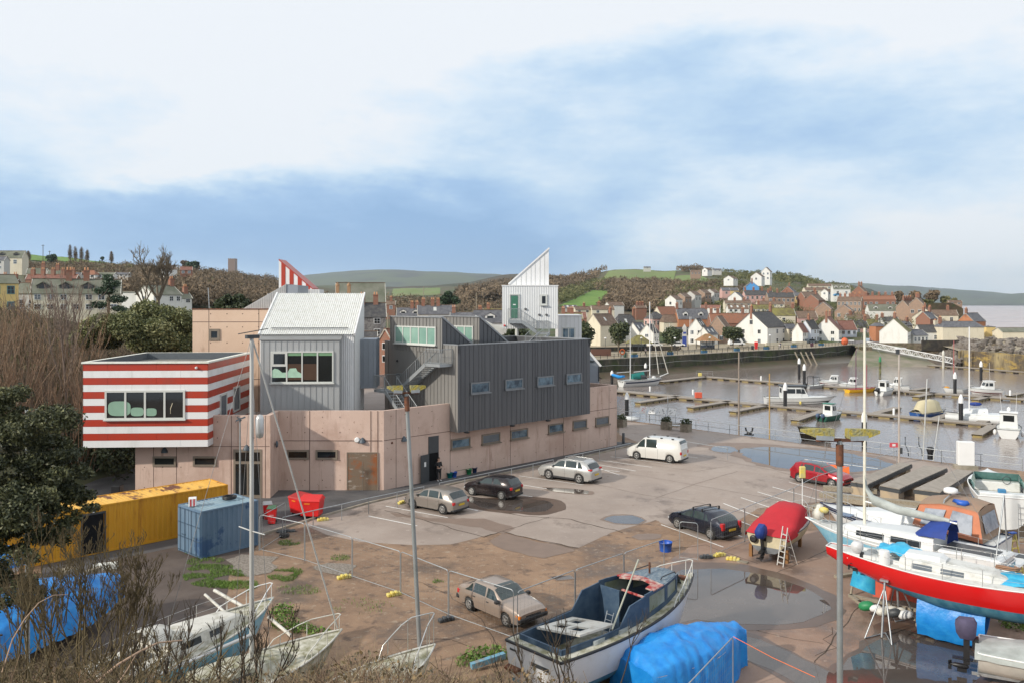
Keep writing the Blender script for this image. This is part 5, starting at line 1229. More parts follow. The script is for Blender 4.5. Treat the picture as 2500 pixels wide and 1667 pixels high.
P('windscreen',MB().grid([[(4.6*kx,f*1.1,1.75),(3.9*kx,f*.95,2.3)] for f in np.linspace(-1,1,7)]),m_clearp,cy)
rows=[]
for x,w,hh in ((4.3*kx,1.10,.12),(3.9*kx,1.12,.86),(2.8*kx,1.18,1.08),(1.6*kx,1.2,1.05),(.85*kx,1.18,.92)):
 rows.append([(x,f*w,1.72+hh*(1-abs(f)**3*.18)-.0) for f in np.linspace(-1,1,9)])
P('canopy_roof',MB().grid(rows),m_tan,cy)
def quad(root,pts,m,name):return P(name,MB().add(pts,[tuple(range(len(pts)))]),m,root)
for s in (-1,1):
 y0=s*1.36;y1=s*1.16
 quad(cy,[(4.25*kx,y0*.9,1.4),(.55*kx,y0,1.15),(.85*kx,y1,2.5),(1.6*kx,s*1.17,2.6),(2.8*kx,s*1.15,2.62),(3.9*kx,s*1.1,2.4)],m_terra,'canopy_side')
 o_=s*.03
 quad(cy,[(3.8*kx,y0*.93+o_,1.55),(2.75*kx,y0*.94+o_,1.52),(2.45*kx,s*1.2+o_,2.38),(3.55*kx,s*1.14+o_,2.3)],m_clearp,'canopy_window')
 quad(cy,[(2.4*kx,y0*.95+o_,1.5),(1.1*kx,y0*.97+o_,1.42),(1.1*kx,s*1.22+o_,2.32),(2.1*kx,s*1.21+o_,2.42)],m_clearp,'canopy_window')
quad(cy,[(.55*kx,-1.36,1.15),(.55*kx,1.36,1.15),(.85*kx,1.16,2.5),(.85*kx,0,2.64),(.85*kx,-1.16,2.5)],m_tan,'canopy_back')
quad(cy,[(.54*kx,-.95,1.5),(.54*kx,.95,1.5),(.76*kx,.9,2.3),(.76*kx,-.9,2.3)],m_clearp,'canopy_window')
P('radar_dome',MB().lathe([(.0,0),(.3,.02),(.32,.1),(.3,.2),(.2,.25),(0,.26)],(2.6*kx,.2,2.98),16),m_white,cy)
P('radar_arch',MB().tube([(2.9*kx,-1.2,1.3),(2.6*kx,-1.05,2.8),(2.6*kx,0,2.95),(2.6*kx,1.05,2.8),(2.9*kx,1.2,1.3)],.035,6),m_galv,cy)
bowrail(cy,pt,.6,.62,4)
for x in (1.5,4,6.5,8.2):prop(cy,x*kx,0,-1.3,-.45,w=.35)
P('deck_gear',MB().ball((1.5,.9,2.75),(.35,.2,.15),8,.6),m_blue,cy)
# --- white cabin boat with blue line at the right edge
wb_=T('stern_drive_boat','white sports cruiser with a blue line, open cockpit and boarding ladder, on trestles','boat')
st=G(2378,1240,1.9);st=Vector((st.x+1.5,st.y-.4,0));wb_.location=(st.x,st.y,1.35);wb_.rotation_euler=(0,0,R(67))
pt,half,sh=hull(wb_,7.0,2.9,1.25,.55,m_hullwhite,m_hullwhite,None,tr=.92,bowp=2.4,sheer=(0,0,.2),rail=m_white,stripe=(mat('mid_blue_line',(.05,.20,.38),.4),.42,.58))
P('cockpit_floor',MB().grid([[(x,-1.3,.95),(x,1.3,.95)] for x in (0.1,5)],False),m_deckw,wb_)
P('foredeck',MB().grid([[pt(t,0,-1)+(pt(t,0,1)-pt(t,0,-1))*k/6+UP*(.05+.1*math.sin(math.pi*k/6)) for k in range(7)] for t in np.linspace(.58,.995,8)]),m_whitegl,wb_)
P('transom_seat',MB().bbox(.15,.75,-1.2,1.2,.95,1.42,.05),m_whitegl,wb_)
P('seat_pad',MB().bbox(.3,.62,-.1,.3,1.40,1.62,.04),mat('mid_blue_line',(0,0,0)),wb_)
P('windscreen',MB().grid([[(3.9,f*1.25,1.3),(3.3,f*1.15,2.0)] for f in np.linspace(-1,1,7)]+[],False),mat('green_tint_screen',(.12,.26,.24),.1,var=.3),wb_)
for s in (-1,1):P('side_screen',MB().add([(3.9,s*1.27,1.3),(1.4,s*1.34,1.3),(2.0,s*1.22,1.75),(3.3,s*1.15,2.0)],[(0,1,2,3)]),mat('green_tint_screen',(0,0,0)),wb_)
P('wheel',MB().tube([(3.0+.0,-.5+.22*math.cos(a_),1.65+.22*math.sin(a_)) for a_ in np.linspace(0,5.6,10)],.02,5,closed=True),m_dgrey,wb_)
P('console',MB().bbox(3.05,3.7,-1.2,1.2,.95,1.5,.05),m_deckw,wb_)
lad=MB()
for y in (-1.0,-.6):lad.tube([(-.12,y,1.0),(-.35,y,-1.3)],.02,5)
for k in range(7):lad.tube([(-.14-.03*k,-1.0,.8-.32*k),(-.14-.03*k,-.6,.8-.32*k)],.016,4)
P('boarding_ladder',lad,m_galv,wb_)
for x in (1.2,4.0):P('trestle',(lambda mb:(mb.box(x-.15,x+.15,-1.2,1.2,-.55,-.4),mb.box(x-.12,x+.12,-1.1,-.8,-1.35,-.55),mb.box(x-.12,x+.12,.8,1.1,-1.35,-.55)) and mb)(MB()),m_wood,wb_)
# --- fishing boat with a red cover
rb_=T('red_covered_boat','cream motor boat under a red canvas cover, blue wrapped outboard, on wooden posts','boat')
sl=G(1828,1312,1.3);sr=G(1922,1326,1.3);bw=G(1960,1240,1.6);ctr_=(sl+sr)/2;dr_=Vector((.62,.79,0)).normalized()
rb_.location=(ctr_.x+.2,ctr_.y+.85,.72);rb_.rotation_euler=(0,0,math.atan2(dr_.y,dr_.x))
m_cream2=mat('cream_hull',(.62,.54,.36),.5,col2=(.50,.44,.30),vs=2);m_greyb=mat('grey_bottom_paint',(.16,.17,.18),.7,var=.2)
pt,half,sh=hull(rb_,5.6,2.35,.62,.35,m_cream2,m_greyb,m_deckw,tr=.9,bowp=2.2,sheer=(0,0,.35),rail=m_dgrey,railr=.025)
rows=[]
for t,hh in ((-.02,.06),(.02,.14),(.2,.38),(.38,.78),(.46,.95),(.62,.95),(.66,.80)):
 w=half(max(0,t))+.05;rows.append([(t*5.6,f*w*(1-.18*(hh>.7)*1),sh(max(0,t))+(hh*(1-abs(f)**4*.35) if abs(f)<.97 else -.14)) for f in (-1,-.96,-.7,-.35,0,.35,.7,.96,1)])
P('canvas_cover',MB().grid(tarpmesh(rows,.05,2,1.6),True),m_tarpr,rb_)
P('cabin_front',MB().add([(.66*5.6,-.95,sh(.6)),(.66*5.6,.95,sh(.6)),(.64*5.6,.75,sh(.6)+.85),(.64*5.6,-.75,sh(.6)+.85)],[(0,1,2,3)]),m_whitegl,rb_)
outboard(rb_,0,.15,.62,cover=m_tarpd,tilt=-.25,s=1.15)
P('fender',MB().lathe([(.08,-.05),(.19,-.05),(.2,0),(.19,.05),(.08,.05)],(-.12,.65,.35),14,(1,0,0)),m_black,rb_)
m_lad=mat('ladder_alloy',(.62,.61,.58),.5,.2)
bowrail(rb_,pt,.45,.72,3)
for x,y in ((.3,.95),(.3,-.95),(3.6,.5),(3.6,-.5)):prop(rb_,x,y,-.72,-.05,mat('brown_post',(.25,.12,.04),.7),.16,'support_post')
prop(rb_,1.6,0,-.72,-.35,mat('brown_post',(0,0,0)),.5,'support_block')
# stepladder against it
sl_=T('stepladder','aluminium stepladder standing at the stern of the red covered boat','ladder',tuple(G(1912,1384)),R(25))
mb=MB()
for y in (0,.42):mb.tube([(0,y,0),(.35,.05+y*.8,1.95)],.03,5); 
for k in range(6):t=(k+.6)/6.3;mb.box(.35*t-.05,.35*t+.05,.05*t+.01,.42-.05*t,1.75*t-.012,1.75*t+.012)
P('steps',mb,m_lad,sl_);mb=MB()
for y in (0,.42):mb.tube([(.95,y,0),(.35,.05+y*.8,1.72)],.018,5)
for t in (.25,.5,.75):mb.tube([(.95-.6*t,.03,1.72*t),(.95-.6*t,.39,1.72*t)],.012,4)
P('back_legs',mb,m_lad,sl_)
# --- grey covered dinghy on a trailer, bottom right
gd=T('trailer_boat','grey covered boat on a road trailer with an orange strap and shrouded outboard','boat')
st=G(2318,1560,1.25);dr_=Vector((.86,-.51,0)).normalized();st=Vector((st.x+.85,st.y-.35,0));gd.location=(st.x,st.y,.62);gd.rotation_euler=(0,0,math.atan2(dr_.y,dr_.x))
pt,half,sh=hull(gd,5.2,2.1,.62,.3,mat('pale_grey_hull',(.55,.53,.48),.4),mat('pale_grey_hull',(0,0,0)),None,tr=.9,bowp=2.2,rail=m_white,sheer=(0,0,.25),railr=.03)
rows=[[(t*5.2,f*(half(min(1,max(0,t)))+.05),sh(min(1,max(0,t)))+(.26*math.sin(math.pi*min(1,max(.08,t+.12)))*(1-abs(f)**2) if abs(f)<.97 else -.16)) for f in (-1,-.96,-.75,-.4,0,.4,.75,.96,1)] for t in np.linspace(-.02,1.0,16)]
P('canvas_cover',MB().grid(tarpmesh(rows,.07,6,2.2)),m_tarpg,gd)
outboard(gd,-.05,.0,.75,cover=mat('purple_grey_shroud',(.07,.06,.11),.8,var=.25,vs=4),s=1.25)
P('strap',MB().grid([[(x,f*(half(.42)+.07),sh(.42)+(.34*(1-f*f) if abs(f)<.97 else -1.0)) for f in (-1,-.96,-.7,-.3,0,.3,.7,.96,1)] for x in (2.15,2.23)],False),m_orange,gd)
mb=MB();mb.beam((-.2,-.6,-.22),(5.6,-.1,-.22),.07,.1);mb.beam((-.2,.6,-.22),(5.6,.1,-.22),.07,.1)
for x in (0,1.6,3):mb.beam((x,-.75,-.22),(x,.75,-.22),.07,.07)
P('trailer_frame',mb,m_galv,gd)
for s in (-1,1):
 w_=P('wheel',MB().lathe([(.14,-.08),(.28,-.08),(.31,0),(.28,.08),(.14,.08)],(1.5,s*1.08,-.31),16,(0,1,0)),m_tyre,gd);P('hub',MB().lathe([(0,.04),(.08,.05),(.16,.02)],(1.5,s*1.12,-.31),12,(0,s,0)),m_white,w_)
 P('mudguard',MB().grid([[(1.5+.38*math.cos(a_),s*(1.08+o_),-.31+.38*math.sin(a_)) for a_ in np.linspace(.3,2.84,8)] for o_ in (-.12,.12)]),m_black,gd)
# --- pale blue sloop at the foot of the slope with the tall mast
ps=T('pale_blue_sloop','pale blue hulled sloop with a white spray hood at the foot of the bushes','boat')
bow=G(667,1462,1.9);sx=G(405,1590,1.7);d=(bow-sx).normalized();ps.location=(bow.x-d.x*7.6,bow.y-d.y*7.6,.75);ps.rotation_euler=(0,0,math.atan2(d.y,d.x))
ROOTM[ps.name]=(Matrix.Translation(ps.location) @ Matrix.Rotation(math.atan2(d.y,d.x),4,'Z')).inverted()
pt,half,sh=hull(ps,7.6,2.4,1.0,.6,m_hullblue,m_hullblue,m_mossy,tr=.65,bowp=2.2,sheer=(0,-.05,.22),rail=m_offwhite,bowrake=.14)
cabin(ps,[(2.2,.85,.75,.98,1.5,0),(3.6,.85,.7,.98,1.5,0),(5.4,.62,.48,1.0,1.38,0),(5.9,.4,.3,1.05,1.15,0)],m_offwhite,win=[(2.7,3.5),(3.9,4.5)])
rows=[[(x,math.sin(a_)*w,z0+hh*math.cos(a_)) for a_ in np.linspace(-1.45,1.45,11)] for x,w,z0,hh in ((2.9,.5,1.45,.15),(2.6,.62,1.45,.45),(2.1,.66,1.42,.55),(1.7,.66,1.42,.52))]
P('spray_hood',MB().grid(rows),m_offwhite,ps);P('cockpit',MB().bbox(.1,2.2,-.9,.9,.98,1.2,.06),m_offwhite,ps);P('well_shade_box',MB().box(.4,2.0,-.5,.5,1.1,1.21),m_dgrey,ps)  # sloop's well is a solid dark box coloured as shade
bowrail(ps,pt,.6,.76,3,m_white,r=.02);lifelines(ps,pt,.05,.78,.6,6)
for x in (1.5,3.5,5.5):prop(ps,x,0,-.75,-.5,w=.3)
# forked crutch spars lying beyond it
o=T('lowered_spars','bundle of old white spars and a crutch lying beside the sloop','spar',tuple(G(560,1500)))
mb=MB();L0=Vector(o.location)
for (u0,v0,z0),(u1,v1,z1),r_ in (((523,1440,1.7),(612,1490,1.3),.07),((500,1450,1.2),(590,1530,.3),.06),((655,1505,.5),(712,1552,.15),.07)):
 mb.tube([G(u0,v0,z0)-L0,G(u1,v1,z1)-L0],r_,6)
P('spar',mb,m_offwhite,o)
# --- two more neglected boats half hidden in the brambles
def old_boat(label,bowpx,zb,angd,L,B,m_h,seed,rail_m=m_stain,z=.7,cab=True,rh=.6):
 o=T('neglected_boat',label,'boat');bow=G(*bowpx,zb);d=Vector((math.cos(R(angd)),math.sin(R(angd)),0));o.location=(bow.x-d.x*L,bow.y-d.y*L,z);o.rotation_euler=(0,0,R(angd))
 pt,half,sh=hull(o,L,B,.95,.5,m_h,m_h,m_mossy,tr=.7,bowp=2.1,sheer=(0,-.05,.25),rail=m_offwhite,bowrake=.13)
 if cab:cabin(o,[(1.8,.8,.7,.92,1.4,0),(3.2,.8,.68,.92,1.42,0),(4.6,.6,.45,.95,1.28,0),(5.1,.35,.25,1.0,1.08,0)],m_mossy,win=[(2.2,3.2)])
 bowrail(o,pt,rh,.70,3,rail_m,r=.02);return o
my=old_boat('mossy neglected yacht with a tall grey mast and bent pulpit, beside the pale blue sloop',(835,1545),1.3,50,7.4,2.5,m_mossy,3,m_offwhite,z=.25)
yz=my.rotation_euler.z
for q in np.linspace(1,7,240):
 w_=my.location+Vector((math.cos(yz)*q,math.sin(yz)*q,0))
 if w_.x/w_.y>(613-1250)/2000:break
mxl=Vector((q,0,1.3));topz=H-(822-741)*w_.y/2000;mh_=topz-.25-1.3
ms=mast(my,mxl,mh_,.08,(.40,),0.75,stays=((None,Vector((.1,0,1.1))),(.92,Vector((q,-1.15,1))),(.92,Vector((q,1.15,1)))),m=mat('old_grey_mast',(.50,.50,.48),.5,.2,var=.12,vs=1))
P('furled_forestay',MB().tube([mxl+UP*mh_,Vector((7.2,0,1.3))],.027,6),mat('old_grey_mast',(0,0,0)),ms)
P('radar_reflector',MB().lathe([(0,-.40),(.11,-.35),(.135,-.2),(.135,.25),(.1,.36),(0,.40)],mxl+Vector((.12,-.28,mh_*.725)),10),mat('silver_tube',(.55,.55,.54),.35,.5),ms)
P('mast_head_gear',MB().tube([mxl+UP*mh_+Vector((-.5,0,.1)),mxl+UP*mh_+Vector((.55,-.1,.25))],.015,4).box(mxl.x-.2,mxl.x+.25,-.08,.08,mxl.z+mh_-.06,mxl.z+mh_+.06),m_dgrey,ms)
P('boom',MB().tube([mxl+UP*.85,Vector((max(.3,q-3.8),0,1.9))],.06,6),mat('silver_tube',(0,0,0)),my)
old_boat('bow of a stranded boat with a looped steel pulpit, buried in brambles',(1062,1575),1.6,50,5.5,2.0,m_mossy,5,m_stain,z=.45,cab=False,rh=1.1)
# ---------------------------------------------------------------- yard surfaces
def sheet_px(name,px,m,z,wob=0,seed=0,kind='structure',n=4,smooth=False):
 pts=[G(u,v) for u,v in px];out=[]
 for i,p in enumerate(pts):
  q=pts[(i+1) % len(pts)];k_=max(1,int((q-p).length/.6)) if wob else 1
  for k in range(k_):
   r=p.lerp(q,k/k_)
   if smooth:
    a=pts[i-1];b=pts[(i+2) % len(pts)];t=k/k_
    r=.5*((2*p)+(q-a)*t+(2*a-5*p+4*q-b)*t*t+(3*p-a-3*q+b)*t**3)
   if wob:r=r+Vector((mnoise.noise(r*.9+Vector((seed,0,0))),mnoise.noise(r*.9+Vector((0,seed,5))),0))*wob+Vector((mnoise.noise(r*3.1),mnoise.noise(r*3.1+Vector((9,0,0))),0))*wob*.35
   out.append((r.x,r.y,z))
 return S(name,MB().poly(out),m,kind)
m_conc=mat_layers('yard_concrete',(.325,.262,.22),[((.37,.305,.26),.4,.5,.12,None),((.26,.205,.17),.12,.56,.10,None),((.19,.15,.125),.33,.62,.05,(1,.6,1)),((.40,.33,.28),2.5,.64,.05,None),((.21,.155,.125),1.3,.68,.04,None)],.8,.25,25,roughmap=(1,.5))
m_conc2=mat_layers('red_concrete',(.27,.175,.125),[((.32,.22,.165),.5,.5,.12,None),((.15,.10,.075),.25,.58,.06,None),((.36,.27,.21),2.2,.65,.04,None)],.75,.3,20,roughmap=(1,.3))
m_asph=mat_layers('dark_asphalt',(.085,.082,.085),[((.12,.115,.11),.6,.55,.1,None),((.06,.058,.058),.25,.6,.06,None)],.75,.3,40)
kerb=[(560,1335),(640,1305),(760,1268),(900,1228),(1130,1176),(1400,1121),(1545,1087),(1560,1080)]
conc=[(745,1282),(800,1305),(880,1322),(1010,1330),(1100,1328),(1225,1297),(1300,1315),(1412,1337),(1490,1300),(1600,1268),(1720,1320),(1850,1240),(2080,1215),(2500,1200)]
sheet_px('concrete_apron',[(2490,1158),(2300,1131),(1800,1062),(1512,1026),(1512,1060)]+kerb[::-1][:-2]+[(760,1268)]+conc,m_conc,.004,.0)
sheet_px('concrete_apron',conc[::1]+[(2500,1190),(2300,1170),(1400,1170),(900,1235)],m_conc,.0065,.16,3)
sheet_px('concrete_slab',[(1560,1420),(1690,1330),(1850,1300),(2100,1290),(2700,1330),(2900,1700),(2500,1980),(1500,1980),(1440,1700),(1500,1560)],m_conc2,.009,.1,8)
sheet_px('asphalt_path',[(100,1195),(330,1170),(1120,1160),(1500,1078),(1545,1080)]+kerb[::-1]+[(330,1420),(100,1420)],m_asph,.012)
sheet_px('asphalt_path',[(150,1560),(260,1370),(430,1335),(640,1320),(560,1400),(540,1560),(420,1750),(100,1800)],mat_layers('brown_asphalt',(.085,.062,.05),[((.115,.088,.072),.5,.55,.1,None),((.07,.055,.048),.3,.6,.06,None)],.8,.3,30),.014,.15,2)
mb=MB()
for a,b in zip(kerb,kerb[1:]):mb.beam(G(*a)+UP*.05,G(*b)+UP*.05,.16,.12)
S('kerb',mb,mat('kerb_concrete',(.36,.32,.26),.85,col2=(.24,.20,.15),vs=1))
m_pud=mat('puddle_water',(.085,.068,.058),.025,var=.3,vs=.5,spec=.6)
m_wet=mat('wet_concrete',(.12,.078,.056),.35,var=.15,vs=1.2)
m_wet2=mat('damp_concrete',(.215,.155,.12),.6,var=.15,vs=.8)
PUD=[
 ([(1600,1490),(1640,1405),(1700,1388),(1800,1392),(1900,1412),(1985,1445),(2028,1485),(1990,1512),(1900,1524),(1800,1524),(1700,1512),(1650,1530)],0,.22),
 ([(2040,1640),(2120,1580),(2180,1535),(2270,1552),(2360,1580),(2400,1640),(2330,1690),(2200,1720),(2040,1760),(1980,1700)],1,.22),
 ([(1780,1545),(1850,1560),(1960,1610),(2060,1660),(2080,1720),(1980,1690),(1850,1620),(1760,1580)],2,.2),
 ([(1140,1212),(1200,1218),(1290,1216),(1345,1225),(1350,1240),(1300,1250),(1240,1246),(1170,1236)],3,.25),
 ([(1330,1190),(1380,1192),(1400,1193),(1440,1198),(1435,1206),(1380,1202),(1340,1196)],4,.12),
 ([(1474,1268),(1500,1258),(1545,1258),(1572,1270),(1560,1278),(1500,1277)],5,.1),
 ([(1800,1098),(1870,1090),(1960,1096),(2060,1105),(2150,1122),(2180,1140),(2080,1150),(1960,1148),(1880,1136),(1830,1120)],6,.5),
 ([(1735,1093),(1770,1088),(1800,1096),(1780,1104),(1745,1101)],7,.3),
 ([(1345,1408),(1390,1404),(1400,1412),(1360,1416)],8,.1),
]
for px,sd,wb in PUD:
 cx=sum(p[0] for p in px)/len(px);cy=sum(p[1] for p in px)/len(px);k=1.16 if sd not in (3,) else 1.3
 sheet_px('damp_patch',[(cx+(u-cx)*k,cy+(v-cy)*(k+.04)) for u,v in px],m_wet if sd in (0,1,2,3) else m_wet2,.0145+sd*.0003,wb*1.4,sd+20,smooth=True)
 sheet_px('puddle',px,m_pud,.0185+sd*.0003,wb,sd,smooth=True)
for sd,px in enumerate([[(950,1250),(1050,1262),(1200,1270),(1260,1290),(1230,1300),(1100,1276),(960,1258)],[(1225,1300),(1290,1318),(1400,1340),(1330,1360),(1260,1350),(1200,1330)],[(1700,1085),(1760,1080),(1900,1085),(1890,1092),(1780,1090),(1720,1092)],[(1540,1310),(1590,1300),(1620,1302),(1600,1316),(1560,1318)],[(1440,1560),(1560,1480),(1640,1440),(1700,1470),(1640,1560),(1500,1620)]]):
 sheet_px('damp_patch',px,m_wet2,.0125+.0002*sd,.5,sd+40,smooth=True)
# slab joints and cracks
mb=MB()
def crack(px,w=.035,jag=.25,sd=0,z=.0135):
 pts=[]
 P_=[G(u,v) for u,v in px]
 for a,b in zip(P_,P_[1:]):
  n=max(2,int((b-a).length/.5));d=(b-a).normalized();s=Vector((-d.y,d.x,0))
  for k in range(n):p=a.lerp(b,k/n);pts.append(p+s*mnoise.noise(p*.8+Vector((sd,0,0)))*jag)
 pts.append(P_[-1])
 L_,R_=[],[]
 for i,p in enumerate(pts):
  d=(pts[min(i+1,len(pts)-1)]-pts[max(0,i-1)]).normalized();s=Vector((-d.y,d.x,0));ww=w*(.5+.9*abs(mnoise.noise(p*2.3)))
  L_.append((p+s*ww)+UP*z);R_.append((p-s*ww)+UP*z)
 mb.grid([L_,R_],False)
for px,w,j in [([(940,1245),(1090,1285),(1180,1310),(1200,1303)],.05,.3),([(1130,1236),(1280,1258),(1390,1268),(1500,1292),(1520,1300)],.06,.3),([(1180,1310),(1240,1293),(1340,1262)],.04,.3),
 ([(1225,1297),(1300,1315),(1412,1337)],.06,.3),([(1450,1180),(1560,1205),(1700,1225),(1850,1260)],.02,.1),([(1500,1150),(1650,1175),(1850,1210),(1960,1235)],.02,.1),([(1600,1215),(1700,1180),(1800,1150)],.02,.1),([(1480,1120),(1700,1150),(1790,1135)],.02,.1),
 ([(1550,1090),(1700,1112),(1900,1150),(2050,1190)],.02,.1),([(1600,1345),(1720,1330),(1850,1375)],.03,.2),([(1790,1556),(1830,1535),(1850,1540),(1930,1520)],.03,.4),([(1850,1540),(1940,1560),(2010,1570)],.02,.3),([(1980,1640),(2030,1570),(2060,1530),(2100,1480)],.035,.2),([(2030,1530),(2010,1560),(2040,1580),(1990,1600)],.02,.4),
 ([(1870,1410),(1960,1370),(2020,1340)],.03,.15),([(1150,1580),(1100,1560),(960,1560)],.02,.1),([(1010,1418),(1100,1450),(1160,1500),(1220,1580)],.02,.3)]:crack(px,w,j)
S('ground_cracks',mb,mat('crack_dirt',(.07,.05,.035),.9))
# white bay lines
m_line=mat('worn_line_paint',(.80,.79,.75),.7,col2=(.50,.45,.39),vs=5,mix=.66)
mb=MB()
def line(a,b,w=.1,z=.0165):
 a,b=G(*a),G(*b);d=(b-a).normalized();s=Vector((-d.y,d.x,0))*w/2;mb.poly([a+s+UP*z,a-s+UP*z,b-s+UP*z,b+s+UP*z])
for a,b in [((900,1259),(1018,1283)),((942,1235),(1093,1263)),((1137,1240),(1167,1246)),((1141,1212),(1236,1228)),((1262,1206),(1300,1212)),((1270,1182),(1357,1196)),((1268,1161),(1424,1183)),((1420,1140),(1513,1151)),((1460,1122),(1591,1140)),((1491,1114),(1640,1132)),((1678,1114),(1703,1117)),((1463,1134),(1552,1149)),((1455,1140),(1512,1159)),
 ((1614,1280),(1766,1335)),((1766,1228),(1860,1265)),((1800,1305),(1812,1310)),((1809,1214),(1900,1245)),((1850,1200),(1980,1240)),((1886,1188),(2010,1222)),((1926,1176),(2010,1200)),((1803,1270),(1838,1284))]:line(a,b)
S('bay_lines',mb,m_line)
# ---------------------------------------------------------------- fences
m_mesh=m_galv
def heras(a,b,h=2.0,wires=True,label='',tm=None,thick=.02):
 a=Vector(a);b=Vector(b);o=T('mesh_fence',label,'fence panel',tuple(a),0,'wire mesh fence panels around the yard');d=(b-a);L_=d.length;d.normalize()
 q=.12;P_=lambda s,z:d*s+UP*z
 fr=[P_(.03,.08),P_(.03,h-q),P_(.03+q*.3,h-q*.3),P_(.03+q,h),P_(L_-.03-q,h),P_(L_-.03-q*.3,h-q*.3),P_(L_-.03,h-q),P_(L_-.03,.08)]
 P('frame',MB().tube(fr,thick,6),tm or m_galv,o)
 mb=MB().tube([P_(.03,.14),P_(L_-.03,.14)],thick*.8,5);P('bottom_rail',mb,tm or m_galv,o)
 if wires:
  mb=MB()
  for k in range(1,8):mb.tube([P_(.03,.14+(h-.14)*k/8),P_(L_-.03,.14+(h-.14)*k/8)],.0022,3)
  for k in range(1,int(L_/.22)):mb.tube([P_(.22*k,.14),P_(.22*k,h)],.0018,3)
  P('wire_mesh',mb,mat('fence_wire',(.22,.23,.23),.5,.3),o)
 return o
def foot(u,v,lab,rz=.6,m=None,z=0):
 o=T('fence_weight',lab,'fence foot',tuple(G(u,v)),rz,'yellow and dark feet of the mesh fence');mb=MB()
 for k in range(4):mb.bbox(-.36+k*.18,-.20+k*.18,-.13,.13,.0,.15 if k in (0,3) else .2,.03)
 mb.box(-.3,.3,-.09,.09,.0,.12);P('block',mb,m or m_yellow,o);return o
nl=[(634,1255),(744,1277),(860,1311),(978,1345),(1095,1391),(1255,1440)]
nm=['nearest the blue container','crossed by the slanting stay wire','right of the yellow foot on bare ground','behind the left floodlight pole','in front of the gold car']
for i,(a,b) in enumerate(zip(nl,nl[1:])):heras(G(*a,2.0),G(*b,2.0),label='galvanised mesh fence panel '+nm[i],) .location.z=0
nr_=[(1262,1444),(1404,1390),(1523,1349),(1622,1315)]
nm=['meeting the corner by the gold car bonnet','behind the derelict cruiser stern','behind the derelict cruiser bow']
for i,(a,b) in enumerate(zip(nr_,nr_[1:])):o=heras(G(*a,2.0),G(*b,2.0),label='galvanised mesh fence panel '+nm[i]);o.location.z=0
g0_,g1_=G(1658,1372),G(1706,1367);o=heras(G(1658,1366),G(1705,1371),2.0,label='narrow pale mesh gate standing ajar in the fence gap');o['category']='gate';o.name='mesh_gate'
nr2=[(1735,1268),(1818,1238),(1938,1190),(1992,1162),(2110,1125),(2190,1100)]
nm=['beside the navy car boot','left of the red covered boat','above the red covered boat','crossing the red car','running behind the white mast']
for i,(a,b) in enumerate(zip(nr2,nr2[1:])):o=heras(G(*a,2.0),G(*b,2.0),label='galvanised mesh fence panel '+nm[i],wires=i<3);o.location.z=0
o=heras(G(632,1348),G(697,1306),1.9,label='short mesh fence panel set back towards the red bins')
a=Vector((8.0,22.2,0));b=Vector((6.2,25.2,0));o=heras(G(1790,1553,1.9)*1,G(1660,1690,1.9),1.9,label='mesh fence panel with orange wire at the bottom edge beside the tarpaulin boat');o.location.z=0
a=G(1790,1553,1.95);O('orange_wire',MB().tube([a,(a+G(1990,1652,1.6))/2-UP*.05,G(1990,1652,1.6)],.012,4),m_orange,'thin orange line stretched from the fence corner towards the lower right','line')
for (u,v,r_,l) in ((841,1411,.5,'yellow fence foot alone on bare brown ground'),(963,1453,.5,'yellow fence foot left of the floodlight pole'),(789,1270,.4,'yellow fence foot beside the big red bins'),(982,1228,.9,'yellow fence foot at the nose of the silver grey hatchback'),(1757,1357,.4,'yellow fence foot lying by the mesh gate'),(1790,1367,-.4,'yellow fence foot right of the one by the gate')):foot(u,v,l,r_)
foot(1090,1515,'dark fence foot below the panel by the gold car',.5,m_dgrey);foot(1725,1362,'dark fence foot at the post by the mesh gate',.1,m_dgrey)
# low guard rails
def guard(pts,h,lab,n=None,mid=False,cat='railing',sp=2.2,r=.03,group=None):
 P_=[Vector(p) for p in pts];o=T('guard_rail',lab,cat,tuple(Vector((P_[0].x,P_[0].y,P_[0].z))),0,group);L0=Vector(o.location)
 mb=MB().tube([p-L0+UP*h for p in P_],r,6)
 if mid:mb.tube([p-L0+UP*h*.52 for p in P_],r*.8,5)
 P('rail',mb,m_galv,o)
 for a,b in zip(P_,P_[1:]):
  k_=max(1,round((b-a).length/sp))
  for k in range(k_+1):p=a.lerp(b,k/k_)-L0;P('post',MB().tube([p,p+UP*h],r*.9,5),m_galv,o)
 return o
g_=lambda u,v,z=1.0:(lambda p:Vector((p.x,p.y,0)))(G(u,v,z))
guard([g_(690,1262),g_(900,1215),g_(1035,1187)],1.0,'low galvanised rail along the kerb in front of the shutter door',sp=2.4)
guard([g_(1073,1178),g_(1351,1121)],1.0,'low galvanised rail along the kerb behind the black hatchback',sp=2.6)
guard([g_(1380,1114),g_(1540,1081)],1.0,'low galvanised rail along the kerb leading to the white van',sp=2.4)
guard([g_(1675,1077),g_(1776,1093)],1.0,'short galvanised rail standing alone behind the white van',sp=3)
guard([g_(1964,1120),g_(2143,1143)],1.0,'short galvanised rail behind the red crossover',sp=3)
ql=[QA[3]+Vector((-.3,-.6,0)),QA[3].lerp(QA[2],.5)+Vector((-.3,-.6,0)),QA[2]+Vector((-.3,-.6,0)),QA[1]+Vector((-.3,-.6,0))]
guard(ql[:2],1.1,'two bar quay railing running past the white notice boards',mid=True,sp=2.6,group='quay edge railings');guard(ql[1:3],1.1,'two bar quay railing between the wooden mast and the white cabinet',mid=True,sp=2.6,group='quay edge railings');guard(ql[2:],1.1,'two bar quay railing right of the white cabinet',mid=True,sp=2.6,group='quay edge railings')
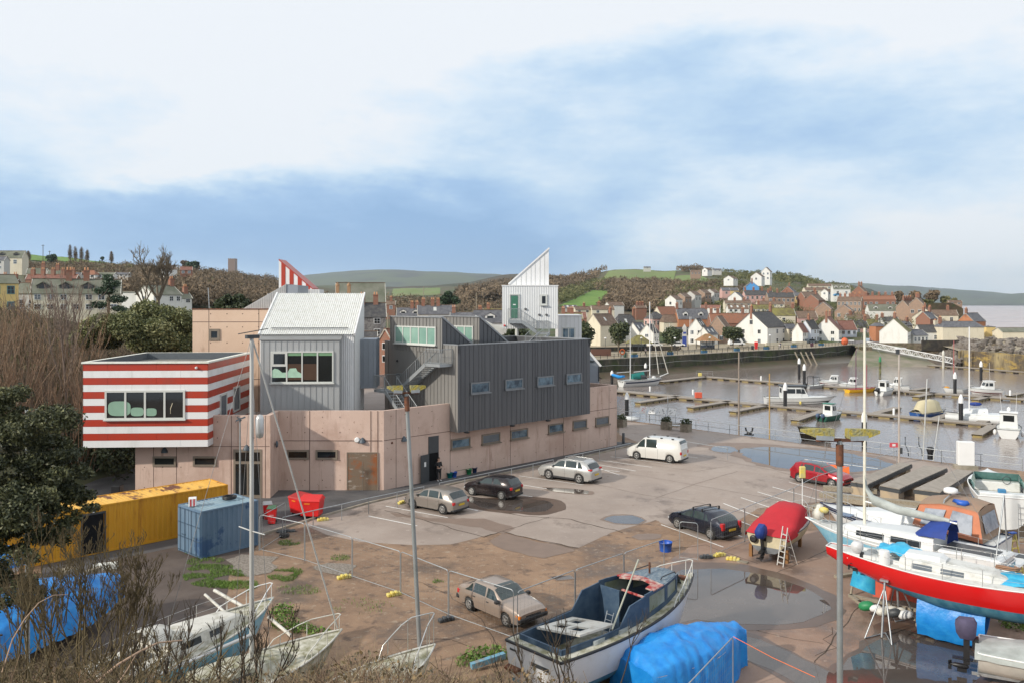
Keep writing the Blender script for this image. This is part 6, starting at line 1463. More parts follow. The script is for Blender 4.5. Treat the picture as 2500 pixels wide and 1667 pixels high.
# ---------------------------------------------------------------- containers
def container(name,label,corner,d,L_,W_,Hc,m,mroof,door_end,inner=None):
 rz=math.atan2(d.y,d.x);o=T(name,label,'container',tuple(corner),rz)
 def corrug(p0,dirv,ln,nrm,z0,z1,pitch=.28,dep=.036):
  mb=MB();lo=[];hi=[];n=int(ln/pitch);s=0
  for k in range(n):
   b=k*ln/n;w=ln/n
   for f,o_ in ((0,0),(.3,0),(.45,-dep),(.85,-dep)):q=p0+dirv*(b+w*f)+nrm*o_;lo.append(q+UP*z0);hi.append(q+UP*z1)
  q=p0+dirv*ln;lo.append(q+UP*z0);hi.append(q+UP*z1);return mb.grid([lo,hi],False)
 X=Vector((1,0,0));Yv=Vector((0,1,0));Z=Vector()
 P('side_panel',corrug(Vector((.08,.02,0)),X,L_-.16,-Yv,.14,Hc-.08),m,o)
 P('side_panel',corrug(Vector((.08,W_-.02,0)),X,L_-.16,Yv,.14,Hc-.08),m,o)
 P('end_panel',corrug(Vector((L_-.03,.08,0)),Yv,W_-.16,X,.14,Hc-.08),m,o)
 # roof with cross corrugations
 rows=[];n=int(L_/.21)*4
 for y in (.03,W_-.03):rows.append([(.03+(L_-.06)*i/n,y,Hc-.03-(.022 if i % 4<2 else 0)) for i in range(n+1)])
 P('roof',MB().grid(rows,False),mroof,o)
 mb=MB()
 for x in (0,L_-.09):
  for y in (0,W_-.09):mb.box(x,x+.09,y,y+.09,0,Hc)
 for y in (.004,W_-.084):
  mb.box(.09,L_-.09,y,y+.08,Hc-.09,Hc-.008);mb.box(.09,L_-.09,y,y+.08,.03,.15)
 for x in (.004,L_-.084):mb.box(x,x+.08,.09,W_-.09,Hc-.09,Hc-.008);mb.box(x,x+.08,.09,W_-.09,.03,.15)
 P('corner_frame',mb,m,o)
 return o
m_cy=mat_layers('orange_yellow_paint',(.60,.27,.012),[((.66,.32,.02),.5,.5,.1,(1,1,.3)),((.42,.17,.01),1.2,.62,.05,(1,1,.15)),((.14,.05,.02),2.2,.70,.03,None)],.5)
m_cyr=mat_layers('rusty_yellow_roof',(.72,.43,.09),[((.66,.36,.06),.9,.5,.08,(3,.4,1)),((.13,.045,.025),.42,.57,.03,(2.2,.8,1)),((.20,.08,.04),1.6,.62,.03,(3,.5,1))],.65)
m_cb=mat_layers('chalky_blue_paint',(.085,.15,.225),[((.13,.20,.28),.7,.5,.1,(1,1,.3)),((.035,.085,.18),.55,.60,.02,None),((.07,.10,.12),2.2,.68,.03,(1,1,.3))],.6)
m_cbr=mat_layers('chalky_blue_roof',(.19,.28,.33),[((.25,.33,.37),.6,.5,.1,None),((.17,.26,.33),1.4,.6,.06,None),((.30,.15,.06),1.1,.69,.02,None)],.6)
cn=Vector((-16.85,48.6,0));dv=Vector((-.714,-.70,0)); 
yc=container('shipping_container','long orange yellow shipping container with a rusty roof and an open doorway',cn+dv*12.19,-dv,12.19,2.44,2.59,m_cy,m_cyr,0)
dx0=4.15
P('doorway',MB().box(12.19-7.95,12.19-6.95,-.03,.0,.12,2.15),mat('dark_interior',(0,0,0)),yc)
mb=MB();x0,x1=12.19-8.0,12.19-6.9
mb.box(x0-.06,x0,-.06,.02,.1,2.25);mb.box(x1,x1+.06,-.06,.02,.1,2.25);mb.box(x0-.06,x1+.06,-.065,.02,2.15,2.25);P('door_frame',mb,m_dgrey,yc)
P('flood_lamp',MB().box(x0+.45,x0+.6,-.25,-.03,2.3,2.5),m_white,yc)
cd=G(430,1342);cc=G(491,1365);ce=G(628,1336)
dl=Vector((.655,.756,0));ddv=(cc-cd).normalized()
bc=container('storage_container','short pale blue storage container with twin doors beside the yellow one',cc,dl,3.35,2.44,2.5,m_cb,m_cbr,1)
mb=MB();mb.box(-.05,-.005,.06,1.2,.12,2.42);mb.box(-.05,-.005,1.24,2.38,.12,2.42);dd_=P('door',mb,m_cb,bc)
mb=MB()
for y0 in (.06,1.24):
 for z in (.12,.85,1.6,2.36):mb.box(-.075,-.05,y0+.03,y0+1.1,z,z+.05)
 for y in (y0+.32,y0+.82):mb.tube([(-.09,y,.1),(-.09,y,2.42)],.018,6)
 mb.box(-.11,-.08,y0+.3,y0+.62,1.0,1.05)
P('lock_rod',mb,mat('chalky_dark_blue',(.05,.09,.14),.6),dd_)
a=Vector(bc.location);m4=Matrix.Rotation(bc.rotation_euler.z,4,'Z')
h_=T('heater_box','small white and red striped heater box standing on the blue container roof','box',tuple(a+(m4 @ Vector((.35,1.55,2.5)))),R(20))
P('case',MB().bbox(-.2,.2,-.25,.25,0,.42,.02),m_white,h_);P('front',MB().box(-.215,-.2,-.2,.2,.04,.38),m_black,h_)
for k in range(2):P('red_stripe',MB().box(-.12+k*.16,-.05+k*.16,-.256,-.25,.02,.40),m_red,h_)
O('rope_coil',MB().tube([a+(m4 @ Vector((2.4+.36*math.cos(k*.6)*(1+.05*math.sin(k*1.3)),1.35+.34*math.sin(k*.6),2.5+.03+.004*k))) for k in range(40)],.035,5),m_black,'black coil of hose lying on the blue container roof','hose')
# white polystyrene slab, tyre, bits
O('foam_block',MB().bbox(-.55,.55,-.22,.22,0,.28,.02),mat('dirty_foam',(.66,.66,.60),.9),'dirty white foam block on the ground by the yellow container','block',None,tuple(G(258,1388)),R(20))
O('tyre',MB().lathe([(.13,-.09),(.27,-.09),(.3,0),(.27,.09),(.13,.09)],(0,0,.1),16),m_tyre,'old tyre lying flat inside the fence near the red bins','tyre',None,tuple(G(694,1310)))
O('rubble_heap',MB().ball((0,0,.02),(.45,.3,.16),9,.9).ball((.4,.1,.02),(.3,.2,.12),8,.9),m_dgrey,'small dark heap of rubbish beyond the old tyre','rubbish',None,tuple(G(692,1297)))
O('blue_tub',MB().lathe([(.30,0),(.36,.5),(.37,.5),(.33,.42),(.3,.06),(0,.06)],(0,0,0),18),m_blue,'round blue rubber tub standing in front of the fence','tub',None,tuple(G(1625,1344)))
for k,(u0,v0,u1,v1,z0,z1) in enumerate(((1150,1625,1232,1598,.2,.35),)):
 a,b=G(u0,v0,z0),G(u1,v1,z1);O('blue_timber',MB().beam(a,b,.2,.2),mat('pale_blue_paint',(.12,.34,.48),.6,col2=(.2,.2,.18),vs=5),'length of pale blue painted timber behind the derelict cruiser stern','timber')
# ---------------------------------------------------------------- bins
def bigbin(u,v,rz,lab,lidm):
 o=T('wheeled_skip',lab,'bin',tuple(G(u,v)),rz,'large red four wheeled bins')
 P('body',MB().loft([[(-.55,-.42,.18),(.55,-.42,.18),(.55,.42,.18),(-.55,.42,.18)],[(-.66,-.52,1.12),(.66,-.52,1.12),(.66,.52,1.12),(-.66,.52,1.12)]],True,True,False),m_red,o)
 P('lid',MB().loft([[(-.7,-.56,1.12),(.7,-.56,1.12),(.7,.56,1.12),(-.7,.56,1.12)],[(-.66,-.5,1.2),(.66,-.5,1.2),(.62,.3,1.38),(-.62,.3,1.38)]],True,True,False),lidm,o)
 P('notice',MB().box(-.3,.05,-.515,-.49,.92,1.0),m_amber,o)
 for x in (-.42,.42):
  for y in (-.32,.32):P('castor',MB().lathe([(0,-.03),(.09,-.03),(.09,.03),(0,.03)],(x,y,.09),10,(1,0,0)),m_black,o)
 return o
bigbin(736,1256,R(-38),'large red wheeled bin, the one with the dark red lid',mat('dark_red_lid',(.36,.02,.02),.45));bigbin(761,1262,R(-6),'large red wheeled bin, the brighter one nearer the camera',m_red)
def smallbin(u,v,rz,lab,lidm):
 o=T('wheelie_bin',lab,'bin',tuple(G(u,v)),rz,'small red wheelie bins');P('body',MB().loft([[(-.2,-.2,.06),(.2,-.2,.06),(.2,.2,.06),(-.2,.2,.06)],[(-.27,-.3,.98),(.27,-.3,.98),(.27,.3,.98),(-.27,.3,.98)]],True,True,False),m_red,o)
 P('lid',MB().loft([[(-.29,-.33,.98),(.29,-.33,.98),(.29,.33,.98),(-.29,.33,.98)],[(-.25,-.26,1.05),(.25,-.26,1.05),(.25,.26,1.08),(-.25,.26,1.08)]],True,True,False),lidm,o)
 for x in (-.24,.24):P('castor',MB().lathe([(0,-.025),(.1,-.025),(.1,.025),(0,.025)],(x,.24,.1),10,(1,0,0)),m_black,o)
 P('lettering',MB().box(-.14,.14,-.262,-.25,.55,.62),mat('faint_print',(.62,.25,.25),.5),o);return o
smallbin(653,1267,R(20),'red wheelie bin with a grey lid beside the mast',mat('grey_lid',(.42,.42,.42),.5));smallbin(664,1278,R(8),'red wheelie bin with a green lid',mat('green_lid',(.05,.13,.07),.5))
# ---------------------------------------------------------------- floodlight poles
m_lich=mat('yellow_lichen',(.42,.33,.05),.95,col2=(.26,.26,.16),vs=7,bump=1,bs=18)
m_pole=mat('grey_pole',(.34,.36,.37),.5,.4,col2=(.26,.28,.27),vs=1.2)
def flood(base,top,rz,label,r=.085,arm=1.0):
 o=T('floodlight_pole',label,'lamp post',tuple(base),0);b=Vector();t=Vector(top)-Vector(base)
 P('pole',MB().tube([b-UP*.2,t*.5,t],r,10,r*.85),m_pole,o);P('pole_collar',MB().tube([t*.93,t*.99],r*1.15,10),m_rust,o)
 d=axis(rz);n=Vector((-d.y,d.x,0))
 P('crossarm',MB().beam(t-d*arm*.62+UP*.02,t+d*arm*.62+UP*.02,.1,.08),m_rust,o)
 for s in (-1,1):
  c=t+UP*.06;a0,a1=arm*.20,arm*1.0;w0,w1=.21,.17
  q=[[c+d*s*a0+n*k*w0+UP*z for k,z in ((-1,.02),(1,.0),(1,.25),(-1,.29))],[c+d*s*(a0+(a1-a0)*.55)+n*k*w0+UP*z for k,z in ((-1,.03),(1,.01),(1,.25),(-1,.29))],[c+d*s*a1+n*k*w1+UP*z for k,z in ((-1,.17),(1,.16),(1,.23),(-1,.25))]]
  h=P('lamp_head',MB().loft(q,True,True,False),m_lich,o)
  P('casing',MB().beam(c+d*s*(a0+.02)+UP*.03-n*.212,c+d*s*(a0+(a1-a0)*.6)+UP*.05-n*.212,.012,.12).beam(c+d*s*(a0+.02)+UP*.03+n*.212,c+d*s*(a0+(a1-a0)*.6)+UP*.05+n*.212,.012,.12),m_galv,h)
 return o
flood(G(1025,1577),PX(992,960,32.1),R(12),'grey floodlight pole with two lichen covered lamp heads, left of the gold car',.09,.75)
flood(Vector((8.85,22.1,0)),PX(2050,1075,22.1),R(-4),'grey floodlight pole with two lichen covered lamp heads, in front of the red yacht',.088,1.0)
o=T('slim_pole','slim grey pole with a wind sensor in front of the glazed double door','pole',tuple(G(586,1235)));zt=H-(1030-741)*o.location.y/2000
P('pole',MB().tube([(0,0,0),(0,0,zt)],.07,8,.05),m_pole,o);P('sensor',MB().beam((-.25,0,zt+.1),(.35,-.05,zt+.35),.1,.1).beam((0,0,zt),(0,0,zt+.3),.08,.08).beam((-.2,0,zt+.35),(.1,0,zt+.1),.08,.06),mat('slate_plastic',(0,0,0)),o)
o=T('quay_lamp_post','tall thin lamp post near the stored pontoon sections','lamp post',tuple(G(2195,1130)))
P('pole',MB().tube([(0,0,0),(0,0,9.5)],.09,8,.075),mat('rusty_pole',(.38,.30,.25),.6,col2=(.45,.42,.38),vs=1),o);P('lamp_head',MB().box(-.3,.5,-.2,.2,9.5,9.62),m_white,o);P('control_box',MB().box(-.25,-.02,-.1,.1,9.1,9.5),m_dgrey,o);P('cabinet',MB().box(.1,.25,-.1,.1,.8,1.3),m_dgrey,o)
# slanting stay wire of a mast out of frame
# ---------------------------------------------------------------- quay furniture
def board(u,v,lab,k):
 p=G(u,v+12);o=T('notice_board',lab,'notice board',(p.x,p.y,0),R(-38),'white lectern notice boards on the quay')
 mb=MB();mb.extr([(-.44,-.2,.9),(.44,-.2,.9),(.44,.2,1.62),(-.44,.2,1.62)],(0,.03,-.02));P('panel',mb,m_white,o)
 for x in (-.4,.4):P('leg',MB().tube([(x,0,0),(x,0,1.03)],.025,5),m_galv,o)
 mb=MB();rnd=random.Random(k)
 for i in range(6):
  x=rnd.uniform(-.4,.2);t=.15+.12*i;w=rnd.uniform(.08,.2)
  mb.extr([(x,-.2+.4*q-.004,.9+.72*q+.002) if 0 else (xx,-.2+.4*q-.004,.9+.72*q+.002) for xx,q in ((x,t),(x+w,t),(x+w,t+.07),(x,t+.07))],(0,-.006,.003))
 P('print',mb,m_red if k==0 else m_dgrey,o)
for k,(u,l) in enumerate(((1570,'white notice board with red print, nearest the building'),(1593,'white notice board second from the building'),(1617,'white notice board third from the building'),(1641,'white notice board farthest from the building'))):board(u,1014+k*2,l,k)
m_planter=mat('grey_wood_planter',(.20,.17,.13),.9,col2=(.30,.26,.20),vs=4)
# ---------------------------------------------------------------- plants: leafy masses
def leafmass(name,ells,n,size,m,par=None,W=False,flatten=.6,seed=0,up=.25,kind=None,shell=.72):
 """many leaf sized faces spread through the given ellipsoids [(centre, radii)]"""
 r=np.random.RandomState(seed);vol=np.array([e[1][0]*e[1][1]*e[1][2] for e in ells])**.75;cnt=np.maximum(3,(n*vol/vol.sum()).astype(int));C=[]
 for (c,rad),k in zip(ells,cnt):
  d=r.normal(size=(k,3));d /= np.linalg.norm(d,axis=1)[:,None];q=(shell+(1-shell)*r.rand(k))**1.0;q=np.where(r.rand(k)<.75,q,r.rand(k)**.5)
  C.append(np.array(c)+d*q[:,None]*np.array(rad)*(1+.12*r.normal(size=(k,1))))
 C=np.concatenate(C);N_=len(C);a=r.normal(size=(N_,3));a /= np.linalg.norm(a,axis=1)[:,None];b=r.normal(size=(N_,3));b -= (a*b).sum(1)[:,None]*a;b /= np.linalg.norm(b,axis=1)[:,None]
 s=size*(.6+.8*r.rand(N_,1));V=np.stack([C-a*s-b*s*.35,C+a*s*.1-b*s*flatten,C+a*s,C+a*s*.1+b*s*flatten],1).reshape(-1,3)
 return bigmesh(name,V,4,m,par,W,kind)
def bigmesh(name,V,k,m,par=None,W=False,kind=None):
 n=len(V)//k;me=bpy.data.meshes.new(name);me.vertices.add(n*k);me.loops.add(n*k);me.polygons.add(n)
 if par and W:
  r=par
  while r.parent:r=r.parent
  M_=np.array(ROOTM[r.name]);V=V @ M_[:3,:3].T+M_[:3,3]
 me.vertices.foreach_set('co',V.astype(np.float32).ravel());me.loops.foreach_set('vertex_index',np.arange(n*k,dtype=np.int32));me.polygons.foreach_set('loop_start',np.arange(0,n*k,k,dtype=np.int32))
 me.materials.append(m);me.update(calc_edges=True);me.validate();o=bpy.data.objects.new(name,me);SC.collection.objects.link(o)
 if par:o.parent=par
 if kind:o['kind']=kind
 return o
def leafmat(name,a,b,c=None,sc_=.5,rough=.6,rnd=.5):
 m=bpy.data.materials.new(name);m.use_nodes=True;nt=m.node_tree;N=nt.nodes;L=nt.links;p=N['Principled BSDF'];p.inputs['Roughness'].default_value=rough
 g=N.new('ShaderNodeNewGeometry');n=N.new('ShaderNodeTexNoise');n.inputs['Scale'].default_value=sc_;n.inputs['Detail'].default_value=4;L.new(g.outputs['Position'],n.inputs['Vector'])
 ad=N.new('ShaderNodeMath');ad.operation='MULTIPLY_ADD';ad.inputs[1].default_value=rnd;L.new(g.outputs['Random Per Island'],ad.inputs[0]); 
 s2=N.new('ShaderNodeMath');s2.operation='MULTIPLY';s2.inputs[1].default_value=1.4-rnd;L.new(n.outputs['Fac'],s2.inputs[0]);L.new(s2.outputs[0],ad.inputs[2])
 r=N.new('ShaderNodeValToRGB');L.new(ad.outputs[0],r.inputs[0]);e=r.color_ramp.elements;e[0].color=tuple(a)+(1,);e[0].position=.35;e[1].color=tuple(b)+(1,);e[1].position=.95
 if c:x=e.new(.66);x.color=tuple(c)+(1,)
 L.new(r.outputs[0],p.inputs['Base Color']);MATS[name]=m;return m
lm_oak=leafmat('holm_oak_leaves',(.05,.065,.025),(.30,.29,.13),(.13,.145,.05),.5)
lm_dark=leafmat('dark_evergreen',(.018,.028,.012),(.075,.09,.035),(.035,.05,.018),.6)
lm_pine=leafmat('pine_needles',(.014,.03,.014),(.05,.09,.04),None,.6)
lm_brown=leafmat('winter_twigs',(.085,.062,.04),(.26,.19,.12),(.15,.11,.07),.05,.9,.25)
lm_olive=leafmat('olive_scrub',(.045,.055,.02),(.22,.20,.085),(.11,.12,.045),.06,.9,.25)
lm_grass=leafmat('grass_blades',(.06,.12,.015),(.16,.26,.04),None,1)
lm_prom=leafmat('promenade_tree_leaves',(.022,.035,.014),(.11,.12,.05),(.05,.07,.025),.8)
m_bark=mat('bark',(.13,.10,.07),.9,col2=(.20,.16,.11),vs=4);m_barkg=mat('mossy_bark',(.075,.055,.03),.95,col2=(.15,.115,.055),vs=5)
m_twig=mat('pale_twig',(.19,.12,.075),.85,col2=(.30,.20,.125),vs=3);m_barkd=mat('dark_bark',(.06,.045,.03),.9)
def tree_round(name,lab,loc,h,rad,m,n=1800,size=.35,trunk=.35,group=None,seed=1,zs=.85,blobs=9,tr_r=.15,cat='tree'):
 o=T(name,lab,cat,tuple(loc),0,group);r=random.Random(seed);cz=h*trunk+(h-h*trunk)*.5;rz=(h-h*trunk)*.5
 P('trunk',MB().tube([(0,0,-.3),(r.uniform(-.1,.1),0,h*trunk),(r.uniform(-.2,.2),r.uniform(-.2,.2),cz+rz*.3)],tr_r,7,tr_r*.45),m_bark,o)
 mb=MB()
 for k in range(5):
  a=k*1.3+r.random();mb.tube([(0,0,h*trunk*.85),(math.cos(a)*rad*.35,math.sin(a)*rad*.35,cz-rz*.3),(math.cos(a)*rad*.7,math.sin(a)*rad*.7,cz+rz*.1)],tr_r*.5,5,tr_r*.12)
 P('limb',mb,m_bark,o)
 el=[((0,0,cz),(rad*.62,rad*.62,rz*.8))]
 for k in range(blobs):
  a=r.random()*6.28;q=math.sqrt(r.random())*.62;zz=r.uniform(-.55,.75);s=r.uniform(.30,.5);el.append(((math.cos(a)*rad*q,math.sin(a)*rad*q,cz+rz*zz*zs),(rad*s,rad*s,rz*s*.9)))
 leafmass('crown',el,n,size,m,o,seed=seed);return o
def branches(mb,p,d,ln,r,depth,rnd,spread=.55,n=3,seg=3,shrink=.68,minr=.006,up=.12,sides=None):
 pts=[Vector(p)];d=Vector(d).normalized()
 for k in range(seg):
  d=(d+Vector((rnd.uniform(-1,1),rnd.uniform(-1,1),rnd.uniform(-.6,1)))*.16+UP*up*.4).normalized();pts.append(pts[-1]+d*ln/seg)
 mb.tube(pts,max(r,minr),sides or (6 if r>.05 else 3),max(minr*.7,r*.55))
 if depth<=0:return
 for k in range(n):
  t=rnd.uniform(.35,1);i=min(seg-1,int(t*seg));q=pts[i].lerp(pts[i+1],t*seg-i);a=Vector((rnd.uniform(-1,1),rnd.uniform(-1,1),rnd.uniform(-.3,.8)))
  branches(mb,q,(d+a*spread*1.6).normalized()+UP*up,ln*shrink*rnd.uniform(.7,1.1),r*.55,depth-1,rnd,spread,n,seg,shrink,minr,up,sides)
def bare_tree(lab,loc,h,r,seed,depth=4,n=4,m=None,name='bare_tree',group=None,spread=.5,fork=.3,minr=.02,cat='tree'):
 o=T(name,lab,cat,tuple(loc),0,group);rnd=random.Random(seed);P('trunk',MB().tube([(0,0,-.4),(.05*h*.1,0,h*fork)],r,7,r*.8),m or m_bark,o);mb=MB()
 for k in range(n):a=k*6.28/n+rnd.random();branches(mb,(0,0,h*fork*rnd.uniform(.75,1)),(math.cos(a)*spread,math.sin(a)*spread,1),h*.42,r*.6,depth-1,rnd,spread,4,3,.66,minr)
 P('crown',mb,m or m_bark,o);return o
def shrub_bare(name,lab,loc,h,w,n,seed,m,r=.02,depth=1,group=None,kind=None,lean=(0,0)):
 """upright leafless stems rising from one stool"""
 rnd=random.Random(seed);mb=MB()
 for k in range(n):
  a=rnd.random()*6.28;q=rnd.random()**.5*w*.35;b=(math.cos(a)*q,math.sin(a)*q,-.2);hh=h*rnd.uniform(.55,1.05)
  branches(mb,b,(math.cos(a)*.28*rnd.random()*w/2+lean[0],math.sin(a)*.28*rnd.random()*w/2+lean[1],1),hh*.7,r*rnd.uniform(.6,1.2),depth,rnd,.22,3,3,.5,r*.3,.25,3)
 o=fin(name,mb,m);o.location=loc
 if kind:o['kind']=kind
 else:
  o['label']=lab;o['category']='bush'
  if group:o['group']=group
 return o
# big holm oak behind the striped box
random.seed(11)
def oak(name,lab,cu,vb,vt,wpx,Y,n,seed,m,size=.28,low=.15,depthr=.8):
 c=PX(cu,vb,Y);top=PX(cu,vt,Y).z;rad=wpx/2/2000*Y;z0=terrxy(c.x,c.y) if abs(terrxy(c.x,c.y))<30 else 0;z0=min(z0,c.z-1);o=T(name,lab,'tree',(c.x,c.y,z0));hh=top-z0
 P('trunk',MB().tube([(0,0,-.5),(0,0,hh*.6)],.35,8,.2),m_bark,o);r=random.Random(seed);el=[]
 zb=c.z-z0
 for k in range(34):
  a=r.random()*6.28;q=math.sqrt(r.random())*.86;zz=r.random();zz=zz*(1-q**3);zc=zb+(hh-zb)*(.12+.72*zz);s=r.uniform(.18,.32);el.append(((math.cos(a)*rad*q,math.sin(a)*rad*q*depthr,zc),(rad*s,rad*s,rad*s*.62)))
 leafmass('crown',el,n,size,m,o,seed=seed,shell=.8);return o
oak('holm_oak','broad dark holm oak behind the striped box',335,875,712,296,82,56000,1,lm_oak,.125)
oak('holm_oak','round dark evergreen behind the pink rear block',566,775,712,100,100,7000,2,lm_dark,.22)
oak('evergreen_tree','dark bushy tree between the roof teeth and the white tower',1085+10,745,709,52,240,2500,3,lm_pine,.5)
oak('evergreen_tree','dark shrub seen under the white tower',1262,832,803,70,120,2500,4,lm_dark,.25)
# trees along the promenade
for k,(u,vb,vt,w,lab,Y) in enumerate(((1428,880,785,62,'dark clipped promenade tree by the dark clad box corner',192),(1510,872,784,62,'largest round promenade tree, left of the ketch masts',206),(1640,858,800,66,'round promenade tree between the ketch and the tiled shelter',226),(1790,850,796,58,'promenade tree in front of the white gabled house',244))):
 p=PX(u,vb,Y);p.z=0;hh=(vb-vt)*Y/2000+ (0);tree_round('promenade_tree',lab,p,H-(vt-741)*Y/2000,w/2*Y/2000,lm_prom,3200,.30,.30,'evergreen trees on the promenade',seed=k+3,tr_r=.16)
# big bare ash on the left, poplars on the skyline, conifer
c=PX(385,760,128);bare_tree('large leafless tree in front of the white terrace at upper left',(c.x,c.y,c.z-1),(762-618)*128/2000+1,.34,4,5,4,m_bark,spread=.50,fork=.30,minr=.028)
c=PX(352,760,126);bare_tree('smaller leafless tree left of the large one',(c.x,c.y,c.z-1),(762-660)*126/2000+1,.22,9,4,4,m_bark,spread=.45,minr=.025)
for k,(u,v0,v1,Y) in enumerate(((171,645,597,560),(184,645,602,560),(199,648,602,570),(213,648,609,575),(272,648,613,580),(69,630,612,520))):
 c=PX(u,v0+3,Y);h_=(v0-v1)*Y/2000+2;o=T('poplar',['tallest slim poplar on the left skyline','slim poplar just right of the tallest','third slim poplar along the skyline','fourth skyline poplar, thinner','lone slim poplar farther right on the skyline','small slim tree left of the telegraph pole on the skyline'][k],'tree',(c.x,c.y,terrxy(c.x,c.y)),0,'leafless poplars on the left skyline');base=o.location.z;zt=H-(v1-741)*Y/2000-base
 P('trunk',MB().tube([(0,0,0),(0,0,zt*.8)],.25,5,.1),m_bark,o);leafmass('crown',[((0,0,zt*.38),(1.7,1.7,zt*.32)),((0,0,zt*.62),(1.5,1.5,zt*.34)),((0,0,zt*.85),(.8,.8,zt*.16))],1500,.5,lm_brown,o,seed=k,flatten=.13,shell=.3)
for (u,vt,Y,h_) in ((105,598,500,0),(121,613,560,0)):
 z0=terrxy((u-1250)/2000*Y,Y);zt=H-(vt-741)*Y/2000;O('telegraph_pole',MB().tube([(0,0,0),(0,0,zt-z0)],.18,5).box(-.9,.9,-.1,.1,zt-z0-.6,zt-z0-.4),m_barkd,'telegraph pole on the left skyline, '+('the taller one' if u<110 else 'the thin far one'),'pole',None,((u-1250)/2000*Y,Y,z0))
o=T('conifer','dark spreading pine in front of the cream terrace at upper left','tree',(PX(262,760,118).x,118,10.5));P('trunk',MB().tube([(0,0,-.5),(.3,0,3.5),(0,0,6.5)],.2,6,.1),m_bark,o)
leafmass('crown',[((-1.2,0,2.6),(1.4,1.2,.5)),((1.2,.3,3.4),(1.5,1.1,.55)),((-.4,0,4.6),(1.5,1.2,.6)),((.6,0,5.6),(1.2,1,.6)),((.1,0,6.5),(.8,.8,.5)),((1.8,0,2),(1.1,1,.4))],2600,.16,lm_pine,o,seed=4)
for k,(u,v,w,h_,Y,m_) in enumerate(((470,668,40,30,480,lm_pine),(515,672,18,16,420,lm_dark),(128,655,26,34,300,lm_pine),(250,640,12,14,600,lm_pine),(452,662,22,26,500,lm_brown))):
 c=on(u,v,200);rad=w/2*c.y/2000;tree_round('hill_tree',['flat topped dark pine on the left skyline','small round evergreen right of the flat topped pine','dark fir above the cream terrace','small dark fir on the crest between the poplars','brown tree left of the flat topped pine'][k],c,h_*c.y/2000,rad,m_,900,rad*.18,.25,seed=k+20,tr_r=.3)
# ---- woods and scrub on the slopes: uncountable masses
def wood(name,region,dens,m,size,hgt,seed,y0=120,skip=True,per=40,kind='stuff',jitter=1.0,flat=.28):
 r=np.random.RandomState(seed);us=[p[0] for p in region];vs=[p[1] for p in region];C=[]
 for q in range(int(dens)):
  u=r.uniform(min(us),max(us));v=r.uniform(min(vs),max(vs))
  if not inpoly(u,v,region):continue
  if skip and any(inpoly(u,v,f[0]) for f in FIELDS):continue
  p=on(u,v,y0);rad=hgt*r.uniform(.6,1.3);C.append((p.x,p.y,p.z+rad*.5,rad))
 if not C:return
 C=np.array(C);k=per;N_=len(C)*k;d=r.normal(size=(N_,3));d /= np.linalg.norm(d,axis=1)[:,None];d[:,2]=np.abs(d[:,2])*1.1-.15;q=np.repeat(C,k,0)
 cc=q[:,:3]+d*q[:,3:4]*(.6+.5*r.rand(N_,1));a=r.normal(size=(N_,3));a[:,2]+=.5;a /= np.linalg.norm(a,axis=1)[:,None];b=r.normal(size=(N_,3));b -= (a*b).sum(1)[:,None]*a;b /= np.linalg.norm(b,axis=1)[:,None];s=size*(.6+.9*r.rand(N_,1))
 V=np.stack([cc-a*s,cc-b*s*flat,cc+a*s,cc+b*s*flat],1).reshape(-1,3);bigmesh(name,V,4,m,None,False,kind)
wood('woodland',[(1340,700),(1380,668),(1440,655),(1500,648),(1700,655),(1720,668),(1640,665),(1480,662),(1430,700),(1370,712)],1500,lm_brown,1.30,4.5,1,320)
wood('woodland',[(1440,712),(1500,690),(1640,688),(1660,700),(1620,745),(1600,765),(1470,762),(1500,715)],1700,lm_brown,1.00,4.0,2,300,per=46)
wood('scrub',[(1360,745),(1365,715),(1450,690),(1500,688),(1480,712),(1440,712),(1380,745)],700,lm_olive,0.95,3.5,3,300)
wood('scrub',[(1600,765),(1640,700),(1700,692),(1780,690),(1840,700),(1780,720),(1760,760)],900,lm_olive,0.90,3.2,4,300)
wood('scrub',[(1700,672),(1700,655),(1850,658),(1980,682),(2060,700),(2100,712),(2040,718),(1960,700),(1880,690),(1780,688)],1100,lm_olive,0.90,2.8,5,320)
wood('woodland',[(1640,700),(1700,694),(1780,700),(1850,712),(1840,730),(1760,742),(1640,742)],800,lm_brown,0.90,3.2,6,300)
wood('woodland',[(1760,790),(1760,700),(2320,700),(2340,800),(2300,820),(1800,815)],900,lm_olive,0.45,3.3,16,285,per=50)
wood('woodland',[(300,740),(330,690),(420,668),(540,672),(640,680),(720,712),(720,755),(600,760),(430,755)],1800,lm_brown,0.60,4.0,7,190,per=80)
wood('woodland',[(100,735),(60,660),(140,650),(300,655),(430,670),(420,720),(300,740)],1100,lm_brown,0.50,3.2,8,190,per=80)
wood('scrub',[(130,690),(180,650),(330,655),(480,672),(620,690),(690,720),(600,740),(300,730)],260,lm_olive,0.80,3.0,17,190,per=40)
wood('woodland',[(700,745),(760,725),(1100,735),(1360,720),(1360,770),(1100,770),(800,790)],900,lm_brown,0.80,3.0,9,300)
wood('woodland',[(1120,712),(1180,700),(1250,688),(1300,680),(1360,690),(1350,730),(1200,745),(1120,740)],1500,lm_brown,1.60,5.5,10,500)
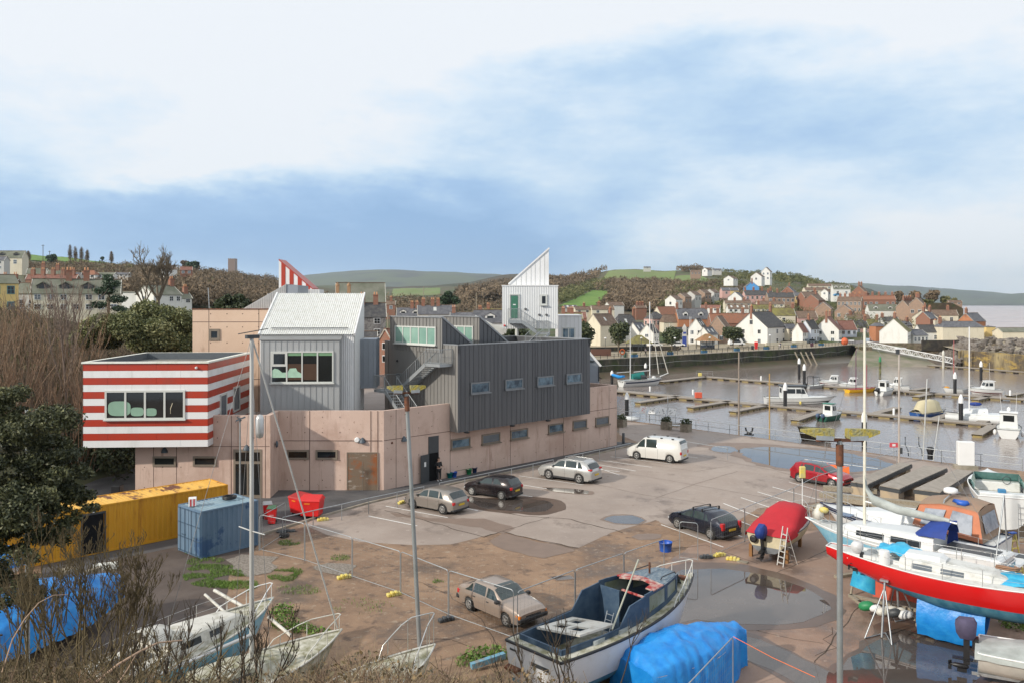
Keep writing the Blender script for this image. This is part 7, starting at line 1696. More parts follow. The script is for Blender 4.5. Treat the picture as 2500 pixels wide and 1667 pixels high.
# headland bushes on the right
for k,(u,v,w,h_) in enumerate(((2192,736,34,26),(2232,738,44,30),(2275,738,40,32),(2308,742,30,20),(2330,752,26,24),(2155,735,34,16),(2260,748,60,18))):
 Y=395;c=PX(u,v+8,Y);rad=w/2*Y/2000;tree_round('headland_bush',['round brown bush standing left on the headland','tall brown bush with a wind bent top on the headland','largest dark brown bush on the headland','dark green bush right of the tall brown ones','steep dark scrub at the headland end','low brown bush behind the chimney terrace','low scrub under the tall headland bushes'][k],(c.x,c.y,c.z),(h_+8)*Y/2000,rad,lm_brown if k in (0,1,2,5) else lm_olive,1500,.45,.12,seed=k+40,tr_r=.2,cat='bush')
# cliff face of the headland
mb=MB();rows=[]
for t in np.linspace(0,1,14):
 u=lerp(2170,2352,t);rows.append([PX(u+(8 if k>3 else 0)+3*mnoise.noise(Vector((t*9,k,0))),v,392+k*.5-6*t) for k,v in enumerate(np.linspace(740+14*max(0,t-.85)/.15,800,6))])
S('cliff',MB().grid(rows),mat_layers('cliff_scrub',(.07,.05,.032),[((.11,.085,.05),.3,.5,.08,None),((.045,.055,.02),.2,.58,.05,None)],.95,.6,2))
wood('scrub',[(2180,790),(2180,742),(2345,750),(2355,790)],10,lm_olive,0.40,1.4,12,285)
# ---- undergrowth on the near left bank
def bankmass(name,pts,n,m,size,seed,flat=.25,zr=(0,2.0),rr=1.2):
 r=np.random.RandomState(seed);C=[]
 for x0,x1,y0,y1 in pts:
  k=int(n*(x1-x0)*(y1-y0));X=r.uniform(x0,x1,k);Yy=r.uniform(y0,y1,k);ok=Yy>1
  for x,y in zip(X,Yy):C.append((x,y,terrxy(x,y) if y>40 else 0))
 C=np.array(C);N_=len(C);hh=(.5+.5*np.array([mnoise.noise(Vector((x*.25,y*.25,seed))) for x,y,z in C]))*1.0
 cc=C.copy();cc[:,2]+=zr[0]+(zr[1]-zr[0])*r.rand(N_)*np.clip(hh*1.4,.2,1.3);a=r.normal(size=(N_,3));a[:,2]=np.abs(a[:,2])+.9;a /= np.linalg.norm(a,axis=1)[:,None];b=r.normal(size=(N_,3));b -= (a*b).sum(1)[:,None]*a;b /= np.linalg.norm(b,axis=1)[:,None];s=size*(.5+r.rand(N_,1))
 V=np.stack([cc-a*s,cc-b*s*flat,cc+a*s,cc+b*s*flat],1).reshape(-1,3);bigmesh(name,V,4,m,None,False,'stuff')
bankmass('undergrowth',[(-75,-36,50,125)],26,lm_brown,.32,3,.10,(0,2.8))
bankmass('undergrowth',[(-80,-37,48,120)],3.5,lm_olive,.35,5,.35,(0,1.5))
bankmass('undergrowth',[(-60,-20,90,135)],6,lm_brown,.5,6,.12,(0,2.2))
# ---------------------------------------------------------------- marina
DZ=WZ+.5
m_pont=mat('pontoon_decking',(.25,.22,.185),.85,col2=(.33,.29,.245),vs=1.5,stretch=(4,1,1));m_float=mat('pontoon_float',(.30,.23,.09),.8,col2=(.10,.085,.065),vs=.35,mix=.56);m_pside=mat('pontoon_fascia',(.15,.125,.095),.85,var=.3,vs=.8)
def pontoon(pts,w,lab,group='marina pontoons',cat='pontoon',fl=3.2):
 P_=[G(u,v,DZ) for u,v in pts];o=T('pontoon',lab,cat,(P_[0].x,P_[0].y,WZ),0,group);L0=Vector(o.location);mb=MB();m2=MB();m3=MB()
 for a,b in zip(P_,P_[1:]):
  a=a-L0;b=b-L0;mb.beam(a+UP*-.03,b+UP*-.03,w,.06);d=(b-a).normalized();s=Vector((-d.y,d.x,0));ln=(b-a).length
  for q in (-1,1):m2.beam(a+s*q*w/2*.96-UP*.16,b+s*q*w/2*.96-UP*.16,.06,.2)
  k=fl*.5
  while k<ln:m3.beam(a+d*max(0,k-.8)-UP*.42,a+d*min(ln,k+.8)-UP*.42,w*.9,.4);k+=fl
 P('deck',mb,m_pont,o);P('fascia',m2,m_pside,o);P('float',m3,m_float,o);return o
pontoon([(1430,945),(1848,985),(2184,1013),(2420,1034)],2.4,'long near walkway pontoon with finger berths');pontoon([(1612,930),(1722,918)],1.8,'bent pontoon arm leading away behind the ketch');pontoon([(1722,918),(1965,937),(2184,952),(2560,977)],2.2,'long far walkway pontoon starting at the yellow post');pontoon([(2268,890),(2400,899),(2580,913)],2.2,'farthest pontoon below the yellow stained wall at the gangway foot')
for k,(a,b) in enumerate((((1556,981),(1655,966)),((1684,993),(1780,978)),((1788,1003),(1872,987)),((1940,1024),(2010,1001)),((2191,993),(2140,1006)),((2325,1007),(2285,1019)),((2441,1012),(2395,1028)),((2385,1059),(2425,1036)),((2263,945),(2228,951)),((2235,967),(2282,957)),((2380,974),(2418,965)),((2492,958),(2462,964)),((1470,965),(1500,952)))):
 pontoon([a,b],1.3,'short finger pontoon '+['nearest the notice boards','below the red box on the walkway','between the wooden mast and the black pile','beside the green hulled workboat','pointing away behind the walkway near the white post','beside the cream covered boat','left of the big white cabin boat','jutting out in front of the big white cabin boat','pointing away from the far walkway in its middle','pointing towards the camera from the far walkway','in front of the white cuddy boat','at the right end of the far walkway','beside the ketch stern'][k],'finger pontoons',fl=2)
def pile(u,vt,vb,lab,body=m_black,cap=m_white,r=.30,cone=True):
 b=G(u,vb,WZ);zt=H-(vt-741)*b.y/2000;o=T('mooring_pile',lab,'pile',(b.x,b.y,WZ),0,'mooring piles');h=zt-WZ;ch=min(1.3,h*.3)
 P('pile_shaft',MB().lathe([(r,-2),(r,h-ch)],(0,0,0),12),body,o);P('pile_cap',MB().lathe([(r*1.12,h-ch),(r*1.12,h-ch*.45),(r*.35,h),(0,h+.02)],(0,0,0),12),cap,o);return o
for u,vt,vb,l in ((1494,904,940,'white capped black pile left of the ketch stern'),(1576,886,925,'white capped black pile behind the ketch'),(1530.5,957,1013,'white capped black pile nearest the notice boards'),(1917,933,998,'white capped black pile beside the black and white motor yacht'),(1951,874,925,'white capped black pile farthest up the harbour'),(1963.6,888,948,'white capped black pile left of the inflatable with a frame'),(2331.5,908,961,'white capped black pile by the small orange boat'),(2346,962,1033,'tallest white capped black pile in front of the catamaran'),(2395,881,928,'white capped black pile behind the white cuddy boat'),(2110,1003,1095,'black pile partly hidden by the white mast')):pile(u,vt,vb,l)
pile(2303,855,898,'plain pale pile at the gangway foot',mat('pale_pile',(.5,.48,.42),.6),m_offwhite);pile(2475,868,905,'plain pale pile against the yellow stained wall',mat('pale_pile',(0,)*3),m_offwhite);pile(2148.5,870,914,'weedy pile with a green top off the slipway',mat('weedy_pile',(.20,.20,.08),.8,col2=(.05,.05,.04),vs=1.2),m_green,.28)
for u,v,m_,l in ((1587,955,m_white,'white service post on the near walkway by the ketch'),(1692,963,m_white,'white service post beside the red box'),(1858,928,m_white,'white service post on the far walkway'),(2182,1012,m_white,'fat white service post in the middle of the near walkway'),(2466,965,m_white,'white service post on the far walkway at the right')): 
 p=G(u,v,DZ);O('service_post',MB().lathe([(.17,0),(.17,.9),(.1,1.0),(0,1.0)],(0,0,0),8),m_,l,'service post','white service posts',tuple(p))
O('fire_box',MB().bbox(-.6,.6,-.4,.4,.1,1.1,.05),mat('faded_red_box',(.60,.10,.05),.6),'red cabinet standing on the near walkway','cabinet',None,tuple(G(1705,972,DZ)));O('life_ring_post',MB().bbox(-.4,.4,-.3,.3,0,.8,.1),m_yellow,'yellow box at the corner of the far walkway','box',None,tuple(G(1709,918,DZ)))
o=guard([(lambda p:Vector((p.x,p.y,DZ)))(G(1700,917,DZ)),(lambda p:Vector((p.x,p.y,DZ)))(G(1740,918,DZ))],1.2,'pale handrail on the corner of the far walkway',mid=True,sp=1.2)
# the white truss gangway
a,b=PX(2118,846,252),PX(2322,886,229)
gw=T('gangway','long white lattice gangway sloping from the quay to the pontoon','gangway',tuple(a));d=(b-a);n=20
for s in (-.8,.8):
 sv=Vector((.1,1,0)).normalized()*s;mb=MB()
 for z in (0,1.5):mb.beam(sv+UP*z,sv+d+UP*z,.16,.2)
 for k in range(n):
  p=sv+d*(k/n);q=sv+d*((k+1)/n);mb.beam(p+(UP*0 if k % 2 else UP*1.5),q+(UP*1.5 if k % 2 else UP*0),.09,.09);mb.beam(q,q+UP*1.5,.07,.07)
 mb.beam(sv+d,sv+d+Vector((1.6,0,-1.4)),.12,.12);P('side_truss',mb,m_white,gw)
P('deck',MB().beam(UP*.02,d+UP*.02,1.4,.08),m_galv,gw)
O('gangway_platform',MB().box(-3,1,-2,2,-.4,.05).tube([(-3,-2,1.2),(1,-2,1.2)],.05,4).tube([(-3,-2,.6),(1,-2,.6)],.04,4).tube([(-3,-2,0),(-3,-2,1.2)],.05,4).tube([(-1,-2,0),(-1,-2,1.2)],.05,4).box(-2.6,.6,-1.9,1.9,-6,-.4),m_stone,'dark railed landing at the head of the gangway','platform',None,tuple(a))
# floating boats
def fboat(name,lab,px,L,B,hd,top=None,bot=None,deck=None,fr=.75,cab=None,stripe=None,rail=m_dgrey,mst=None,cat='boat',extra=None,tr=.85,ctr=True,group=None,wz=WZ):
 p=G(px[0],px[1],wz);o=T(name,lab,cat,(p.x,p.y,wz),R(hd),group);o.location=(p.x-math.cos(R(hd))*L/2,p.y-math.sin(R(hd))*L/2,wz)
 pt,half,sh=hull(o,L,B,fr,.3,top or m_hullwhite,bot or m_hullnavy,deck or m_deckw,tr=tr,bowp=2.2,sheer=(0,0,.3),rail=rail,stripe=stripe)
 if cab:
  x0,x1,h,wm,rf=cab;w=B*.36;z0=fr-.02
  c=cabin(o,[(x0,w,w*.9,z0,z0+h,0),(x0+(x1-x0)*.7,w,w*.88,z0,z0+h,0),(x1,w*.9,w*.7,z0,z0+h*.96,-.45*h)],m_hullwhite,win=[(x0+.25,(x0+x1)/2-.1),((x0+x1)/2+.05,x1-.3)],wz=(.45,.85),wm=wm)
  P('cabin_front_window',MB().add([(x1+.01-.45*h*.45,-w*.75,z0+h*.48),(x1+.01-.45*h*.45,w*.75,z0+h*.48),(x1+.01-.45*h*.85,w*.65,z0+h*.86),(x1+.01-.45*h*.85,-w*.65,z0+h*.86)],[(0,1,2,3)]),wm or m_winglass,c)
  P('cabin_back_window',MB().add([(x0-.015,-w*.6,z0+h*.45),(x0-.015,w*.6,z0+h*.45),(x0-.015,w*.6,z0+h*.85),(x0-.015,-w*.6,z0+h*.85)],[(3,2,1,0)]),wm or m_winglass,c)
  P('cabin_top',MB().bbox(x0-.25,x1-.35*h,-w*1.02,w*1.02,z0+h,z0+h+.09,.04),rf or m_white,o)
  cabin(o,[(x1-.1,w*1.05,w*.95,z0,z0+.4,0),(L*.86,w*.5,w*.4,fr+.12,fr+.3,0)],m_hullwhite,name='foredeck')
 if mst:mast(o,(mst[0],0,fr),mst[1],mst[2],(.5,),.7,stays=((None,pt(1,0,0)),(None,Vector((0,0,fr)))),m=mst[3] if len(mst)>3 else None)
 bowrail(o,pt,.5,.65,3)
 if extra:extra(o,pt,sh)
 return o
def kex(o,pt,sh):
 mast(o,(7.2,0,1.3),16.5,.12,(.45,.72),1.5,stays=((None,pt(1,0,0)+UP*.5+Vector((1.6,0,.5))),(.93,pt(1,0,0)+UP*.3),(.95,Vector((7,1.4,1.2))),(.95,Vector((7,-1.4,1.2))),(None,Vector((2.5,0,2)))),m=m_white);mast(o,(2.3,0,1.4),11.2,.09,(.55,),1.1,stays=((.9,Vector((2,1.2,1.2))),(.9,Vector((2,-1.2,1.2)))),m=m_white)
 P('boom',MB().tube([(7.1,0,3.2),(3.2,0,3.0)],.09,6),m_white,o);P('boom',MB().tube([(2.2,0,3.1),(-1.0,0,3.0)],.07,6),m_white,o)
 for q in (.93,.99):P('furled_jib',MB().tube([(9.5+(q-.93)*40,0,2.4),(7.6,0,15)],.11,6,.05),m_offwhite,o)
 P('sail_cover',MB().loft([[(2.6,-.9,1.6),(2.6,.9,1.6),(2.6,.3,2.6),(2.6,-.3,2.6)],[(5.6,-.8,1.6),(5.6,.8,1.6),(5.6,.2,3.0),(5.6,-.2,3.0)]],True,True),mat('teal_canvas',(.01,.17,.15),.7),o)
 P('dark_hood',MB().loft([[(4.6,-.9,1.4),(4.6,.9,1.4),(4.6,.7,2.4),(4.6,-.7,2.4)],[(6.2,-.8,1.4),(6.2,.8,1.4),(5.7,.6,2.3),(5.7,-.6,2.3)]],True,True),m_dgrey,o)
 P('blue_dinghy',MB().loft([[(-.9,-1.9,2.5),(-.6,-1.9,2.1),(-.1,-1.9,2.3),(-.3,-1.9,2.6)],[(-1.1,0,2.3),(-.6,0,1.7),(.1,0,2.0),(-.2,0,2.4)],[(-.9,2.6,2.5),(-.6,2.6,2.0),(-.1,2.6,2.3),(-.3,2.6,2.6)]],True,True),mat('bright_blue_cover',(.01,.25,.65),.5),o)
 P('bowsprit',MB().tube([(9.8,0,1.8),(12.0,0,2.5)],.09,6),m_white,o);P('liferaft',MB().ball((8.2,0,1.7),(.6,.4,.3)),m_white,o)
 for y in (-.7,0,.7):P('stern_window',MB().box(-.03,-.01,y-.22,y+.22,.98,1.16),m_black,o)
fboat('ketch','white two masted ketch with a navy line and teal sail cover by the quay wall',(1568,941),10.6,3.4,24,fr=1.35,stripe=(m_hullnavy,.3,.62),extra=kex,tr=.8)
fboat('motor_yacht','long white motor yacht with a black hull bottom between the pontoons',(1955,987),12,3.6,-6,fr=1.2,cab=(2.6,7.2,2.0,m_winglass,m_dgrey),stripe=(mat('black_hull',(.012,.012,.014),.35),.62,1.12),extra=lambda o,pt,sh:(P('wheelhouse_roof',MB().bbox(2.4,6.8,-1.3,1.3,3.25,3.4,.05),m_dgrey,o),P('fender',MB().ball((5.5,-1.85,.5),(.2,.2,.35)),m_yellow,o)))
fboat('workboat','green hulled workboat with a small white wheelhouse at a finger berth',(2030,1024),5.6,2.2,38,bot=m_green,top=mat('dark_green_hull',(.012,.09,.06),.45),fr=.8,cab=(1.7,3.3,1.7,m_winglass,mat('green_roof',(.04,.20,.14),.5)),extra=lambda o,pt,sh:(outboard(o,0,.4,.6,cover=mat('slate_cover',(.08,.12,.2),.8)),outboard(o,0,-.4,.6,cover=mat('slate_cover',(0,)*3))))
fboat('inflatable','grey inflatable with a black A frame at the far walkway',(1992,947),5,2,25,top=mat('tube_grey',(.35,.36,.37),.7),fr=.6,extra=lambda o,pt,sh:(P('a_frame',MB().tube([(1,-.8,.6),(1,-.8,2.4),(1,.8,2.4),(1,.8,.6)],.06,5).tube([(2.6,-.8,.6),(2.6,-.8,2.4),(2.6,.8,2.4),(2.6,.8,.6)],.06,5).beam((1,-.8,2.42),(2.6,-.8,2.42),.1,.08).beam((1,.8,2.42),(2.6,.8,2.42),.1,.08),m_black,o),outboard(o,-.1,0,.6)))
fboat('cabin_boat','white cabin boat with a maroon hull bottom at the far walkway',(2030,941),5.8,2.2,172,fr=.8,stripe=(mat('maroon',(.14,.02,.025),.4),.35,.78),cab=(1.8,3.3,1.4,m_winglass,m_white));fboat('cabin_boat','small white cabin boat left of the yellow hulled lugger',(2076,947),5.2,2,170,fr=.75,cab=(1.5,3.0,1.4,m_winglass,m_white))
fboat('lugger','yellow and cream lugger with dark red masts beside the tall white mast',(2104,957),6.6,2.3,12,top=mat('yellow_hull',(.75,.42,.02),.4),fr=.7,deck=mat('red_cabin',(.35,.04,.03),.6),mst=(2.0,7.6,.09,mat('purple_mast',(.13,.04,.09),.6)),extra=lambda o,pt,sh:P('mizzen_mast',MB().tube([(4.4,0,.7),(4.4,0,5.5)],.07,6),mat('red_mast',(.30,.03,.06),.6),o))
fboat('pilot_boat','upright white wheelhouse boat with a black outboard, beside the far walkway',(2163,963),5.6,2.2,40,fr=.85,cab=(1.3,3.0,1.9,m_winglass,m_white),extra=lambda o,pt,sh:outboard(o,-.05,0,.8,s=1.3));fboat('pilot_boat','white wheelhouse boat just behind the other upright white one',(2184,950),5.6,2.2,150,fr=.8,cab=(1.6,3.3,1.6,m_winglass,m_white))
fboat('covered_launch','blue hulled launch under a tall cream canvas cover',(2271,1016),6.4,2.4,20,top=mat('launch_blue',(.02,.08,.26),.4),fr=.75,extra=lambda o,pt,sh:(P('canvas_cover',MB().grid(tarpmesh([[(x,f*w,.7+h*(1-abs(f)**3)) for f in (-1,-.9,-.5,0,.5,.9,1)] for x,w,h in ((.3,1.1,.6),(1.2,1.15,1.9),(3.0,1.15,2.1),(4.4,1.0,1.9),(4.8,.95,.9))],.12,3)),mat('cream_canvas',(.52,.46,.30),.8,var=.1,vs=1),o)))
def cat_(o,pt,sh):
 P('second_hull',MB().loft([[(0,2.2,0),(0,2.9,0),(0,2.9,.9),(0,2.2,.9)],[(5,2.2,0),(5,2.9,0),(5,2.9,1),(5,2.2,1)],[(7.6,2.5,.3),(7.6,2.6,.3),(7.6,2.6,1.1),(7.6,2.5,1.1)]],True,True),m_hullwhite,o);P('bridge_deck',MB().bbox(.2,5.6,-.2,2.6,.7,1.3,.1),m_hullwhite,o);cabin(o,[(1.8,1.2,1.0,1.25,1.9,0),(4.6,1.0,.7,1.25,1.75,0),(5.4,.6,.4,1.25,1.35,0)],m_hullwhite,win=[(2.2,4.2)])
 mast(o,(4.2,.8,1.8),12.2,.10,(.45,),.9,stays=((None,Vector((7.4,.8,1))),(.9,Vector((3.5,2.8,1))),(.9,Vector((3.5,-.8,1)))),m=m_white);P('sail_bag',MB().ball((3.4,.8,2.6),(.9,.25,.3)),m_tarpd,o)
fboat('catamaran','white catamaran with a bare mast behind the tallest black pile',(2372,1026),7.6,1.0,158,fr=.9,extra=cat_)
fboat('day_boat','little white and orange boat with a red mast by the far walkway',(2330,957),4.6,1.9,170,fr=.7,mst=(2.4,9.5,.07,mat('pink_mast',(.5,.14,.13),.6)),extra=lambda o,pt,sh:P('orange_cover',MB().ball((3.6,-.3,.8),(.6,.5,.35)),mat('amber_cover',(.7,.32,.02),.6),o))
fboat('cuddy_boat','white rounded cuddy boat with a red bottom line at the far walkway',(2402,960),6.2,2.5,172,fr=.85,cab=(1.5,3.6,1.6,m_winglass,m_white),stripe=(mat('maroon',(0,)*3),.62,.8),extra=lambda o,pt,sh:P('whip_aerial',MB().tube([(2,0,2.5),(2.1,0,6)],.02,4),m_white,o))
fboat('cabin_cruiser','big white cabin boat seen from behind at the right edge of the marina',(2463,1062),6.6,2.9,58,fr=1.15,cab=(1.8,4.2,2.0,m_winglass,m_white),stripe=(mat('maroon',(0,)*3),.98,1.1),extra=lambda o,pt,sh:(P('radar',MB().ball((2.8,0,3.5),(.25,.25,.35)),m_white,o),P('whip_aerial',MB().tube([(2.6,.8,3.2),(2.4,1.0,5.6)],.025,4),m_white,o),P('whip_aerial',MB().tube([(2.6,-.8,3.2),(2.5,-.9,5.6)],.025,4),m_white,o),[P('fender',MB().ball((1.2,s*1.55,.6),(.22,.22,.4)),m_white,o) for s in (-1,1)]))
fboat('fishing_boat','yellow decked fishing boat just below the quay edge',(1985,1074),4.2,1.7,180,top=mat('tar_hull',(.05,.035,.02),.6),deck=m_lich,fr=1.5,wz=WZ)
def qboat(u,vtop,lab,Y,m,r,dx=0,spr=True,lean=0):
 x=(u-1250)/2000*Y;zt=H-(vtop-741)*Y/2000;o=T('moored_yacht',lab,'boat',(x-3.2,Y,WZ),R(3));pt,half,sh=hull(o,7,2.3,.9,.4,m_hullwhite,m_hullnavy,m_deckw,tr=.6,rail=m_white);cabin(o,[(1.5,.7,.6,.9,1.35,0),(4.6,.6,.45,.92,1.25,0)],m_whitegl,win=[(2,3.8)])
 mast(o,(3.2,0,.9),zt-WZ-.9,r,(.62,) if spr else (),.75,stays=((.9,Vector((3.2,1.1,1))),(.9,Vector((3.2,-1.1,1))),(None,pt(1,0,0))),m=m,lean=lean)
qboat(1805,860,'moored yacht below the quay whose weathered grey brown mast has one crosstree',92,mat('grey_wood_mast',(.27,.22,.18),.8),.11);qboat(1880,912,'moored boat below the quay with a slim ochre mast',88,mat('ochre_mast',(.42,.27,.10),.7),.08,spr=False)
qboat(1631,967,'small boat below the quay with a thin white mast among the notice boards',98,m_white,.04,spr=False);qboat(2253,925,'yacht below the quay with a leaning grey white mast',76,m_ally,.07,spr=False,lean=.5);qboat(2272,1015,'small boat below the quay with a short leaning mast',74,m_ally,.05,spr=False,lean=.9);qboat(1700,1018,'low white dinghy below the quay edge',93,m_white,.02,spr=False)
O('tender',MB().ball((0,0,.5),(1.8,.9,.45),10),m_hullwhite,'small blue and white tender afloat beside the building corner','boat',None,tuple(G(1533,1030,WZ)))
# stored pontoon sections, timbers
def psec(tl,tr_,br,bl,lab):
 q=[G(*p,.95) for p in (tl,tr_,br,bl)];c=sum(q,Vector())/4;o=T('stored_pontoon',lab,'pontoon',(c.x,c.y,0),0,'pontoon sections stored on the quay');q=[p-Vector((c.x,c.y,0)) for p in q]
 P('deck',MB().extr([p-UP*.06 for p in q],(0,0,.06)),m_pont,o);P('side_beam',MB().beam(q[0]-UP*.2,q[3]-UP*.2,.1,.24).beam(q[1]-UP*.2,q[2]-UP*.2,.1,.24).beam(q[3]-UP*.2,q[2]-UP*.2,.1,.24),m_dgrey,o)
 for t in (.08,.38,.68,.95):
  a=q[0].lerp(q[3],t);b=q[1].lerp(q[2],t);mb=MB();ab=(b-a)*.04;dd_=(q[3]-q[0]).normalized()*.55;mb.loft([[a+ab-dd_-UP*.95,b-ab-dd_-UP*.95,b-ab+dd_-UP*.95,a+ab+dd_-UP*.95],[a+ab-dd_-UP*.32,b-ab-dd_-UP*.32,b-ab+dd_-UP*.32,a+ab+dd_-UP*.32]],True,True,False);P('float',mb,mat('dirty_float',(.42,.33,.22),.85,col2=(.28,.24,.20),vs=1),o)
psec((2196,1127),(2226,1131),(2120,1180),(2078,1174),'stored pontoon section with a mossy yellow far end');psec((2258,1135),(2312,1141),(2196,1192),(2148,1183),'middle stored pontoon section');psec((2336,1144),(2376,1149),(2296,1200),(2232,1192),'stored pontoon section nearest the blue lined white boat')
for k,(a,b,z) in enumerate((((2000,1206),(2330,1238),.45),((2010,1190),(2140,1198),.35),((2020,1225),(2200,1245),.3),((1985,1240),(2050,1222),.5),((2060,1218),(2380,1262),.7),((2400,1262),(2520,1275),.8))):O('timber_beam',MB().beam(G(*a,z),G(*b,z),.5,.3),m_wood,'weathered timber beam '+['lying longest in front of the stored pontoons','short and pale behind the white cruiser bow','lowest, between the fence and the white cruiser','leaning short at the white cruiser bow','stacked just beyond the white cruiser','under the blue lined boat'][k],'timber','timber beams piled behind the yachts')
O('timber_beam',MB().beam(G(1800,1370),G(1826,1374),.3,.12),m_wood,'short wooden baulk beside the yellow fence feet','timber'); 
for k in range(3):p=G(2020+k*26,1168+k*4);O('barrier',MB().loft([[(-.6,-.28,0),(.6,-.28,0),(.6,.28,0),(-.6,.28,0)],[(-.6,-.1,.9),(.6,-.1,.9),(.6,.1,.9),(-.6,.1,.9)]],True,True,False),m_orange,'orange plastic barrier behind the red car, '+['leftmost','in the middle','rightmost, end on'][k],'barrier','orange barriers',(p.x,p.y+1.5,0),R(-15))
o=T('marker_pole','white pole with a yellow plastic marker standing between the red cover and the blue yacht','marker',tuple(G(1959,1290)));P('pole',MB().tube([(0,0,0),(0,0,3.3)],.03,5),m_white,o);P('marker',MB().bbox(-.17,.17,-.1,.1,3.0,3.7,.04),m_yellow,o)
for k,(u,v,a_,l) in enumerate(((2075,1405,.4,'dark plank under the stern of the blue yacht'),(2240,1380,1.2,'plank standing on edge beneath the blue yacht'),(2420,1345,.2,'dark baulk under the canopy cruiser'),(2450,1300,1.3,'pale pallet board behind the canopy cruiser'))):O('plank',MB().box(-.9,.9,-.12,.12,0,.14),m_wood,l,'timber','loose planks under the yachts',tuple(G(u,v)),a_)
# quay planters, bench, bollards, cabinet
def planter(u,v,lab,h=.85,plant=True):
 o=T('planter',lab,'planter',tuple(G(u,v)),R(-35),'wooden planters on the quay');mb=MB()
 for k in range(4):mb.box(-.45-.02*(k % 2),.45+.02*(k % 2),-.45-.02*(k % 2),.45+.02*(k % 2),k*h/4,(k+1)*h/4-.015)
 P('tub',mb,m_planter,o)
 if plant:leafmass('shrub',[((0,0,h+.15),(.55,.55,.35))],260,.10,lm_prom,o,seed=u)
planter(1517,1041,'wooden planter with a round shrub at the building corner');planter(1627,1047,'wooden planter with a shrub at the left end of the quay bench');planter(1675,1053,'wooden planter at the right end of the quay bench')
o=T('bench','plain timber bench between two quay planters','bench',tuple(G(1651,1050)),R(-8));P('seat',MB().box(-.75,.75,-.2,.2,.42,.48),m_wood,o);P('backrest',MB().box(-.75,.75,.18,.22,.6,.72),m_wood,o)
for x in (-.65,.65):P('leg',MB().box(x-.04,x+.04,-.18,.18,0,.42),m_wood,o)
O('horned_bollard',MB().box(-.45,.45,-.25,.25,0,.1).lathe([(.28,.1),(.22,.3)],(0,0,0),10).tube([(-.05,0,.25),(-.28,0,.4),(-.36,0,.75)],.09,6).tube([(.05,0,.25),(.28,0,.4),(.36,0,.75)],.09,6),m_black,'black two horned mooring bollard near the quay edge','bollard',None,tuple(G(1829,1061)),R(-25))
O('bollard',MB().lathe([(.22,0),(.22,.5),(.3,.8),(.3,.95),(.2,1.05),(0,1.08)],(0,0,0),12),m_black,'smooth black bollard by the white cabinet','bollard',None,tuple(G(2271,1120)))
O('bollard',MB().lathe([(.13,0),(.13,1.0),(0,1.02)],(0,0,0),10),m_dgrey,'thin dark post at the building corner by the planter','bollard',None,tuple(G(1522,1082)))
o=T('control_cabinet','tall white cabinet on a concrete plinth at the quay edge','cabinet',tuple(G(2357,1143)),R(-12));P('plinth',MB().box(-.8,.8,-.5,.5,0,.3),m_cope,o);P('case',MB().bbox(-.6,.6,-.32,.32,.3,2.2,.03),m_cream if False else m_white,o)
o=T('life_ring_sign','small red and white sign board on the quay railing','sign',tuple(G(2182,1118)));P('board',MB().box(-.35,.35,-.03,.03,.95,1.35),mat('pinkish_red',(.6,.08,.10),.5),o);P('post',MB().tube([(0,0,0),(0,0,.95)],.03,5),m_galv,o);P('spot',MB().box(-.14,.14,-.036,-.03,1.05,1.25),m_white,o)
o=T('tubular_ladder','pair of curved grey handrails at the quay ladder','handrail',tuple(G(2228,1110)));
for x in (-.6,.6):P('rail',MB().tube([(x,-.5,0),(x,-.4,.5),(x,.1,.9),(x,.1,1.6)],.045,6),m_dgrey,o)
# things at the doorway
for u,v,m_,l in ((1098,1166,mat('teal_bucket',(.0,.16,.16),.5),'teal bucket by the open steel door'),(1109,1164,m_blue,'blue bucket right of the teal one'),(1145,1157,m_green,'bright green tub by the wall bench'),(1158,1153,mat('navy_tub',(.01,.03,.09),.5),'navy tub right of the green one')):O('bucket',MB().lathe([(.16,0),(.24,.42),(.25,.42),(.22,.36),(0,.3)],(0,0,0),12),m_,l,'bucket','tubs along the wall',tuple(G(u,v)))
o=T('wall_bench','low wooden bench against the pink wall','bench',tuple(G(1130,1157)),math.atan2(e1.y,e1.x));P('seat',MB().box(-.9,.9,-.18,.18,.38,.44),m_wood,o)
for x in (-.8,.8):P('leg',MB().box(x-.04,x+.04,-.15,.15,0,.38),m_wood,o)
for u,l in ((1092,'leaning rusty brown pole by the buckets'),(1099,'leaning pale pole right of the rusty one')):p=G(u+3,1158);O('leaning_pole',MB().tube([(0,0,0),(-.1,.3,1.9)],.03,5),m_rust if u<1095 else m_white,l,'pole',None,tuple(p))
# fender trailer under the red yacht
o=T('fender_trailer','flat launching trolley with fenders under the red yacht','trolley',tuple(G(2200,1490)));L0=Vector(o.location);mb=MB()
for a,b in (((2095,1468),(2320,1535)),((2075,1452),(2330,1510)),((2075,1452),(2110,1478)),((2240,1525),(2290,1495))):mb.beam(G(*a,.35)-L0,G(*b,.35)-L0,.16,.12)
P('frame',mb,m_wood,o)
for u,v,m_,r in ((2115,1478,m_green,.2),(2137,1484,m_white,.15),(2155,1492,m_offwhite,.17),(2172,1490,m_offwhite,.2),(2182,1495,m_dgrey,.18),(2196,1492,m_offwhite,.17),(2210,1500,m_white,.18)):O('fender',MB().lathe([(0,-r*1.7),(r*.7,-r*1.3),(r,-r*.6),(r,r*.6),(r*.7,r*1.3),(0,r*1.7)],(0,0,0),10,(.8,-.5,.3)),m_,{2115:'green fender at the left end of the row',2137:'white sausage fender next to the green one',2155:'dull white fender third along the trolley',2172:'tall dull white fender in the middle of the row',2182:'grey ringed fender beside the tall dull white one',2196:'dull white upright fender right of the grey one',2210:'round white fender at the right end of the row'}[u],'fender','fenders on the trolley',tuple(G(u,v,.5)))
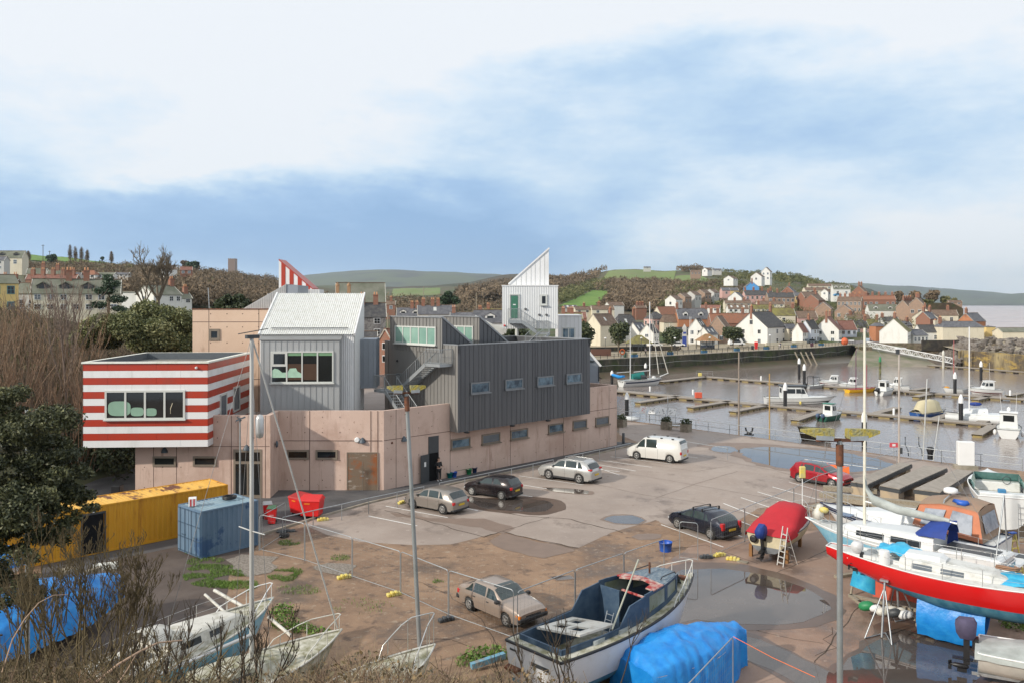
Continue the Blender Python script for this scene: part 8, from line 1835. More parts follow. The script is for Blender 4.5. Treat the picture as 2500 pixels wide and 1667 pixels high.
O('orange_banner',MB().grid([[(x,0,z+.05*math.sin(x*5)) for x in np.linspace(-1.0,1.0,9)] for z in (0,.45,.9)]),mat('faded_red_sheet',(.65,.12,.07),.7),'faded red sheet hung beneath the red yacht','sheet',None,tuple(G(2192,1465,.35)),R(-22))
o=T('step_frame','yellow stepladder with a blue top at the right edge','ladder',tuple(G(2490,1405)),R(20));mb=MB()
for x in (-.25,.25):mb.tube([(x,0,0),(x*.7,.4,2.0)],.035,5);mb.tube([(x,.9,0),(x*.7,.4,2.0)],.03,5)
for k in range(5):mb.box(-.24,.24,.08*k+.0,.08*k+.1,.35*k+.2,.35*k+.24)
P('frame',mb,m_yellow,o);P('top',MB().box(-.2,.2,.3,.5,1.98,2.04),m_blue,o)
# ---------------------------------------------------------------- people
def person(lab,loc,rz,top,legs,hair,pose='stand',h=1.74,skin=(.45,.27,.19)):
 o=T('person',lab,'person',tuple(loc),rz);s=h/1.74;J={};sit=pose=='sit';hipz=.93 if not sit else .48;yo=0
 sk=mat('skin',skin,.6)
 def skin_obj(name,chains,m,par,sub=1):
  vs=[];ed=[];rad=[]
  idx={}
  for ch in chains:
   prev=None
   for p,r in ch:
    key=(round(p[0],3),round(p[1],3),round(p[2],3))
    if key not in idx:idx[key]=len(vs);vs.append(Vector(p)*s);rad.append(r*s)
    if prev is not None:ed.append((prev,idx[key]))
    prev=idx[key]
  me=bpy.data.meshes.new(name);me.from_pydata(vs,ed,[]);me.materials.append(m);ob=bpy.data.objects.new(name,me);SC.collection.objects.link(ob);ob.parent=par
  md=ob.modifiers.new('s','SKIN');sv=me.skin_vertices[0].data
  for i,r in enumerate(rad):sv[i].radius=(r,r)
  sv[0].use_root=True;md.use_smooth_shade=True;sb=ob.modifiers.new('u','SUBSURF');sb.levels=sb.render_levels=sub;return ob
 T0=(0,0,hipz);CHs=(0,.02,hipz+.42);NK=(0,.01,hipz+.56); 
 def leg(x):
  if sit:return [(T0,.12),((x,-.0,hipz-.02),.10),((x*1.1,-.42,hipz),.075),((x*1.1,-.45,.10),.045),((x*1.1,-.58,.04),.035)]
  st=.10 if pose=='walk' else 0
  return [(T0,.12),((x,0,hipz-.08),.095),((x*1.15,-.03+st*(1 if x>0 else -1),.50),.062),((x*1.2,.02-st*(1.6 if x>0 else -1.6),.09),.04),((x*1.25,-.12-st*(1.6 if x>0 else -1.6),.04),.035)]
 def arm(x):
  sg=1 if x>0 else -1;hnd=(x*1.25,-.20,hipz+.16) if pose!='stand' else (x*1.15,-.22,hipz+.20)
  return [(CHs,.13),((x,.0,hipz+.46),.06),((x*1.25,.02,hipz+.22),.043),(hnd,.03)],hnd
 ch=[leg(.10),leg(-.10),[(T0,.12),(CHs,.13),(NK,.055),((0,0,NK[2]+.09),.085),((0,-.01,NK[2]+.2),.085),((0,-.01,NK[2]+.26),.05)]]
 for x in (.19,-.19):
  a,hnd=arm(x);ch.append(a)
  for k in range(4):q=(hnd[0]+(k-1.5)*.018,hnd[1]-.05,hnd[2]-.01);ch.append([(hnd,.03),(q,.009),((q[0],q[1]-.04+.006*abs(k-1.5),q[2]-.015),.008)])
  ch.append([(hnd,.03),((hnd[0]-.04*(1 if x>0 else -1),hnd[1]-.03,hnd[2]+.01),.009)])
 skin_obj('body',ch,sk,o)
 a1,_h=arm(.19);a2,_h=arm(-.19)
 skin_obj('jacket',[[(T0,.145),(CHs,.155),((0,.01,hipz+.50),.085)],[(p,r+.022) for p,r in a1[:3]]+[((a1[3][0][0],a1[3][0][1]+.03,a1[3][0][2]),.042)],[(p,r+.022) for p,r in a2[:3]]+[((a2[3][0][0],a2[3][0][1]+.03,a2[3][0][2]),.042)]],top,o)
 skin_obj('trousers',[[(p,r+.018) for p,r in leg(.10)[:4]],[(p,r+.018) for p,r in leg(-.10)[:4]]],legs,o)
 P('hair',MB().ball((0,.02*s,(NK[2]+.21)*s),(.095*s,.10*s,.095*s),10),hair,o)
 for x in (.125,-.125):
  f=leg(.10)[4][0] if x>0 else leg(-.10)[4][0];P('shoe',MB().ball((f[0]*s,(f[1]+.02)*s,.045*s),(.05*s,.13*s,.05*s),8),m_white if pose=='stand' else m_black,o)
 mb=MB().ball((0,-.105*s,(NK[2]+.14)*s),(.012*s,.02*s,.02*s),6);P('nose',mb,sk,o)
 for x in (-.03,.03):P('eye',MB().ball((x*s,-.088*s,(NK[2]+.165)*s),.01*s,6),m_black,o);P('ear',MB().ball((x*2.9*s,0,(NK[2]+.15)*s),(.012*s,.02*s,.03*s),6),sk,o)
 P('mouth',MB().box(-.02*s,.02*s,-.098*s,-.085*s,(NK[2]+.095)*s,(NK[2]+.103)*s),mat('lips',(.3,.1,.08),.5),o)
 return o
m_hair=mat('dark_hair',(.03,.02,.015),.7);m_dk=mat('black_cloth',(.018,.018,.02),.9);m_jean=mat('dark_denim',(.03,.04,.07),.9)
dp=D+e1*(at_u(D,e1,1064))+nR*.35;person('person in black clothes and white shoes standing in the open doorway',(dp.x,dp.y,0),R(35),m_dk,m_dk,m_hair)
# ---------------------------------------------------------------- the town
def roofm(n,a,b,vs=1.5): 
 return mat(n,a,.85,col2=b,vs=vs,stretch=(1,1,1),bump=.3,bs=3)
rS=roofm('slate_roof',(.085,.088,.10),(.15,.15,.16));rB=roofm('brown_tile_roof',(.13,.085,.06),(.20,.14,.10));rM=roofm('mossy_tile_roof',(.12,.10,.05),(.22,.20,.06),.6);rO=roofm('orange_tile_roof',(.30,.125,.07),(.22,.115,.075));rG=roofm('grey_green_roof',(.12,.13,.09),(.19,.19,.15),.5);rR=roofm('maroon_tile_roof',(.18,.075,.055),(.24,.12,.09));rD=roofm('dark_slate_roof',(.05,.05,.055),(.10,.095,.09))
wW=mat('whitewashed_wall',(.72,.71,.67),.8,col2=(.60,.58,.52),vs=.8,stretch=(1,1,.3),mix=.64);wC=mat('cream_wall',(.66,.60,.47),.8,col2=(.54,.48,.36),vs=.8,stretch=(1,1,.3),mix=.62);wY=mat('yellow_wall',(.70,.52,.22),.8,var=.06);wP=mat('pink_wall',(.58,.36,.32),.8,var=.08);wB=mat('red_brick_wall',(.29,.12,.075),.85,col2=(.24,.14,.10),vs=2);wT=mat('buff_brick_wall',(.36,.24,.17),.85,col2=(.28,.20,.15),vs=1.5);wG=mat('grey_render',(.50,.49,.46),.8,var=.06);wL=mat('pale_blue_wall',(.60,.64,.70),.8,var=.05);wE=mat('bright_blue_gable',(.09,.30,.62),.7);wS=mat_layers('grey_rubble_wall',(.22,.21,.20),[((.13,.12,.12),2.2,.5,.04,None),((.32,.30,.27),3,.6,.04,None)],.9,.5,6);wO=mat('orange_brick_wall',(.42,.18,.09),.85,var=.12,vs=2)
m_cpot=mat('chimney_pot',(.50,.24,.12),.8)
rndh=random.Random(5)
def house(u,vb,w,d,he,hr,rz,wall,roof,lab,win=(3,2),gw=(0,0),ch=(),hip=0,Y=None,dorm=0,skyl=0,barge=None,side=None,cpos=None,name='house',wfr=None,group=None,door=False):
 """w, d, he, hr are given in photo pixels at the house's distance"""
 if Y is None:p=on(u,vb,262)
 else:p=PX(u,vb,Y)
 k=p.y/2000;f_=.92 if p.y>300 else 1;W_,D_,he,hr=w*k*f_,d*k*f_,he*k,hr*k*(.8 if p.y>300 else .93);o=T(name,lab,'house',tuple(p),R(rz),group)
 x,y=W_/2,D_/2;mb=MB();below=3.0
 mb.box(-x,x,-y,y,-below,he)
 if not hip:
  for s in (-1,1):mb.add([(s*x,-y,he),(s*x,y,he),(s*x,0,he+hr)],[(0,1,2) if s>0 else (2,1,0)])
 wl=P('wall',mb,wall,o)
 t=.14*min(1.5,D_/8);ov=.18
 mb=MB()
 hx=x*hip
 sl=hr/y
 for s in (-1,1):
  a=[(-x-ov,s*(y+ov),he-sl*ov),(x+ov,s*(y+ov),he-sl*ov),(x+ov-hx,0,he+hr),(-x-ov+hx,0,he+hr)]
  b=[(q[0],q[1],q[2]+t) for q in a];f=[(0,1,2,3),(7,6,5,4),(0,4,5,1),(1,5,6,2),(3,7,4,0)]
  mb.add(a+b,f if s<0 else [g[::-1] for g in f])
 if hip:
  for s in (-1,1):mb.add([(s*(x+ov),-y-ov,he-sl*ov+t),(s*(x+ov),y+ov,he-sl*ov+t),(s*(x+ov-hx),0,he+hr+t)],[(0,1,2) if s>0 else (2,1,0)])
 rf=P('roof',mb,roof,o)
 P('ridge',MB().beam((-x+hx-ov,0,he+hr+t),(x-hx+ov,0,he+hr+t),.25,.12),rB if roof not in (rO,rR) else rO,rf)
 if barge or barge is None and not hip:
  for s in (-1,1):
   m2=MB()
   for q in (-1,1):m2.beam((s*(x+ov*.6),q*(y+ov),he-sl*ov+t*.3),(s*(x+ov*.6),0,he+hr+t*.3),.1,.16)
   P('bargeboard',m2,barge or m_offwhite,rf)
 dup_={}
 fr=wfr or m_white
 def win_at(px,py,z,ww,wh,ax):
  q=MB();g=MB();e=.05
  if ax=='y':q.box(px-ww/2-.09,px+ww/2+.09,py-e if py<0 else py,py if py<0 else py+e,z-.09,z+wh+.09);g.box(px-ww/2,px-.04,py-e-.03 if py<0 else py,py if py<0 else py+e+.03,z,z+wh*.47);g.box(px+.04,px+ww/2,py-e-.03 if py<0 else py,py if py<0 else py+e+.03,z,z+wh*.47);g.box(px-ww/2,px-.04,py-e-.03 if py<0 else py,py if py<0 else py+e+.03,z+wh*.53,z+wh);g.box(px+.04,px+ww/2,py-e-.03 if py<0 else py,py if py<0 else py+e+.03,z+wh*.53,z+wh)
  else:q.box(px-e if px<0 else px,px if px<0 else px+e,py-ww/2-.09,py+ww/2+.09,z-.09,z+wh+.09);g.box(px-e-.03 if px<0 else px,px if px<0 else px+e+.03,py-ww/2,py-.04,z,z+wh);g.box(px-e-.03 if px<0 else px,px if px<0 else px+e+.03,py+.04,py+ww/2,z,z+wh)
  f_=P('window',q,fr,wl);P('pane',g,m_winglass if rndh.random()<.7 else m_glassg,f_)
 nx,ny=win
 for j in range(ny):
  for i in range(nx):
   if rndh.random()<.08:continue
   sh_=he/max(1,ny);ww=min(1.0,W_/nx*.45);win_at(-x+W_*(i+.5)/nx,-y,sh_*j+sh_*.33,ww,min(1.35,sh_*.46),'y')
 if door:P('door',MB().box(-.45,.45,-y-.06,-y,0,2.05),rndh.choice((m_blue,m_dgrey,m_red)),wl)
 gx,gy=gw
 for j in range(gy):
  for i in range(gx):sh_=he/max(1,gy-(1 if gy>2 else 0));win_at(-x,-y+D_*(i+.5)/gx if j<gy-1 or gy<3 else 0,sh_*j+sh_*.33,min(1.0,D_/gx*.4),min(1.3,sh_*.46),'x')
 for i in range(dorm):
  cx=-x+W_*(i+.5)/dorm;yy_=-y*.72;z0=he+hr*.18;dh=hr*.55;dw=min(.9,W_/dorm*.3)
  c=P('dormer',MB().box(cx-dw,cx+dw,yy_,-.05,z0-.2,z0+dh*.6).extr([(cx-dw,yy_,z0+dh*.6),(cx+dw,yy_,z0+dh*.6),(cx,yy_,z0+dh)],(0,abs(yy_),0)),rD if wall is wC else wW,rf);P('dormer_roof',MB().beam((cx-dw*.55,yy_-.1,z0+dh*.86),(cx-dw*.55,0,z0+dh*.86),dw*1.45,.08,(-.6,0,1)).beam((cx+dw*.55,yy_-.1,z0+dh*.86),(cx+dw*.55,0,z0+dh*.86),dw*1.45,.08,(.6,0,1)),roof,c)
  P('dormer_window',MB().box(cx-dw*.6,cx+dw*.6,yy_-.05,yy_,z0+.1,z0+dh*.55),m_winglass,c)
 for i in range(skyl):
  cx=-x+W_*(i+.6)/(skyl+.3);yy_=-y*.5;z_=he+hr*.5+t;P('rooflight',MB().beam((cx,yy_-.45,z_-.45*sl+.03),(cx,yy_+.45,z_+.45*sl+.03),.8,.06),m_frame,rf)
 for c in ch:
  cx=c*x;ht=hr*.22+.9;q=P('chimney',MB().box(cx-.45,cx+.45,-.35,.35,he+hr*.55,he+hr+ht).box(cx-.52,cx+.52,-.42,.42,he+hr+ht,he+hr+ht+.14),wB if wall is not wW or rndh.random()<.75 else wC,rf)
  mp=MB()
  for a in (-.22,.22):mp.lathe([(.13,0),(.10,.5),(0,.5)],(cx+a,0,he+hr+ht+.14),6)
  P('chimney_pot',mp,m_cpot,q)
 return o
HS=[
 # front row on the esplanade
 (1470,845,75,44,52,28,48,wC,rB,'cream house with a big plain gable behind the left promenade trees',(0,0),(0,0),(.9,),0,262,dict(skyl=1)),
 (1525,842,62,45,42,34,20,wW,rD,'dark slate roofed house with a rooflight right of the cream gable',(3,2),(0,0),(.8,),.5,285,dict(skyl=1)),
 (1556,846,50,36,36,24,55,wW,rS,'small white house with red ridge tiles behind the ketch mizzen',(2,1),(1,1),(),0,272,dict(skyl=2)),
 (1586,842,40,34,30,22,60,wW,rD,'white gabled house with a dark bargeboard behind the ketch mainmast',(2,1),(1,2),(),0,262,{}),
 (1600,800,46,40,22,20,25,wP,rD,'pink bay fronted house under a pyramid slate roof',(4,1),(2,1),(),.9,305,{}),
 (1625,810,60,36,40,26,30,wC,rO,'house with a bright orange roof and cream gable end',(0,0),(0,0),(),0,330,dict(skyl=0)),
 (1640,820,52,30,34,18,10,wC,rB,'low cream house with a brown roof left of the orange brick one',(3,1),(0,0),(),.2,300,{}),
 (1688,826,76,40,48,26,5,wO,rS,'orange brick house with two white dormers in a slate roof',(4,1),(0,0),(.95,-.95),0,300,dict(dorm=2,wfr=m_white)),
 (1704,842,42,36,40,26,62,wW,rD,'white gabled cottage in front of the orange brick house',(2,1),(2,2),(),0,272,dict(skyl=2)),
 (1728,840,50,30,24,18,52,wW,rS,'low white annexe with two rooflights behind the tiled shelter',(0,0),(1,1),(),0,268,dict(skyl=2)),
 (1665,842,46,30,26,18,10,wG,rD,'grey fronted house with a small black lantern on its roof',(3,1),(0,0),(),0,276,{}),
 (1784,824,108,34,36,24,4,wB,rO,'long terrace under an orange tiled roof behind the ivy clad gable',(0,0),(0,0),(-.9,-.6,.55),0,292,{}),
 (1757,842,52,42,42,30,62,wT,rB,'buff gabled house with ivy left of the big white one',(0,0),(2,1),(),0,278,{}),
 (1858,842,96,84,44,38,45,wW,rD,'big white gabled house with sash windows in the middle of the esplanade',(3,2),(2,3),(-.97,.97),.0,282,dict(barge=m_white)),
 (1926,840,44,30,38,12,35,wC,rS,'cream extension right of the big white house',(2,2),(0,0),(),.3,284,{}),
 (1955,838,50,26,28,22,52,wW,rR,'half timbered black and white cottage with a maroon roof',(4,2),(0,0),(),0,276,{}),
 (1976,836,52,28,34,22,48,wL,rD,'pale blue cottage squeezed left of the white inn',(3,2),(0,0),(-.2,),0,280,{}),
 (2022,836,72,56,32,32,62,wW,rR,'white gabled inn with a dark shopfront and maroon roof',(3,2),(2,2),(-.95,.9),0,286,{}),
 (2062,836,44,34,32,22,12,wL,rR,'blue and white shopfront house right of the inn',(3,2),(0,0),(),0,292,dict(door=True)),
 (2096,832,40,34,32,22,8,wP,rD,'pink fronted house with a slate roof in the lane',(2,2),(0,0),(.9,),0,306,{}),
 (2124,830,38,34,32,22,-8,wG,rM,'grey cream house under a mossy dark roof in the lane',(3,2),(0,0),(.9,),0,312,{}),
 (2142,834,26,26,38,8,10,wO,rS,'narrow orange brick house beside the white gable',(0,0),(0,0),(),.6,282,{}),
 (2186,838,72,62,30,32,58,wW,rM,'bright white gabled house beside the slipway',(3,1),(0,0),(-.5,),0,272,dict(barge=m_white)),
 (2232,838,46,40,20,14,20,wW,rS,'low white cottage wing right of the bright white gable',(4,1),(0,0),(),0,276,{}),
 (2262,836,52,30,26,18,10,wW,rD,'white lean to house under a broad dark roof',(2,1),(0,0),(.9,),0,286,{}),
 (2262,812,40,34,34,18,40,wB,rS,'brick house with two very tall red chimneys',(0,0),(0,0),(-.8,.8),0,296,{}),
 (2340,838,104,40,40,14,4,wC,rS,'long cream house with a hipped slate roof near the breakwater',(0,1),(0,0),(-.9,),.25,284,{}),
 (2372,824,54,44,40,24,30,wO,rS,'orange brown brick gabled house at the right end of the row',(3,1),(2,1),(-.9,),0,305,{}),
 (2260,800,84,60,26,26,60,wC,rB,'big cream gable with a row of chimneys behind the cottages',(0,0),(2,1),(-.9,),0,318,{}),
 (2412,826,24,22,28,2,5,wY,rS,'small pale yellow flat roofed lookout hut',(0,0),(0,0),(),.9,290,{}),
 (2490,834,112,40,24,10,2,wC,rG,'long low cream shed behind the breakwater at the right edge',(4,0),(0,0),(),0,284,{}),
 # second rows
 (2152,772,74,30,14,18,-4,wW,rG,'white house with two arched dormers above the lane',(0,0),(0,0),(),0,345,dict(dorm=2)),
 (2215,780,54,36,30,20,40,wT,rB,'brown roofed brick terrace left of the headland',(4,1),(0,0),(-.8,-.3,.2,.7),0,340,{}),
 (2240,775,46,34,32,20,55,wT,rB,'buff gable end of the chimney terrace',(3,1),(2,1),(-.8,.0,.8),0,335,{}),
 (2130,752,110,26,20,12,-8,wB,rO,'long red terrace with many chimneys on the ridge',(8,1),(0,0),(-.9,-.6,-.3,0,.3,.6,.9),0,380,{}),
 (2100,742,40,38,26,22,55,wB,rB,'tall red brick gable at the head of the chimney terrace',(0,0),(1,1),(-.7,.7),0,400,{}),
 (2075,765,60,30,30,12,-30,wT,rB,'steep stepped brick terrace running downhill',(6,2),(0,0),(-.8,-.4,0,.4,.8),0,370,{}),
 (2052,724,44,22,18,14,-3,wW,rG,'white villa with a tall glazed gable on the slope',(2,1),(0,0),(),0,440,dict(dorm=3)),
 (2000,708,60,20,9,7,-4,wC,rB,'pale bungalow row on the right shoulder of the hill',(4,1),(0,0),(),0,500,{}),
 (1990,718,62,22,9,8,4,wC,rB,'long cream bungalow below the bungalow row',(5,1),(0,0),(),0,470,{}),
 (2020,722,30,20,9,8,40,wW,rB,'small white gabled bungalow left of the glazed villa',(2,1),(1,1),(),0,450,{}),
 (2012,772,46,40,18,20,62,wT,rB,'brick gable with a white barge in the middle of the town',(2,1),(0,0),(),0,345,dict(barge=m_white)),
 (2062,780,54,44,20,20,62,wT,rB,'buff brick gable with a paired window',(2,1),(2,1),(),0,330,dict(barge=m_white)),
 (1988,754,48,40,20,18,50,wB,rB,'red and brown gabled house above the brick gable',(2,1),(0,0),(.5,),0,385,{}),
 (1975,742,52,30,16,16,20,wB,rB,'brown roofed house beside the yellow one',(2,1),(0,0),(.7,),0,410,{}),
 (1952,737,36,24,14,10,3,wY,rS,'small yellow house on the slope',(3,1),(0,0),(),0,420,{}),
 (1926,722,46,34,8,18,62,wB,rS,'red gabled house with a silvery solar roof',(0,0),(0,0),(.2,),0,470,dict(barge=m_white)),
 (1904,742,70,26,16,14,0,wT,rD,'slate terrace with pink fronts in the middle of the slope',(6,1),(0,0),(-.9,-.2,.5),0,410,{}),
 (1850,735,76,26,14,14,3,wP,rD,'dark slate terrace left of the pink fronts',(6,1),(0,0),(-.9,-.3,.3,.9),0,425,{}),
 (1834,712,40,36,10,17,80,wE,rS,'house with a bright blue gable',(2,1),(0,0),(-.9,),0,470,dict(barge=m_white)),
 (1798,737,40,36,10,17,62,wW,rS,'white barn like gable below the pink and yellow cottages',(2,1),(1,1),(),0,415,{}),
 (1770,722,22,24,12,9,3,wP,rS,'pink cottage of a pair on the slope',(1,1),(0,0),(),0,450,{}),
 (1790,723,22,24,13,9,3,wY,rS,'pale yellow cottage joined to the pink one',(1,1),(0,0),(),0,450,{}),
 (1872,686,30,22,22,13,62,wW,rB,'tallest white gabled house on the skyline',(2,2),(2,2),(),0,560,dict(barge=m_white)),
 (1850,688,36,28,12,12,60,wW,rB,'wide white gabled house left of the tallest one',(2,1),(1,1),(),0,540,{}),
 (1784,688,34,26,7,9,55,wW,rB,'low white double gabled bungalow on the slope',(2,1),(1,1),(),0,560,{}),
 (1698,672,26,16,7,6,-8,wT,rB,'brown bungalow high on the hill',(3,1),(0,0),(),0,640,{}),
 (1726,666,26,16,6,7,50,wW,rB,'small white gabled house near the hill crest',(2,1),(1,1),(),0,680,{}),
 (1750,664,22,12,4,4,0,wG,rS,'tiny pale bungalow near the hill crest',(2,1),(0,0),(),0,720,{}),
 (1580,657,18,8,3,3,0,wG,rS,'tiny shed by the top field',(1,1),(0,0),(),0,850,{}),
 (1645,750,36,32,18,13,50,wW,rB,'lowest white house of the stepped hillside terrace',(2,1),(1,1),(),0,400,{}),
 (1668,744,36,30,18,12,50,wT,rB,'second house of the stepped hillside terrace',(2,1),(1,1),(),0,410,{}),
 (1692,739,36,30,18,12,50,wG,rB,'third house of the stepped hillside terrace',(2,1),(1,1),(),0,420,{}),
 (1716,735,36,30,18,12,50,wT,rB,'fourth house of the stepped hillside terrace',(2,1),(1,1),(),0,430,{}),
 (1738,731,30,28,16,11,50,wG,rB,'highest house of the stepped hillside terrace',(2,1),(0,0),(),0,440,{}),
 (1735,762,50,22,10,8,-18,wW,rR,'long white low house with a pink roof edge',(2,1),(0,0),(),0,360,{}),
 (1800,764,54,24,10,12,0,wW,rB,'bungalow with blue solar panels',(4,1),(0,0),(),0,350,dict(skyl=3)),
 (1860,764,62,24,10,12,0,wC,rM,'mossy roofed bungalow right of the solar one',(5,1),(0,0),(-.3,),0,350,{}),
 (1800,748,70,22,7,8,0,wC,rB,'long brown roofed row above the solar bungalow',(4,1),(0,0),(-.2,.5),0,385,{}),
 (1880,750,70,22,7,9,0,wC,rB,'long brown roofed row right of the other',(4,1),(0,0),(-.5,.3),0,385,{}),
 (1908,792,62,36,22,22,0,wC,rM,'cream house under a big golden mossy roof',(3,1),(0,0),(-.97,.95),0,310,{}),
 (1965,800,54,36,24,20,4,wP,rB,'pink gabled house under a brown roof behind the cottages',(2,1),(0,0),(),0,310,{}),
 (2092,792,60,30,14,12,2,wG,rB,'long low brown roof behind the lane',(0,0),(0,0),(-.6,.6),0,325,{}),
 (2170,800,44,26,16,12,0,wW,rD,'dark roofed cottage behind the bright white gable',(3,1),(0,0),(-.8,.7),0,312,{}),
 (2205,812,36,26,18,12,20,wG,rS,'small grey slated cottage with dormers',(1,1),(0,0),(.7,),0,302,dict(dorm=1)),
 (2300,790,70,30,20,16,-6,wC,rB,'long brown roofed house below the headland',(2,1),(0,0),(-.9,.4),0,322,{}),
 (2330,745,34,14,7,5,-3,wT,rB,'small brown bungalow in the headland bushes',(2,1),(0,0),(),0,392,{}),
 (1500,760,44,26,14,10,20,wW,rB,'white gabled bungalow left of the terracotta roof',(2,1),(0,0),(),0,345,{}),
 (1470,768,60,26,12,12,8,wC,rB,'brown roofed bungalow with terracotta pots',(2,1),(0,0),(-.3,),0,330,{}),
 (1420,766,46,22,10,9,20,wC,rB,'brown roofed bungalow with a small gable by the green field',(2,1),(0,0),(.3,),0,330,{}),
 (1392,760,34,18,8,8,10,wG,rS,'small house with solar panels by the green field',(1,1),(0,0),(),0,340,dict(skyl=2)),
 (1400,790,60,30,14,14,5,wB,rR,'maroon roofed house behind the white room',(2,1),(0,0),(-.4,),0,290,{}),
 (1562,764,30,20,12,8,15,wB,rB,'brick house with a cluster of red chimneys',(1,1),(0,0),(-.5,0,.5),0,345,{}),
 # behind the arts centre
 (880,842,116,62,106,48,12,wB,rG,'huge red brick chapel under a streaked green grey roof',(0,0),(0,0),(),0,175,dict(name='chapel')),
 (898,850,84,56,78,34,12,wS,rD,'grey rubble stone house with a small gable in its roof',(2,3),(1,3),(-.3,.45),0,152,{}),
 (962,890,70,40,60,30,62,wB,rO,'red brick house facing the lane',(3,2),(1,2),(),0,128,{}),
 (905,862,30,30,42,12,10,wW,rD,'white and red doorway cottage beside the stone house',(1,1),(0,0),(),0,140,{}),
 (1000,800,60,36,30,20,4,wG,rS,'slate roofed house with two arched white dormers',(2,1),(0,0),(.2,.6),0,230,dict(dorm=2)),
 (1065,800,90,40,34,22,8,wG,rS,'slate roofed house with a tall brick stack and rooflight',(2,1),(0,0),(-.7,-.2,.1),0,215,dict(skyl=1)),
 (1140,802,80,36,26,14,4,wB,rS,'long low slate roof left of the white tower',(2,1),(0,0),(-.8,.8),0,205,{}),
 (1070,806,150,34,18,8,2,wC,rM,'long mossy roof just behind the roof teeth',(3,1),(0,0),(),0,165,{}),
 (1195,815,80,40,30,30,8,wG,rS,'broad slate roof with a little triangular dormer left of the tower',(0,0),(0,0),(),.1,150,dict(dorm=1)),
 (1210,775,60,30,12,10,3,wC,rM,'mossy low roof just left of the white tower',(2,1),(0,0),(-.6,),0,240,{}),
 (1390,800,60,34,22,14,4,wB,rM,'mossy roofed house right of the white tower',(2,1),(0,0),(-.5,.2),0,220,{}),
 (790,770,40,30,20,14,8,wB,rB,'brown roofed house left of the chapel',(2,1),(0,0),(),0,230,{}),
 (945,760,40,24,16,10,5,wB,rB,'small brick house with a crowded chimney beyond the chapel',(2,1),(0,0),(-.5,.5),0,300,{}),
 (690,742,70,20,14,12,3,wG,rS,'long grey roof among the trees behind the round evergreen',(3,1),(0,0),(),0,250,{}),
 # left hillside
 (10,768,60,60,76,22,30,wY,rG,'bright yellow house with a teal bay window at the left edge',(2,2),(1,1),(),.35,136,dict(wfr=mat('teal_window',(.10,.26,.30),.5))),
 (80,768,90,60,52,26,5,wG,rG,'pale grey house with a big hipped slate roof',(4,1),(0,0),(),.45,146,dict(wfr=wL)),
 (190,762,190,64,46,36,22,wC,rG,'long cream terrace with three dark dormers',(7,2),(0,0),(.2,-.2),0,138,dict(dorm=4)),
 (150,684,56,26,12,14,8,wC,rG,'cream bungalow with a gable above the cream terrace',(2,1),(0,0),(-.3,),0,230,{}),
 (92,680,42,22,12,14,12,wC,rG,'small cream bungalow left of the gabled one',(2,1),(1,1),(.6,),0,235,{}),
 (218,681,42,26,10,11,0,wW,rO,'white bungalow with a vivid orange roof',(3,1),(0,0),(),.5,240,{}),
 (186,683,26,20,9,9,5,wW,rS,'small white arched gable left of the orange roof',(2,1),(0,0),(),0,238,{}),
 (262,680,40,20,9,6,0,wW,rG,'low white bungalow right of the orange roof',(3,1),(0,0),(),0,242,{}),
 (300,677,34,18,7,5,0,wG,rS,'flat grey bungalow in the trees',(3,1),(0,0),(),0,246,{}),
 (130,692,120,22,10,12,2,wB,rR,'long red terrace roof with many chimneys',(0,0),(0,0),(-.8,-.4,0,.4,.8),0,205,{}),
 (28,652,66,30,22,18,3,wC,rG,'mock Tudor house with two dark framed gables',(2,1),(0,0),(),0,290,dict(dorm=2)),
 (6,660,22,24,24,10,0,wG,rS,'tall pale house at the upper left edge',(1,2),(0,0),(),0,280,{}),
 (20,708,50,24,16,10,0,wB,rS,'brick house with two stout chimneys at the left edge',(0,0),(0,0),(-.3,.7),0,190,{}),
 (388,742,76,70,22,24,58,wW,rG,'white stepped terrace with a broad white gable behind the bare trees',(4,1),(1,1),(.9,),0,160,{}),
 (440,744,44,30,16,14,55,wW,rG,'white end house of the stepped white terrace',(2,1),(0,0),(.6,),0,172,{}),
 (310,724,100,14,10,2,0,wW,rG,'long white wall like bungalow left of the white terrace',(5,0),(0,0),(),0,178,{}),
 (410,670,36,30,12,12,50,wW,rB,'white gabled house among trees on the left hill',(1,1),(1,1),(),0,330,{}),
 (455,672,30,24,12,10,20,wB,rR,'red house among trees under the flat topped pine',(2,1),(0,0),(),0,350,{}),
]
for h_ in HS:
 u,vb,w,d,he,hr,rz,wl_,rf_,lab,win,gw,ch,hip,Y,kw=h_
 house(u,vb,w,d,he,hr,rz,wl_,rf_,lab,win=win,gw=gw,ch=ch,hip=hip,Y=Y,**kw)
# church tower on the left skyline
p=on(568,652,250);zt=H-(632-741)*p.y/2000-p.z;hw_=8.5*p.y/2000;o=T('church_tower','square battlemented church tower on the wooded left skyline','tower',tuple(p));mb=MB().box(-hw_,hw_,-hw_,hw_,-4,zt-1); 
for k in range(4):
 for a in (-hw_,hw_-.4):mb.box(-hw_+k*hw_*.56,-hw_+k*hw_*.56+hw_*.3,a,a+.4,zt-1,zt);mb.box(a,a+.4,-hw_+k*hw_*.56,-hw_+k*hw_*.56+hw_*.3,zt-1,zt)
P('tower_wall',mb,mat('red_sandstone',(.20,.125,.09),.9),o)
for s in (-.45,.45):P('bell_opening',MB().box(s*hw_-.35,s*hw_+.35,-hw_-.02,-hw_+.1,zt-4.4,zt-2.4),m_dgrey,o)
# chapel turrets
for k,u in enumerate((824,852)): 
 a=PX(u,712,150);O('stone_turret',MB().box(-.28,.28,-.28,.28,-8,1.0).lathe([(.4,1.0),(.4,1.2),(0,1.7)],(0,0,0),4),mat('buff_stone',(.33,.20,.11),.85),['left','right'][k]+' buff stone turret of the chapel front','turret',None,tuple(a))
